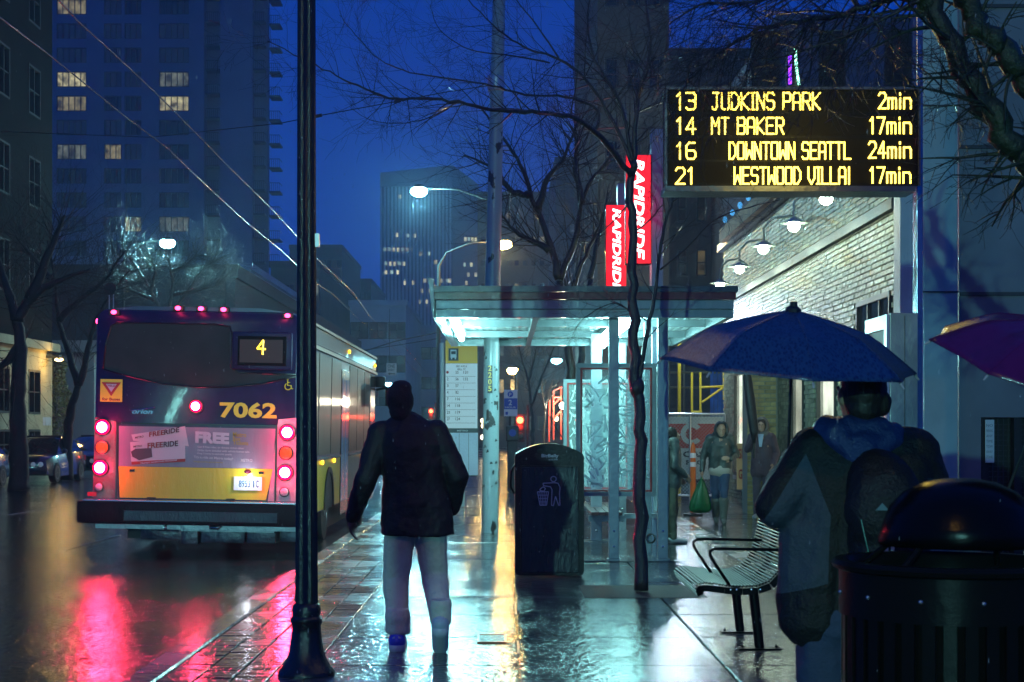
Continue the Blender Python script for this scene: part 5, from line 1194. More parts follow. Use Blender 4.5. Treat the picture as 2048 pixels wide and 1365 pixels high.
yy = [BD + 6.25, BD + 7.6, BD + 8.95, BD + 10.1]
for a, b in zip(yy, yy[1:]): side(a + .04, b - .04, zw0, zw1, 'side_window', glassm, .014)
side(BD + 10.3, BD + 11.3, .2, zw1, 'front_door', mat('door_glass', (.05, .06, .06), .15, coat=1), .014)
dr = side(BD + 5.0, BD + 6.15, .18, 2.5, 'rear_door', mat('door_frame_black', (.015, .015, .018), .25, coat=.8), .02)
for a in (BD + 5.1, BD + 5.65): MB().box(XR + .021, XR + .026, a, a + .42, .4, 2.35).build('door_glass', mat('door_lit_glass', (.10, .16, .30), .1, coat=1, emit=.10, ecol=(.35, .6, 1)), dr)
side(BD + .4, BD + 4.95, zb0 + .02, zw0 - .08, 'skirt', sidey); side(BD + 6.2, BD + 10.2, zb0 + .02, zw0 - .08, 'skirt', sideg)
MB().box(XR + .001, XR + .035, BD + .4, BD + 4.95, zw0 - .07, zw0 - .03).box(XR + .001, XR + .035, BD + 6.2, BD + 10.2, zw0 - .07, zw0 - .03).build('belt_trim', mat('trim_silver', (.6, .62, .62), .2, .9), bus)
for px_, py_ in ((638, 922), (662, 918), (724, 909), (689, 701), (742, 729)):
    dd = D2(px_); MB().ell((XR + .03, dd, P(0, py_, dd).z), (.02, .05, .035)).build('side_marker', glow('marker_amber', (1, .50, .02), 5), bus)
tyre = mat('tyre', (.012, .012, .012), .5, bump=.3, bscale=40)
for xw_ in (XR - .32, bx0 + .04):
    for yw in (BD + 3.4, BD + 9.5):
        w_ = MB().lathe((xw_, yw, .37), [(.30, 0), (.46, .0), (.485, .03), (.485, .25), (.46, .28), (.30, .28)], 32, axis=(1, 0, 0)).build('wheel', tyre, bus, smooth='auto')
        MB().lathe((xw_, yw, .37), [(.29, .281), (.27, .22), (.12, .2), (.11, .285), (.0, .29)], 24, axis=(1, 0, 0), close=False).build('rim', mat('rim_grey', (.35, .36, .38), .3, .8), w_, smooth='auto')
for yw in (BD + 3.4, BD + 9.5):
    m = MB(); n = 16
    for i in range(n):
        a0, a1 = math.pi * i / n, math.pi * (i + 1) / n; p = lambda r, a, x: (x, yw + r * math.cos(a), .37 + r * math.sin(a))
        m.add([p(.54, a0, XR + .013), p(.62, a0, XR + .013), p(.62, a1, XR + .013), p(.54, a1, XR + .013), p(.54, a0, XR + .035), p(.62, a0, XR + .035), p(.62, a1, XR + .035), p(.54, a1, XR + .035)], [[4, 5, 6, 7], [0, 1, 5, 4], [2, 3, 7, 6], [0, 4, 7, 3], [1, 2, 6, 5]])
        m.add([p(0, a0, XR + .0135), p(.54, a0, XR + .0135), p(.54, a1, XR + .0135)], [[0, 1, 2]])
    m.build('wheel_arch', mat('chassis_black', (.01, .01, .012), .5), bus)
mr = MB(); dm = BD + BL; mr.tube([(XR + .02, dm - .1, 2.35), (XR + .35, dm - .05, 2.42), (XR + .42, dm, 2.2)], .025, 8); mo = mr.build('mirror_arm', mat('lamp_black', (.01, .01, .01), .4), bus, smooth=True)
MB().box(XR + .20, XR + .42, dm - .1, dm + .02, 2.02, 2.40, bev=.03).box(XR + .0, XR + .2, dm - .15, dm - .02, 2.4, 2.62, bev=.02).build('mirror', mat('lamp_black', (.01, .01, .01), .4), mo, smooth='auto')
bus.rotation_euler = (0, R(1.05), 0)

# ================================================================== PARKED CARS
def car(label, x, y, colr, group='cars parked along the far kerb'):
    t = thing('parked_car', label, 'car', (x, y, ROADZ), group); z = ROADZ; paint = colr
    def sec(yy, hw, prof): return [(x + s_ * hw * a, yy, z + b) for a, b, s_ in prof]
    # body loft front (towards camera) to rear
    secs = []
    for yy, hw, zbot, zsh in ((y, .70, .38, .62), (y + .08, .82, .26, .70), (y + .5, .88, .22, .80), (y + 1.3, .90, .20, .88), (y + 2.6, .90, .20, .92), (y + 3.9, .89, .22, .95), (y + 4.4, .82, .28, .90), (y + 4.5, .70, .4, .75)):
        secs.append([(x - hw, yy, z + zbot), (x + hw, yy, z + zbot), (x + hw * 1.0, yy, z + (zbot + zsh) / 2), (x + hw * .93, yy, z + zsh), (x + hw * .5, yy, z + zsh + .05), (x - hw * .5, yy, z + zsh + .05), (x - hw * .93, yy, z + zsh), (x - hw, yy, z + (zbot + zsh) / 2)])
    loft(secs).build('body', paint, t, smooth='auto')
    secs = []
    for yy, hw, zt_ in ((y + 1.25, .78, .90), (y + 1.9, .68, 1.32), (y + 2.3, .64, 1.42), (y + 3.1, .64, 1.42), (y + 3.6, .68, 1.30), (y + 4.2, .76, .96)):
        secs.append([(x - .80, yy, z + .88), (x + .80, yy, z + .88), (x + hw, yy, z + zt_), (x + hw * .5, yy, z + zt_ + .03), (x - hw * .5, yy, z + zt_ + .03), (x - hw, yy, z + zt_)])
    loft(secs).build('cabin_glass', mat('car_glass', (.01, .012, .016), .06, coat=1), t, smooth='auto')
    MB().box(x - .60, x + .60, y + 2.25, y + 3.2, z + 1.43, z + 1.47, bev=.015).build('roof', paint, t)
    for s_ in (-1, 1):
        for k in (.62, .40): MB().ell((x + s_ * k * 1.02, y + .02, z + .58), (.085, .05, .085)).build('headlight', mat('headlight_glass', (.5, .55, .6), .1, coat=1, emit=.10, ecol=(.7, .9, 1)), t, smooth=True)
        MB().ell((x + s_ * .95, y + 1.45, z + .98), (.10, .06, .07)).build('side_mirror', paint, t, smooth=True)
        MB().box(x + s_ * .72 - .1, x + s_ * .72 + .1, y + 4.44, y + 4.5, z + .65, z + .8).build('rear_lamp', mat('reflector_red', (.5, .02, .03), .2, coat=1), t)
        for yw in (y + .85, y + 3.55):
            w_ = MB().lathe((x + s_ * .91 - (.1 if s_ < 0 else .1), yw, z + .31), [(.2, -.1), (.30, -.1), (.31, -.08), (.31, .08), (.30, .11), (.2, .11)], 20, axis=(1, 0, 0)).build('wheel', tyre, t, smooth='auto')
            MB().lathe((x + s_ * .91 - .1, yw, z + .31), [(.2, .112 * s_), (.05, .09 * s_), (.0, .12 * s_)], 12, axis=(1, 0, 0), close=False).build('rim', mat('rim_grey', (.35, .36, .38), .3, .8), w_)
    MB().box(x - .3, x + .3, y - .01, y + .03, z + .42, z + .62, bev=.01).build('grille', mat('trim_chrome2', (.3, .3, .32), .2, .9), t)
    MB().box(x - .85, x + .85, y - .05, y + .12, z + .28, z + .38, bev=.02).build('bumper', paint, t); return t
car('silver grey car nearest on the left edge, reflecting red light', -15.5, 41.5, mat('paint_silver', (.14, .16, .22), .2, .4, coat=1))
car('dark sedan with round headlights parked facing the camera beside the bus', -14.9, 47.6, mat('paint_dark', (.045, .03, .045), .2, .3, coat=1))
car('dark car almost hidden behind the left flank of the bus', -14.7, 53.6, mat('paint_black', (.02, .012, .018), .2, .3, coat=1))
# ================================================================== TREES
bark = mat('wet_bark', (.030, .024, .020), .35, 0, bump=.9, bscale=30, coat=.35, var=.45, vscale=10, stretch=(1, 1, .35))
mossb = mat('mossy_bark', (.014, .013, .010), .55, 0, bump=.9, bscale=22, coat=.1, var=.6, vscale=6, col2=(.016, .030, .008))
def rot_rand(rn, d, ang):
    ax = d.orthogonal().normalized(); ax = Quaternion(d, rn.uniform(0, 6.283)) @ ax; return (Quaternion(ax, ang) @ d).normalized()
def grow(mb, rn, p, d, L, r, level, maxl, wig=.22, up=.05, seg=4, spread=.8, kids=(3, 5)):
    n = max(3, int(4 if level >= maxl else 5)); pts = [p.copy()]; rr = [r]; q = p.copy(); dd = d.copy()
    for i in range(n):
        dd = rot_rand(rn, dd, rn.uniform(0, wig)); dd.z += up; dd.normalize(); q = q + dd * (L / n); pts.append(q.copy()); rr.append(max(.0011, r * (1 - .75 * (i + 1) / n)))
    mb.tube(pts, rr, 6 if r > .02 else (4 if r > .006 else 3), cap=False)
    if level >= maxl: return
    for k in range(rn.randint(*kids)):
        t = rn.uniform(.25, 1.0); i = min(n - 1, int(t * n)); a = pts[i].lerp(pts[i + 1], t * n - i)
        dloc = (pts[i + 1] - pts[i]).normalized(); grow(mb, rn, a, rot_rand(rn, dloc, rn.uniform(.4, .4 + spread)), L * rn.uniform(.45, .7), rr[i] * .55, level + 1, maxl, wig, up, seg, spread, kids)
def limb(mb, rn, pts, r0, r1, twigs, tl, maxl=2, flat=.5, up=.05, kids=(3, 5), smooth=True, tw_r=.45):
    # smooth polyline
    P_ = [Vector(p) for p in pts]; out = []
    for i in range(len(P_) - 1):
        a = P_[max(i - 1, 0)]; b = P_[i]; c = P_[i + 1]; d = P_[min(i + 2, len(P_) - 1)]
        for k in range(5):
            t = k / 5; out.append(.5 * ((2 * b) + (-a + c) * t + (2 * a - 5 * b + 4 * c - d) * t * t + (-a + 3 * b - 3 * c + d) * t ** 3))
    out.append(P_[-1]); n = len(out); rad = []
    for i in range(n):
        out[i] = out[i] + Vector((rn.uniform(-1, 1), rn.uniform(-1, 1), rn.uniform(-1, 1))) * min(.02, r0 * .35)
        rad.append((r0 + (r1 - r0) * (i / (n - 1)) ** .8) * rn.uniform(.93, 1.08))
    mb.tube(out, rad, 10 if r0 > .03 else 6)
    for _ in range(twigs):
        t = rn.uniform(.12, 1) * (n - 1); i = min(n - 2, int(t)); a = out[i].lerp(out[i + 1], t - i); dl = (out[i + 1] - out[i]).normalized()
        d = rot_rand(rn, dl, rn.uniform(.5, 1.3)); d.y *= flat; d.normalize()
        grow(mb, rn, a, d, tl * rn.uniform(.5, 1.2), min(rad[i] * tw_r, .012), 0, maxl, up=up, kids=kids)
def tp(l, D, dd=None): return [P(x, y, D + (dd[i] if dd else 0)) for i, (x, y) in enumerate(l)]
rn = random.Random(11)
D = 14.4; c = P(1283, 1185, D)
t1 = thing('bare_street_tree', 'slim bare tree in front of the shelter, its dark trunk crossing the red signs', 'tree', (c.x, D, 0))
mb = MB()
limb(mb, rn, [(c.x, D, 0)] + tp([(1281, 1000), (1279, 860), (1272, 760), (1268, 640), (1266, 520), (1262, 400), (1266, 320)], D), .068, .036, 0, .5)
mb.ell(P(1274, 775, D), (.07, .07, .10)); mb.build('trunk', bark, t1, smooth=True)
LM = [([(1262, 352), (1215, 290), (1150, 238), (1080, 226), (1000, 222), (915, 204), (840, 198), (780, 198), (700, 165), (630, 130), (536, 84)], .030, .004, 46, .5, (-.0, -.2, -.5, -.7, -.9, -1.0, -1.1, -1.2, -1.3, -1.4, -1.5)),
      ([(1190, 265), (1195, 222), (1130, 194), (1050, 190), (985, 172), (900, 158), (820, 145), (760, 120), (710, 70), (680, 30)], .016, .003, 34, .45, None),
      ([(1264, 330), (1230, 250), (1180, 170), (1120, 120), (1050, 95), (985, 50), (930, -10)], .022, .005, 34, .6, None),
      ([(1266, 330), (1240, 210), (1190, 120), (1175, 40), (1185, -20)], .022, .007, 22, .6, None),
      ([(1268, 330), (1275, 200), (1300, 100), (1290, -10)], .026, .01, 24, .6, None),
      ([(1120, 122), (1080, 60), (1040, 10), (1020, -20)], .010, .004, 12, .45, None),
      ([(1100, 126), (1010, 110), (940, 100), (880, 60), (860, 10)], .009, .003, 18, .4, None),
      ([(915, 204), (860, 235), (800, 247), (740, 240), (700, 215)], .007, .002, 14, .3, None),
      ([(1262, 400), (1230, 440), (1190, 470), (1120, 480)], .009, .003, 10, .35, None),
      ([(1278, 765), (1296, 660), (1313, 570), (1325, 470), (1345, 400), (1360, 330)], .024, .010, 12, .5, None),
      ([(1320, 540), (1370, 500), (1430, 440), (1500, 415), (1560, 400)], .010, .003, 14, .4, None),
      ([(1345, 405), (1400, 370), (1450, 400), (1490, 450)], .008, .002, 10, .35, None),
      ([(1275, 640), (1235, 607), (1190, 622), (1160, 645), (1146, 668)], .008, .002, 16, .28, None),
      ([(1262, 470), (1300, 440), (1325, 410)], .010, .004, 8, .3, None)]
for pts, r0, r1, tw_, tl, dd in LM:
    mb = MB(); limb(mb, rn, tp(pts, D, dd), r0, r1, tw_, tl, 2, up=.03, kids=(2, 4)); mb.build('branch', bark, t1, smooth=True)
# raised edging round the tree pit
tpit = MB(); z_ = .0
MB().box(c.x - .55, c.x + .55, D - .5, D + .6, -.02, .004).build('tree_pit', mat('pit_soil', (.02, .018, .015), .6, bump=1, bscale=30), kind='structure')
# big tree whose limbs cross the upper right
D = 6.2
t2 = thing('leaning_tree', 'thick mossy tree limbs crossing the upper right corner in front of the wall', 'tree', (3.9, 6.6, 0))
mb = MB(); limb(mb, rn, [(3.9, 6.6, 0), (3.85, 6.55, 1.2), (3.7, 6.5, 2.2), (3.2, 6.4, 2.6)], .17, .10, 0, .5); mb.build('trunk', mossb, t2, smooth=True)
for pts, r0, r1, tw_, tl, dd in [
      ([(2550, 700), (2250, 480), (2080, 345), (2048, 310), (1985, 235), (1935, 150), (1892, 60), (1850, -20), (1820, -120)], .075, .032, 26, .35, (.2, .1, 0, 0, 0, 0, 0, 0, 0)),
      ([(2500, 520), (2250, 330), (2110, 215), (2048, 150), (2000, 100), (1955, 50), (1915, -20), (1880, -120)], .075, .036, 22, .35, None),
      ([(1892, 55), (1860, 10), (1800, -4), (1740, 12), (1660, 32), (1580, 44), (1520, 58), (1450, 95), (1400, 140), (1370, 168)], .022, .004, 60, .36, (0, .0, .1, .1, .2, .2, .2, .3, .3, .3)),
      ([(1860, -10), (1780, 30), (1720, 60), (1640, 90), (1560, 115), (1480, 120)], .010, .002, 44, .32, None),
      ([(1800, -20), (1700, -10), (1600, -20), (1500, 5), (1400, 10), (1340, 50)], .012, .003, 50, .36, None),
      ([(1740, 12), (1760, 60), (1800, 110), (1860, 150), (1900, 200), (1920, 240)], .006, .002, 22, .2, None),
      ([(2010, 275), (2000, 300), (1992, 330), (1975, 350)], .004, .0015, 4, .08, None),
      ([(1985, 235), (1940, 200), (1900, 170), (1880, 130)], .006, .0015, 10, .15, None)]:
    mb = MB(); limb(mb, rn, tp(pts, D, dd), r0, r1, tw_, tl, 2, up=-.03, kids=(2, 4)); mb.build('branch', mossb if r0 > .05 else bark, t2, smooth=True)
# trees farther along the pavement
def vtree(label, px, D, limbs, r, tw_=26, tl=1.2, m_=bark, group=None, base=1060, seed=1, maxl=2):
    rn = random.Random(seed); t = thing('bare_street_tree', label, 'tree', (pxx(px, D), D, 0), group); first = True
    for pts in limbs:
        mb = MB(); pp = tp(pts, D)
        if first: pp = [Vector((pp[0].x, D, -.1))] + pp
        limb(mb, rn, pp, r if first else r * .6, r * .45 if first else r * .12, 3 if first else tw_, tl, maxl, up=.03, kids=(2, 4)); mb.build('trunk' if first else 'branch', m_, t, smooth=True); first = False
    return t
vtree('dark tree behind the shelter, its branches spreading over the brown office block', 1140, 27, [
    [(1143, 860), (1142, 740), (1133, 640), (1118, 560)],
    [(1118, 560), (1095, 470), (1065, 400), (1040, 330), (1000, 270), (960, 215)], [(1075, 420), (1095, 360), (1130, 310), (1160, 230)],
    [(1118, 560), (1150, 480), (1165, 400), (1200, 340), (1240, 290)], [(1060, 390), (1020, 380), (985, 340), (930, 310)], [(1133, 640), (1150, 560), (1185, 480), (1210, 420)],
    [(1100, 500), (1040, 470), (1000, 430)], [(1165, 410), (1150, 330), (1160, 260)]], .12, 30, 1.1, seed=5)
vtree('second dark tree stem behind the shelter beside the cyan lamp', 1160, 32, [[(1160, 860), (1162, 750), (1168, 660), (1180, 560)], [(1180, 560), (1200, 460), (1215, 380)], [(1165, 680), (1140, 600), (1120, 520)]], .12, 16, 1.2, seed=6)
vtree('thin forked tree rising behind the traffic light', 1062, 52, [[(1065, 880), (1066, 850), (1063, 810)], [(1063, 810), (1055, 760), (1040, 700), (1030, 640)], [(1063, 810), (1085, 750), (1105, 700), (1120, 650)], [(1055, 770), (1070, 710), (1075, 640)]], .10, 22, 1.6, seed=7)
vtree('slender tree between parking sign and shelter', 1088, 70, [[(1088, 880), (1090, 820)], [(1090, 820), (1084, 770), (1092, 700)], [(1090, 820), (1100, 780), (1112, 730)]], .09, 16, 1.6, seed=8)
# left side street trees
brl = mat('dim_bark', (.022, .016, .014), .7, bump=.8, bscale=8, var=.4, vscale=3)
G = None
vtree('thick trunk of an old street tree in front of the stone building', 32, 42, [[(38, 900), (36, 800), (42, 700), (34, 640)], [(34, 640), (70, 590), (120, 560), (180, 540)], [(34, 640), (10, 560), (-20, 480)], [(42, 690), (8, 730), (-30, 760)], [(60, 600), (100, 500), (130, 430)]], .30, 36, 2.2, brl, seed=9)
vtree('forked street tree between the stone building and the bus', 140, 50, [[(134, 880), (145, 810), (158, 770)], [(158, 770), (135, 700), (118, 640), (110, 560), (95, 480)], [(158, 770), (172, 720), (185, 660), (215, 600), (260, 540)], [(118, 640), (160, 600), (210, 560), (250, 500)], [(110, 570), (70, 520), (30, 470)]], .22, 50, 2.4, brl, seed=10)
vtree('tree with bare twigs sparkling in the cyan street lamp light', 330, 66, [[(330, 760), (325, 680), (330, 640)], [(330, 640), (300, 580), (270, 530), (240, 500)], [(330, 640), (345, 580), (340, 530), (330, 505)], [(330, 640), (370, 590), (400, 545), (430, 520)], [(345, 590), (400, 580), (440, 570)], [(310, 600), (260, 580), (220, 560)], [(340, 545), (370, 530), (395, 510)], [(300, 585), (310, 545), (300, 510)]], .18, 70, 1.7, mat('grey_twig', (.05, .048, .042), .35, bump=.5, coat=.3), seed=12)
# clipped conifer by the stone building
cn = thing('column_conifer', 'narrow clipped conifer glowing warm beside the corner of the stone building', 'tree', (pxx(106, 59.5), 59.5, 0))
mb = MB(); r2 = random.Random(4); x_, y_ = pxx(106, 59.5), 59.5
for _ in range(5200):
    h = r2.random() ** .9; z = .3 + h * 4.1; rr_ = (.62 * (1 - h ** 5 * .5) + .07 * math.sin(z * 5)) * (.72 + .33 * r2.random()); a = r2.uniform(0, 6.283)
    c = Vector((x_ + math.cos(a) * rr_, y_ + math.sin(a) * rr_, z)); s_ = r2.uniform(.03, .075); u = Vector((r2.uniform(-1, 1), r2.uniform(-1, 1), r2.uniform(-1, 1))).normalized(); v_ = u.orthogonal().normalized()
    mb.add([c - u * s_, c + v_ * s_ * .6, c + u * s_, c - v_ * s_ * .6], [[0, 1, 2, 3]])
mb.build('foliage', mat('conifer_green', (.08, .09, .025), .6, var=.5, vscale=8), cn, recalc=False)
MB().tube([(x_, y_, -.1), (x_, y_, 3.8)], [.07, .03], 8).build('trunk', brl, cn)

# ================================================================== PEOPLE
def voxel(ob, vs, sm=3, disp=0, ds=.08):
    m = ob.modifiers.new('remesh', 'REMESH'); m.mode = 'VOXEL'; m.voxel_size = vs; m.use_smooth_shade = True
    if sm: s_ = ob.modifiers.new('smooth', 'SMOOTH'); s_.iterations = sm; s_.factor = .6
    if disp:
        tx = bpy.data.textures.get('folds_%g' % ds) or bpy.data.textures.new('folds_%g' % ds, 'CLOUDS'); tx.noise_scale = ds; tx.noise_depth = 2
        d = ob.modifiers.new('folds', 'DISPLACE'); d.texture = tx; d.strength = disp; d.mid_level = .5; d.texture_coords = 'GLOBAL'
    return ob
def hand(mb, w, d, palm, side, s=1.0, curl=.35):
    """w wrist, d pointing direction, palm = direction the palm faces, side = towards the thumb"""
    w = Vector(w); d = Vector(d).normalized(); pn = Vector(palm); pn = (pn - d * pn.dot(d)).normalized(); sd = d.cross(pn); sd = sd if sd.dot(Vector(side)) > 0 else -sd
    mb.cap(w, w + d * .05 * s, .026 * s, .030 * s, 10)
    k = w + d * .085 * s
    for i, (o_, L) in enumerate(((.030, .072), (.010, .080), (-.010, .074), (-.029, .058))):
        p = w + d * .05 * s + sd * o_ * s * .8; mb.cap(p, k + sd * o_ * s, .014 * s, .0105 * s, 8); q = k + sd * o_ * s; dd = d.copy(); L *= s
        for j in range(3):
            dd = (dd + pn * curl * (1 + .2 * i)).normalized(); q2 = q + dd * L * (.45, .32, .25)[j]; mb.cap(q, q2, (.0098 - .001 * j) * s, (.009 - .001 * j) * s, 8); q = q2
    th = w + d * .02 * s + sd * .025 * s; t1_ = th + (d * .6 + sd * .8).normalized() * .04 * s; mb.cap(th, t1_, .015 * s, .012 * s, 8); mb.cap(t1_, t1_ + (d + pn * .4 + sd * .15).normalized() * .032 * s, .0115 * s, .009 * s, 8)
def body_geo(J, s=1.0, face=(0, -1, 0), hands=True, headtilt=(0, 0, 1)):
    mb = MB(); g = lambda k: Vector(J[k]); f = Vector(face).normalized(); u = Vector(headtilt).normalized(); h = g('head'); sdv = f.cross(u)
    M = Matrix((sdv, f, u)).transposed()
    mb.ell(h, (.073 * s, .092 * s, .108 * s), M, 20, 14); mb.ell(h + f * .03 * s - u * .06 * s, (.052 * s, .058 * s, .055 * s), M); mb.cap(h + f * .088 * s + u * .012 * s, h + f * .108 * s - u * .022 * s, .008 * s, .013 * s, 8)
    mb.cap(h + f * .088 * s - u * .052 * s - sdv * .018 * s, h + f * .088 * s - u * .052 * s + sdv * .018 * s, .008 * s, .008 * s, 8)
    mb.cap(h + f * .078 * s + u * .025 * s - sdv * .05 * s, h + f * .088 * s + u * .028 * s, .010 * s, .010 * s, 8); mb.cap(h + f * .078 * s + u * .025 * s + sdv * .05 * s, h + f * .088 * s + u * .028 * s, .010 * s, .010 * s, 8)
    for q in (-1, 1): mb.ell(h + sdv * .075 * s * q - u * .005, (.012 * s, .022 * s, .033 * s), M, 10, 8)
    nb = g('neck'); mb.cap(h - u * .05 * s - f * .02 * s, nb, .052 * s, .06 * s)
    ch = g('chest'); pv = g('pelvis'); shl, shr = g('shL'), g('shR'); ax = (shr - shl).normalized()
    mb.cap(nb, ch, .07 * s, .12 * s); mb.cap(shl, shr, .062 * s, .062 * s); mb.cap(ch - ax * .07 * s, pv - ax * .06 * s, .11 * s, .11 * s); mb.cap(ch + ax * .07 * s, pv + ax * .06 * s, .11 * s, .11 * s)
    for q in 'LR':
        a, b, c = g('sh' + q), g('el' + q), g('wr' + q); mb.cap(a, b, .052 * s, .042 * s); mb.cap(b, c, .040 * s, .026 * s)
        a, b, c, t = g('hip' + q), g('kn' + q), g('an' + q), g('toe' + q); mb.cap(a, b, .088 * s, .058 * s); mb.cap(b, c, .056 * s, .037 * s); mb.cap(c - Vector((0, 0, .03)), t, .038 * s, .028 * s)
        if hands:
            d = J.get('hd' + q) or (c - b); hd_dir = Vector(J['hd' + q]) if 'hd' + q in J else (g('wr' + q) - g('el' + q)); cen = (shl + shr) / 2
            inward = Vector((cen.x - g('wr' + q).x, cen.y - g('wr' + q).y, 0)).normalized(); hand(mb, g('wr' + q), hd_dir, J.get('palm' + q, inward), J.get('thumb' + q, Vector(J.get('fwd', (0, 1, 0)))), s, J.get('curl', .35))
    return mb
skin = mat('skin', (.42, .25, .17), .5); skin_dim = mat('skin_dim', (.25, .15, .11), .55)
def cloth(name, c, rough=.7, **k): return mat(name, c, rough, bump=k.pop('bump', .4), bscale=k.pop('bscale', 90), var=k.pop('var', .2), vscale=6, **k)

# ---- the walking man
D = 10.6; s_ = D / F
def W(px, py, dy=0): return P(px, py, D + dy) if not dy else Vector((pxx(px, D), D + dy, P(0, py, D).z))
root = thing('person', 'person walking away in a dark cap, black parka and pale trousers beside the bus', 'person', (pxx(835, D), D, 0))
J = dict(head=W(800, 803), neck=W(812, 850, .0), chest=W(826, 905), pelvis=W(838, 1030), shL=W(762, 868), shR=W(872, 866), elL=W(733, 960, -.04), wrL=W(703, 1035, .08), elR=W(915, 952, -.03), wrR=W(903, 1018, .12),
         hipL=W(803, 1045), hipR=W(858, 1045), knL=W(789, 1155, .10), anL=W(795, 1258, .0), toeL=W(793, 1284, .17), knR=W(868, 1158, .10), anR=W(880, 1272, -.30), toeR=W(878, 1300, -.14), hdL=Vector((-.1, .1, -1)), hdR=Vector((-.5, .4, -.5)), fwd=Vector((0, 1, 0)), curl=.3)
J['anR'] = Vector((pxx(881, 10.35), 10.36, .215)); J['toeR'] = Vector((pxx(879, 10.35), 10.50, .06)); J['anL'].z = .10; J['toeL'] = Vector((J['anL'].x, D + .20, .035))
bd = body_geo(J, 1.04, face=(0, 1, 0), headtilt=(-.12, 0, 1)).build('body', mat('skin_dark', (.09, .045, .035), .5), root); voxel(bd, .0065, 2)
jk = cloth('parka_black', (.012, .008, .010), .6, bscale=30, bump=.35)
m = MB()
def erings(mb, rows, seg=28):
    """soft garment tube: rows of (px centre, py, half width px, half depth m, dy)"""
    k = len(mb.v)
    for (px_, py_, hw, hd, dy) in rows:
        c_ = W(px_, py_, dy) if dy else W(px_, py_)
        for j in range(seg):
            a_ = 2 * math.pi * j / seg; mb.v.append(c_ + Vector((math.cos(a_) * hw * D / F, math.sin(a_) * hd, 0)))
    n_ = len(rows)
    for i in range(n_ - 1):
        for j in range(seg): a_ = k + i * seg + j; b_ = k + i * seg + (j + 1) % seg; mb.f.append([a_, b_, b_ + seg, a_ + seg])
    mb.f.append([k + j for j in range(seg)][::-1]); mb.f.append([k + (n_ - 1) * seg + j for j in range(seg)])
erings(m, [(836, 1071, 73, .165, 0), (836, 1066, 75, .17, 0), (834, 1020, 71, .17, 0), (830, 970, 64, .165, 0), (828, 930, 66, .17, 0), (824, 890, 68, .165, 0), (820, 862, 62, .14, 0), (817, 842, 42, .10, 0), (815, 828, 22, .07, 0)])
m.cap(J['shL'] + Vector((.02, 0, -.01)), J['shR'] + Vector((-.02, 0, -.01)), .085, .085)
for q in 'LR': m.cap(J['sh' + q], J['el' + q], .092, .078); m.cap(J['el' + q], J['wr' + q], .078, .056)
m.cap(J['neck'] + Vector((-.04, 0, .03)), J['neck'] + Vector((.04, 0, .03)), .062, .062)
jo = m.build('parka', jk, root); voxel(jo, .010, 3, .026, .11)
tr = cloth('khaki', (.68, .66, .52), .6, bscale=40, bump=.5, var=.15)
m = MB()
for q, off in (('L', -1), ('R', 1)):
    m.cap(J['hip' + q] + Vector((0, 0, .02)), J['kn' + q], .118, .092); m.cap(J['kn' + q], J['an' + q] + Vector((0, 0, .06)), .092, .075)
    cu_ = 1 if q == 'L' else .84; m.lathe(J['an' + q] + Vector((0, 0, .01 if q == 'L' else -.01)), [(.078 * cu_, 0), (.088 * cu_, .02), (.082 * cu_, .07), (.090 * cu_, .12), (.08 * cu_, .17)], 18)
m.cap(J['pelvis'] - Vector((.05, 0, 0)), J['pelvis'] + Vector((.05, 0, 0)), .14, .14)
to = m.build('trousers', tr, root); voxel(to, .010, 3, .020, .13)
for q, mm in (('L', mat('shoe_blue', (.05, .07, .62), .35, coat=.3)), ('R', mat('shoe_pale', (.42, .50, .56), .45))):
    a = J['an' + q]; t = J['toe' + q]; m = MB(); hl = a + Vector((0, -.045, -.05)) if q == 'L' else a + Vector((0, -.05, -.02))
    m.cap(hl + Vector((0, 0, .02)), t, .060, .054); m.cap(a, hl, .054, .056); ao = m.build('shoe', mm, root); voxel(ao, .008, 3)
    sm_ = MB(); dv = (t - hl).normalized(); sm_.cap(hl + Vector((0, 0, -.022)), t + Vector((0, 0, -.022)), .058, .056); so2 = sm_.build('sole', mat('sole_white', (.6, .62, .65), .4), ao); voxel(so2, .008, 2)
    if q == 'L':
        st3 = MB()
        for k_ in (-1, 1): st3.tube([hl + Vector((k_ * .045, -.01, -.01)), hl + Vector((k_ * .042, -.028, .03)), hl + Vector((k_ * .012, -.05, .05))], .007, 6)
        st3.build('shoe_stripe', mat('sole_white', (.6, .62, .65), .4), ao)
m = MB(); h = J['head']; cpM = Quaternion((0, 1, 0), -.12).to_matrix()
m.ell(h + Vector((0, 0, .012)), (.094, .115, .128), cpM); m.cap(h + Vector((.0, -.03, -.06)), h + Vector((.01, -.03, -.09)), .075, .072)
m.ell(h + Vector((.012, 0, .085)), (.07, .09, .06)); m.ell(h + Vector((-.005, .11, .03)), (.07, .06, .014))
ho = m.build('cap', cloth('knit_dark', (.022, .014, .018), .8, bscale=60), root); voxel(ho, .010, 3, .012, .05)

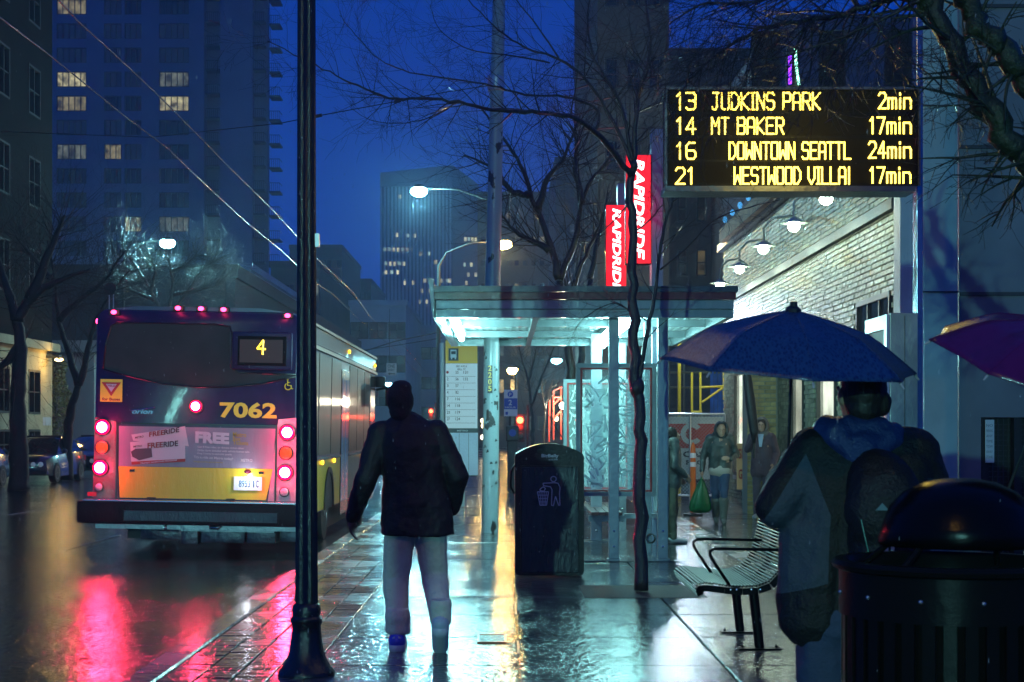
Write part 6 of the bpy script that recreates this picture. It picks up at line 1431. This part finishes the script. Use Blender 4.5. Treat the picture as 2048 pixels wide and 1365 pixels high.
# ---- the umbrella holder with a backpack
D = 5.4
def W(px, py, dy=0): return Vector((pxx(px, D), D + dy, P(0, py, D).z))
root = thing('person', 'person seen from behind under the blue umbrella, black jacket with grey blue panels and backpack', 'person', (pxx(1700, D), D, 0))
J = dict(head=W(1722, 790), neck=W(1718, 862), chest=W(1715, 940), pelvis=W(1690, 1240), shL=W(1632, 905), shR=W(1826, 910), elL=W(1552, 1012, -.02), wrL=W(1592, 958, .24), elR=W(1874, 1035, .02), wrR=W(1800, 1010, .26),
         hipL=W(1650, 1270), hipR=W(1722, 1270), knL=W(1648, 1560), knR=W(1725, 1560, .05), anL=Vector((pxx(1648, D), D, .09)), anR=Vector((pxx(1725, D), D + .05, .09)), hdL=Vector((.3, .6, .8)), hdR=Vector((-.4, .6, .6)), fwd=Vector((0, 1, 0)), curl=.6)
J['toeL'] = J['anL'] + Vector((0, .2, -.06)); J['toeR'] = J['anR'] + Vector((.03, .2, -.06)); J['knL'].z = .50; J['knR'].z = .50
bd = body_geo(J, 1.0, face=(-.25, 1, 0)).build('body', skin, root); voxel(bd, .0065, 2)
hair = mat('dark_hair', (.014, .009, .007), .6, bump=.3, bscale=60, stretch=(1, 1, .2), coat=.1)
m = MB(); h = J['head']; m.ell(h + Vector((.005, -.012, .015)), (.082, .098, .115)); m.ell(h + Vector((.062, -.05, -.03)), (.032, .034, .045)); m.cap(h + Vector((0, -.04, -.05)), h + Vector((0, -.03, -.085)), .062, .05)
ho = m.build('hair', hair, root); voxel(ho, .006, 2, .006, .03)
jm = cloth('jacket_black', (.006, .006, .0065), .6); jg = cloth('jacket_slate', (.055, .072, .095), .6)
m = MB(); m.cap(J['neck'] + Vector((0, 0, -.02)), J['chest'], .08, .13); m.cap(J['shL'], J['shR'], .096, .096)
m.cap(J['shL'] + Vector((.06, 0, -.06)), W(1630, 1235), .125, .120); m.cap(J['shR'] + Vector((-.06, 0, -.06)), W(1775, 1235), .135, .125); m.cap(J['chest'], W(1700, 1240), .15, .13)
m.cap(J['shL'], J['elL'], .092, .078); m.cap(J['elL'], J['wrL'], .076, .055); m.cap(W(1608, 1060), W(1604, 1235), .088, .088); m.cap(J['shR'], J['elR'], .092, .080); m.cap(J['elR'], J['wrR'], .078, .055); m.cap(W(1612, 1225), W(1780, 1225), .085, .085)
jo = m.build('jacket', jm, root); voxel(jo, .009, 4, .018, .07)
# slate panels sewn into the black jacket: side and lower sleeve, edges along straight seams
n_ = jm.node_tree.nodes; l_ = jm.node_tree.links; bs_ = n_['Principled BSDF']; geo = n_.new('ShaderNodeNewGeometry'); sp = n_.new('ShaderNodeSeparateXYZ'); l_.new(geo.outputs['Position'], sp.inputs[0])
def lin(ax_, az_, c_):
    m1 = n_.new('ShaderNodeMath'); m1.operation = 'MULTIPLY'; l_.new(sp.outputs[0], m1.inputs[0]); m1.inputs[1].default_value = ax_
    m2 = n_.new('ShaderNodeMath'); m2.operation = 'MULTIPLY_ADD'; l_.new(sp.outputs[2], m2.inputs[0]); m2.inputs[1].default_value = az_; l_.new(m1.outputs[0], m2.inputs[2])
    m3 = n_.new('ShaderNodeMath'); m3.operation = 'LESS_THAN'; l_.new(m2.outputs[0], m3.inputs[0]); m3.inputs[1].default_value = c_; return m3.outputs[0]
def seam(p, q, inside):
    """half plane left of the seam through photo points p, q that holds the point inside"""
    A, B, I = W(*p), W(*q), W(*inside); nx, nz = (B.z - A.z), -(B.x - A.x); c_ = nx * A.x + nz * A.z
    if nx * I.x + nz * I.z > c_: nx, nz, c_ = -nx, -nz, -c_
    return lin(nx, nz, c_)
def region(seams):
    o_ = seams[0]
    for s2_ in seams[1:]: m_ = n_.new('ShaderNodeMath'); m_.operation = 'MULTIPLY'; l_.new(o_, m_.inputs[0]); l_.new(s2_, m_.inputs[1]); o_ = m_.outputs[0]
    return o_
I_ = (1590, 1080)
r1 = region([seam((1520, 1040), (1603, 906), I_), seam((1600, 900), (1655, 1050), I_), seam((1550, 1188), (1645, 1160), I_), seam((1648, 1000), (1640, 1200), I_)])
r2 = region([seam((1838, 950), (1858, 1040), (1870, 1040)), seam((1836, 955), (1900, 960), (1870, 1000))])
mxm = n_.new('ShaderNodeMath'); mxm.operation = 'MAXIMUM'; l_.new(r1, mxm.inputs[0]); l_.new(r2, mxm.inputs[1])
src_ = bs_.inputs['Base Color'].links[0].from_socket; mxc = n_.new('ShaderNodeMixRGB'); l_.new(mxm.outputs[0], mxc.inputs[0]); l_.new(src_, mxc.inputs[1]); mxc.inputs[2].default_value = (.036, .050, .072, 1); l_.new(mxc.outputs[0], bs_.inputs['Base Color'])
m = MB()
m.cap(W(1655, 868, -.02), W(1775, 876, -.02), .065, .062); m.cap(W(1668, 872, -.06), W(1705, 925, -.115), .062, .035); m.cap(W(1768, 880, -.06), W(1705, 925, -.115), .055, .035); m.cap(W(1690, 858, -.05), W(1750, 862, -.05), .055, .05); m.ell(W(1712, 895, -.09), (.085, .05, .06)); m.cap(W(1655, 868, 0), W(1690, 850, .06), .04, .03); m.cap(W(1790, 885, 0), W(1745, 850, .06), .04, .03)
ho = m.build('hood', cloth('hood_blue', (.010, .028, .13), .5, coat=.2), root); voxel(ho, .009, 5, .022, .07)
bp = MB(); bp.ell(W(1740, 1010, -.21), (.135, .10, .17)); bp.cap(W(1735, 960, -.17), W(1745, 1120, -.17), .11, .12); bp.cap(W(1700, 925, -.10), W(1722, 1120, -.14), .03, .03)
bo = bp.build('backpack', cloth('pack_black', (.006, .006, .007), .55, coat=.05), root); voxel(bo, .010, 3, .014, .06)
for a, b in ((1725, 1722), (1737, 1733)):
    MB().prism([W(a, 1030, -.345), W(a + 6, 1030, -.345), W(b + 5, 1116, -.335), W(b - 1, 1116, -.335)], (0, .004, 0)).build('reflective_strip', mat('reflective_strip', (.35, .55, .60), .25, coat=1), bo)
MB().prism([W(1708, 1012, -.315), W(1733, 1012, -.315), W(1721, 998, -.315)], (0, .004, 0)).build('pack_badge', mat('badge_dim', (.12, .2, .22), .4), bo)
MB().tube([W(1684, 1030, -.29), W(1692, 1072, -.30), W(1702, 1115, -.30)], .002, 5).tube([W(1765, 1010, -.30), W(1765, 1040, -.30)], .002, 5).build('cord', mat('cord_green', (.05, .25, .18), .4), bo)
m = MB()
for q in 'LR': m.cap(J['hip' + q], J['kn' + q], .105, .085); m.cap(J['kn' + q], J['an' + q], .085, .075)
m.cap(J['pelvis'] - Vector((.05, 0, 0)), J['pelvis'] + Vector((.05, 0, 0)), .125, .125); to = m.build('jeans', cloth('denim', (.035, .055, .11), .7, bscale=120), root); voxel(to, .012, 4, .030, .09)
for q in 'LR': ao = MB().cap(J['an' + q] + Vector((0, -.03, -.04)), J['toe' + q], .05, .045).build('shoe', mat('shoe_black', (.015, .015, .016), .4), root); voxel(ao, .01, 2)

# ---- umbrellas
def umbrella(name, label, apex, axis, Rr, h, m_, ribs=8, rot=0, grip=None, sag=.12, shaft_len=.6, in_=None, handle=True):
    apex = Vector(apex); ax = Vector(axis).normalized(); u = ax.orthogonal().normalized(); 
    u = (Vector((1, 0, 0)) - ax * ax.x).normalized(); q = ax.cross(u); t = thing(name, label, 'umbrella', apex)
    pf = lambda r: .36 * (r / .6) ** 1.25 if r < .6 else .36 + .64 * ((r - .6) / .4) ** 1.1
    N = 8 * 6; M = 20; mb = MB()
    for i in range(M + 1):
        r = i / M
        for j in range(N):
            a = 2 * math.pi * j / N + rot; w_ = abs(((j % 6) / 6) - .5) * 2   # 1 at a rib, 0 between
            rr_ = Rr * r * math.cos(R(22.5)) / math.cos(R(22.5) * w_) * (1 - (1 - w_) * sag * .35 * r ** 3); dz = -h * pf(r) - (0.012 * (1 - w_) * r * (1 - r) * 3)
            if r < .06: rr_ = Rr * r
            mb.v.append(apex + (u * math.cos(a) + q * math.sin(a)) * rr_ + ax * dz)
    for i in range(M):
        for j in range(N): a = i * N + j; b = i * N + (j + 1) % N; mb.f.append([a, b, b + N, a + N])
    ca = mb.build('canopy', m_, t, smooth='auto', recalc=False)
    so_ = ca.modifiers.new('cloth', 'SOLIDIFY'); so_.thickness = .0015
    for k in range(ribs):
        a = 2 * math.pi * k / ribs + rot; MB().tube([apex + (u * math.cos(a) + q * math.sin(a)) * Rr * r + ax * (-h * pf(r) + .0015) for r in (.03, .2, .4, .5, .6, .7, .8, .9, 1.0)], .0016, 5).build('seam', m_, t)
    metal = mat('umbrella_metal', (.12, .12, .13), .3, .8)
    for k in range(ribs):
        a = 2 * math.pi * k / ribs + rot; pts = [apex + (u * math.cos(a) + q * math.sin(a)) * Rr * r * .99 + ax * (-h * pf(r) - .006) for r in (0.02, .25, .5, .75, 1.0)]
        rb = MB().tube(pts, .0022, 5).build('rib', metal, t)
        e = pts[-1]; MB().cap(e, e + (u * math.cos(a) + q * math.sin(a)) * .012 - ax * .012, .004, .003, 8).build('tip', mat('tip_grey', (.4, .4, .4), .3), rb)
    end = apex - ax * shaft_len if grip is None else Vector(grip)
    MB().tube([apex, end], .0055, 8).build('shaft', metal, t); MB().cap(end, end + (end - apex).normalized() * .09, .012, .013).build('handle', mat('handle_black', (.01, .01, .01), .4), t)
    MB().lathe(apex - ax * .004, [(.028, 0), (.026, .012), (.014, .02), (.012, .035)], 12, axis=ax).build('ferrule', mat('handle_black', (.01, .01, .01), .4), t)
    return t
um = bpy.data.materials.new('umbrella_blue'); um.use_nodes = True
def umat(m, c1, c2, sc_, tl):
    n = m.node_tree.nodes; l = m.node_tree.links; b = n['Principled BSDF']; tc = n.new('ShaderNodeTexCoord'); mp = n.new('ShaderNodeMapping'); mp.inputs['Rotation'].default_value = (0, .5, 0); mp.inputs['Scale'].default_value = (1, .6, .4)
    l.new(tc.outputs['Object'], mp.inputs[0]); t = n.new('ShaderNodeTexVoronoi'); t.inputs['Scale'].default_value = sc_; l.new(mp.outputs[0], t.inputs['Vector'])
    r = n.new('ShaderNodeMapRange'); r.inputs[1].default_value = .15; r.inputs[2].default_value = .6; l.new(t.outputs['Distance'], r.inputs[0]); x = n.new('ShaderNodeMixRGB'); x.inputs[1].default_value = (*c1, 1); x.inputs[2].default_value = (*c2, 1)
    l.new(r.outputs[0], x.inputs[0]); l.new(x.outputs[0], b.inputs['Base Color']); b.inputs['Roughness'].default_value = .32; b.inputs['Coat Weight'].default_value = .35; b.inputs['Coat Roughness'].default_value = .12
    bp_ = n.new('ShaderNodeBump'); bp_.inputs['Strength'].default_value = .5; bp_.inputs['Distance'].default_value = .004; t3 = n.new('ShaderNodeTexNoise'); t3.inputs['Scale'].default_value = sc_ * 1.2; l.new(tc.outputs['Object'], t3.inputs['Vector']); l.new(t3.outputs[0], bp_.inputs['Height']); l.new(bp_.outputs[0], b.inputs['Normal']); l.new(bp_.outputs[0], b.inputs['Coat Normal'])
    tr_ = n.new('ShaderNodeBsdfTranslucent'); l.new(x.outputs[0], tr_.inputs[0]); ms = n.new('ShaderNodeMixShader'); ms.inputs[0].default_value = tl; l.new(b.outputs[0], ms.inputs[1]); l.new(tr_.outputs[0], ms.inputs[2]); l.new(ms.outputs[0], n['Material Output'].inputs[0])
umat(um, (.006, .012, .075), (.022, .06, .15), 110, .2)
D = 5.3; ap = P(1586, 622, D - .05)
umbrella('umbrella', 'wet dark blue patterned umbrella held over the person with the backpack', ap, (.06, -.15, 1), .44, .19, um, rot=0, sag=.10, grip=W(1602, 930, .24))
pu = bpy.data.materials.new('umbrella_purple'); pu.use_nodes = True; umat(pu, (.10, .004, .055), (.12, .005, .07), 30, .2)
umbrella('umbrella', 'plain dark purple umbrella cut by the right edge of the picture', P(2142, 645, 5.0), (.26, -.34, 1), .42, .17, pu, rot=R(-3), sag=.10, shaft_len=.62)
# closed umbrella carried upright
c0 = P(1508, 862, 25.4); c1 = P(1492, 735, 25.4); cu = thing('folded_umbrella', 'closed black umbrella held upright by the woman in the plum coat', 'umbrella', c0)
MB().tube([c0 - Vector((0, 0, .2)), c0, c0.lerp(c1, .45), c0.lerp(c1, .85), c1], [.03, .075, .085, .07, .008], 12).build('rolled_canopy', mat('rolled_black', (.012, .012, .016), .5, bump=.6, bscale=14), cu, smooth=True)
MB().tube([c0 - Vector((0, 0, .45)), c0 - Vector((0, 0, .15))], .018, 8).build('handle', mat('handle_black', (.01, .01, .01), .4), cu)
# ---- person mostly cut by the right edge under the purple umbrella
D = 5.0; root = thing('person', 'dark figure under the purple umbrella at the right edge behind the rubbish bin', 'person', (1.93, 5.1, 0))
o = Vector((1.94, 5.1, 0)); V = lambda x, y, z: o + Vector((x, y, z))
J = dict(head=V(-.02, 0, 1.40), neck=V(-.01, 0, 1.27), chest=V(0, 0, 1.12), pelvis=V(0, 0, .82), shL=V(-.15, 0, 1.2), shR=V(.15, 0, 1.2), elL=V(-.19, -.02, .95), wrL=V(-.08, -.2, 1.08), elR=V(.2, 0, .93), wrR=V(.2, -.1, .72), hipL=V(-.08, 0, .78), hipR=V(.08, 0, .78), knL=V(-.08, 0, .42), knR=V(.08, 0, .42), anL=V(-.08, 0, .08), anR=V(.08, 0, .08), toeL=V(-.08, .17, .03), toeR=V(.08, .17, .03), hdL=Vector((0, -.3, 1)), curl=.6)
bd = body_geo(J, .92, face=(0, 1, 0)).build('body', skin_dim, root); voxel(bd, .009, 2)
m = MB(); m.ell(J['head'] + Vector((0, -.01, .01)), (.09, .105, .12)); m.cap(J['head'] + Vector((0, -.05, 0)), J['head'] + Vector((-.01, -.06, -.16)), .075, .06); ho = m.build('hair', mat('brown_hair', (.05, .02, .012), .5, bump=1, bscale=50, stretch=(1, 1, .2)), root); voxel(ho, .008, 2, .012, .03)
m = MB(); m.cap(J['shL'], J['shR'], .08, .08); m.cap(J['chest'], J['pelvis'], .15, .15); m.cap(V(-.08, 0, 1.1), V(-.08, 0, .75), .11, .12); m.cap(V(.08, 0, 1.1), V(.08, 0, .75), .11, .12)
for q in 'LR': m.cap(J['sh' + q], J['el' + q], .075, .06); m.cap(J['el' + q], J['wr' + q], .058, .045)
jo = m.build('coat', cloth('coat_black', (.012, .010, .014), .6), root); voxel(jo, .013, 4, .02, .1)
m = MB()
for q in 'LR': m.cap(J['hip' + q], J['kn' + q], .09, .07); m.cap(J['kn' + q], J['an' + q], .07, .055)
to = m.build('trousers', cloth('coat_black', (.012, .010, .014), .6), root); voxel(to, .013, 3)
sp_ = MB()
for x, y, z in ((.0, -.2, 1.02), (-.03, -.19, .97), (.03, -.2, 1.05)): sp_.ell(V(x - .02, y, z), (.008, .005, .010), seg=8, rings=6)
sp_.build('coat_button', mat('amber_button', (.5, .25, .03), .2, coat=1), root)

# ---- three people by the shelter and shop
def pedestrian(label, D, cx, foot, H, face, coatm, coat_len, legm, bootm=None, hoodm=None, hairm=None, pose=None, skinm=skin, vs=.012, shirt=None):
    s = H / 1.75; x0 = pxx(cx, D); z0 = .0; root = thing('person', label, 'person', (x0, D, 0)); f = Vector(face).normalized(); r_ = Vector((f.y, -f.x, 0))
    def V(a, b, z): return Vector((x0, D, 0)) + r_ * a * s + f * b * s + Vector((0, 0, z * s))
    J = dict(head=V(0, .02, 1.62), neck=V(0, 0, 1.47), chest=V(0, 0, 1.30), pelvis=V(0, 0, .95), shL=V(-.17, 0, 1.42), shR=V(.17, 0, 1.42), elL=V(-.25, -.02, 1.14), elR=V(.25, -.02, 1.14), wrL=V(-.25, .08, .90), wrR=V(.24, .08, .90),
             hipL=V(-.085, 0, .93), hipR=V(.085, 0, .93), knL=V(-.09, .03, .50), knR=V(.09, .03, .50), anL=V(-.09, 0, .09), anR=V(.09, 0, .09), toeL=V(-.1, .17, .035), toeR=V(.1, .17, .035), fwd=f)
    for k, v_ in (pose or {}).items(): J[k] = V(*v_) if not k.startswith('hd') else (r_ * v_[0] + f * v_[1] + Vector((0, 0, v_[2])))
    bd = body_geo(J, s, face=(f.x, f.y, -.12)).build('body', skinm, root); voxel(bd, .0075, 1)
    ey = MB()
    for q in (-1, 1): ey.ell(J['head'] + f * .090 * s + r_ * .03 * s * q + Vector((0, 0, .012 * s)), (.012 * s, .006, .006 * s), seg=10, rings=6)
    ey.build('eyes', mat('eye_dark', (.02, .015, .012), .3), root)
    m = MB(); m.cap(J['neck'] - Vector((0, 0, .03)), J['chest'], .08 * s, .13 * s); m.cap(J['shL'], J['shR'], .075 * s, .075 * s); e_ = V(0, 0, coat_len)
    for q in (-1, 1): m.cap(J['chest'] + r_ * .06 * q * s, e_ + r_ * .075 * q * s, .12 * s, .125 * s)
    for q in 'LR': m.cap(J['sh' + q], J['el' + q], .073 * s, .062 * s); m.cap(J['el' + q], J['wr' + q], .060 * s, .046 * s)
    co = m.build('coat', coatm, root); voxel(co, vs, 4, .025, .09)
    m = MB()
    for q in 'LR': m.cap(J['hip' + q], J['kn' + q], .096 * s, .068 * s); m.cap(J['kn' + q], J['an' + q], .068 * s, .058 * s)
    m.cap(J['hipL'], J['hipR'], .105 * s, .105 * s); lo = m.build('trousers', legm, root); voxel(lo, vs, 3, .018, .08)
    for q in 'LR':
        m = MB(); m.cap(J['an' + q] - f * .03 - Vector((0, 0, .035)), J['toe' + q], .048 * s, .042 * s)
        if bootm: m.cap(J['an' + q].lerp(J['kn' + q], .72), J['an' + q], .082 * s, .06 * s)
        bo = m.build('boot' if bootm else 'shoe', bootm or mat('shoe_pale2', (.35, .38, .38), .4), root); voxel(bo, .010, 2)
    h = J['head']
    if hoodm:
        m = MB(); N = 20; u_ = Vector((0, 0, 1))
        # open hood shell: sphere faces behind the face opening
        mb = MB(); mb.ell(h - f * .015 * s + Vector((0, 0, .0)), (.118 * s, .118 * s, .145 * s), None, 28, 20)
        keep = [fc for fc in mb.f if not ((sum((mb.v[i] for i in fc), Vector()) / len(fc) - h).dot(f) > .055 * s and abs((sum((mb.v[i] for i in fc), Vector()) / len(fc) - h).dot(r_)) < .08 * s and (sum((mb.v[i] for i in fc), Vector()) / len(fc) - h).z < .095 * s)]
        mb.f = keep; ho = mb.build('hood', hoodm, root, smooth=True, recalc=False); sd = ho.modifiers.new('cloth', 'SOLIDIFY'); sd.thickness = .018 * s; sd.offset = 0
        sb_ = ho.modifiers.new('sub', 'SUBSURF'); sb_.levels = 1; sb_.render_levels = 1
        m = MB(); m.cap(J['neck'] - r_ * .05, J['neck'] + r_ * .05, .085 * s, .085 * s); no = m.build('collar', hoodm, root); voxel(no, .01, 3)
    if hairm:
        m = MB(); m.ell(h - f * .02 * s + Vector((0, 0, .02)), (.088 * s, .098 * s, .115 * s)); m.cap(h - f * .05 * s + r_ * .05, h - f * .03 * s + r_ * .06 - Vector((0, 0, .14)), .045 * s, .035 * s); m.cap(h - f * .05 * s - r_ * .05, h - f * .03 * s - r_ * .06 - Vector((0, 0, .14)), .045 * s, .035 * s)
        ho = m.build('hair', hairm, root); voxel(ho, .008, 2, .01, .03)
    if shirt: 
        m = MB(); m.prism([J['neck'] + f * .115 * s - r_ * .05 * s, J['neck'] + f * .115 * s + r_ * .05 * s, J['chest'] + f * .142 * s + Vector((0, 0, -.05)) + r_ * .02, J['chest'] + f * .142 * s + Vector((0, 0, -.05)) - r_ * .02], f * .012); m.build('shirt', shirt, root)
    return root, J, V
root, J, V = pedestrian('woman in a dark hooded jacket, jeans and tall boots walking towards the camera', 25.0, 1440, 1048, 1.70, (-.08, -1, 0), cloth('jacket_greenblack', (.020, .036, .034), .4, coat=.5), .92,
    cloth('jeans_blue', (.030, .060, .13), .7), cloth('boot_grey', (.11, .12, .11), .7), cloth('hood_dark', (.018, .026, .028), .5, coat=.4),
    pose=dict(head=(-.02, .06, 1.56), wrR=(.30, .05, .88), elR=(.27, -.03, 1.13), elL=(-.27, -.05, 1.15), wrL=(-.16, .18, 1.08), hdL=(.7, .5, .1), hdR=(.05, .1, -1), knL=(-.06, .12, .52), anL=(-.05, .10, .09), toeL=(-.05, .28, .03), knR=(.07, .02, .50), anR=(.06, -.16, .12), toeR=(.06, .0, .035)))
m = MB(); m.cap(V(-.07, .01, .89), V(.07, .01, .89), .122, .122); so_ = m.build('top_hem', cloth('pale_top', (.45, .40, .36), .7), root); voxel(so_, .012, 3)
bgp = J['wrR'] + Vector((0, 0, -.10)); gb = thing('carrier_bag', 'thin green plastic carrier bag hanging from the hooded woman\'s hand', 'bag', bgp)
gm = bpy.data.materials.new('green_plastic'); gm.use_nodes = True; n_ = gm.node_tree.nodes; b = n_['Principled BSDF']; b.inputs['Base Color'].default_value = (.02, .16, .06, 1); b.inputs['Roughness'].default_value = .25; tr_ = n_.new('ShaderNodeBsdfTranslucent'); tr_.inputs[0].default_value = (.03, .35, .12, 1); ms = n_.new('ShaderNodeMixShader'); ms.inputs[0].default_value = .5
gm.node_tree.links.new(b.outputs[0], ms.inputs[1]); gm.node_tree.links.new(tr_.outputs[0], ms.inputs[2]); gm.node_tree.links.new(ms.outputs[0], n_['Material Output'].inputs[0])
mb = MB(); N = 40; r4 = random.Random(3); ph = [r4.uniform(-1, 1) for _ in range(N)]
prf = [(.014, 0), (.03, -.06), (.075, -.16), (.125, -.30), (.16, -.42), (.175, -.50), (.16, -.54), (.08, -.56), (0.001, -.565)]
for r, h_ in prf:
    for j in range(N):
        a = 2 * math.pi * j / N; k_ = 1 + .10 * ph[j] * (1 if h_ > -.5 else .3); mb.v.append(bgp + Vector((math.cos(a) * r * k_ * 1.05 - .10 * (-h_) * .5, math.sin(a) * r * k_ * .6, h_ + .015 * math.sin(3 * a))))
for i in range(len(prf) - 1):
    for j in range(N): a = i * N + j; b_ = i * N + (j + 1) % N; mb.f.append([a, b_, b_ + N, a + N])
mb.build('bag_body', gm, gb, smooth=True)
MB().tube([bgp + Vector((0, 0, .05)), bgp + Vector((.0, 0, -.01)), bgp + Vector((.02, 0, -.1))], .008, 6).build('handle', gm, gb)
pedestrian('woman with hair over her shoulders in an open plum coat by the shop pier', 26.4, 1524, 1040, 1.72, (-.35, -1, 0), cloth('coat_plum', (.085, .055, .075), .7), .80, cloth('grey_skirt', (.10, .09, .12), .8), None, cloth('hood_grey', (.16, .14, .13), .8), mat('brown_hair2', (.06, .035, .025), .5, bump=.8, bscale=40),
    pose=dict(wrR=(.10, .22, 1.42), elR=(.24, .05, 1.20), hdR=(.0, .1, 1), wrL=(-.22, .10, .95)), shirt=mat('shirt_pale', (.35, .45, .60), .7))
pedestrian('man in a patterned dark jacket and baggy olive trousers half hidden by the shelter post', 20.6, 1343, 1093, 1.66, (1, .15, 0), mat('camo_jacket', (.035, .045, .045), .5, bump=.5, bscale=30, var=.9, vscale=9, col2=(.11, .12, .11), coat=.3), .86, cloth('olive_baggy', (.13, .13, .085), .7, var=.35), None, None, mat('dark_hair', (.022, .013, .009), .5),
    pose=dict(head=(0, .02, 1.50), wrL=(-.16, .14, .93), elL=(-.24, -.02, 1.10), wrR=(.16, .16, .95), elR=(.24, -.02, 1.10), knL=(-.10, .06, .50), knR=(.10, -.03, .50)))

# ================================================================== AIR, RAIN
rr5 = random.Random(21); mb = MB()
for _ in range(2200):
    d_ = 3.6 + 12 * rr5.random() ** .8; c = P(rr5.uniform(-150, 2200), rr5.uniform(-200, 1450), d_)
    if c.z < .05: continue
    r_ = rr5.uniform(.0006, .0012); L_ = rr5.uniform(.005, .012); mb.add([c + Vector((0, 0, L_)), c + Vector((r_, 0, 0)), c + Vector((0, -r_, 0)), c + Vector((-r_, 0, 0)), c + Vector((0, r_, 0)), c - Vector((0, 0, L_ * .5))], [[0, 2, 1], [0, 3, 2], [0, 4, 3], [0, 1, 4], [5, 1, 2], [5, 2, 3], [5, 3, 4], [5, 4, 1]])
mb.build('rain', mat('rain_drop', (.75, .8, .85), .1, alpha=.35), kind='stuff', recalc=False)
hz = MB().box(-80, 60, -95, 560, -1.4, 150).build('haze', mat('haze_tmp', (1, 1, 1)), kind='stuff'); hz.data.materials.clear()
hm = bpy.data.materials.new('haze_air'); hm.use_nodes = True; n = hm.node_tree.nodes; n.clear(); o_ = n.new('ShaderNodeOutputMaterial'); v = n.new('ShaderNodeVolumePrincipled')
v.inputs['Color'].default_value = (.62, .82, 1, 1); v.inputs['Density'].default_value = .0012; v.inputs['Anisotropy'].default_value = .45; hm.node_tree.links.new(v.outputs[0], o_.inputs['Volume']); hz.data.materials.append(hm)
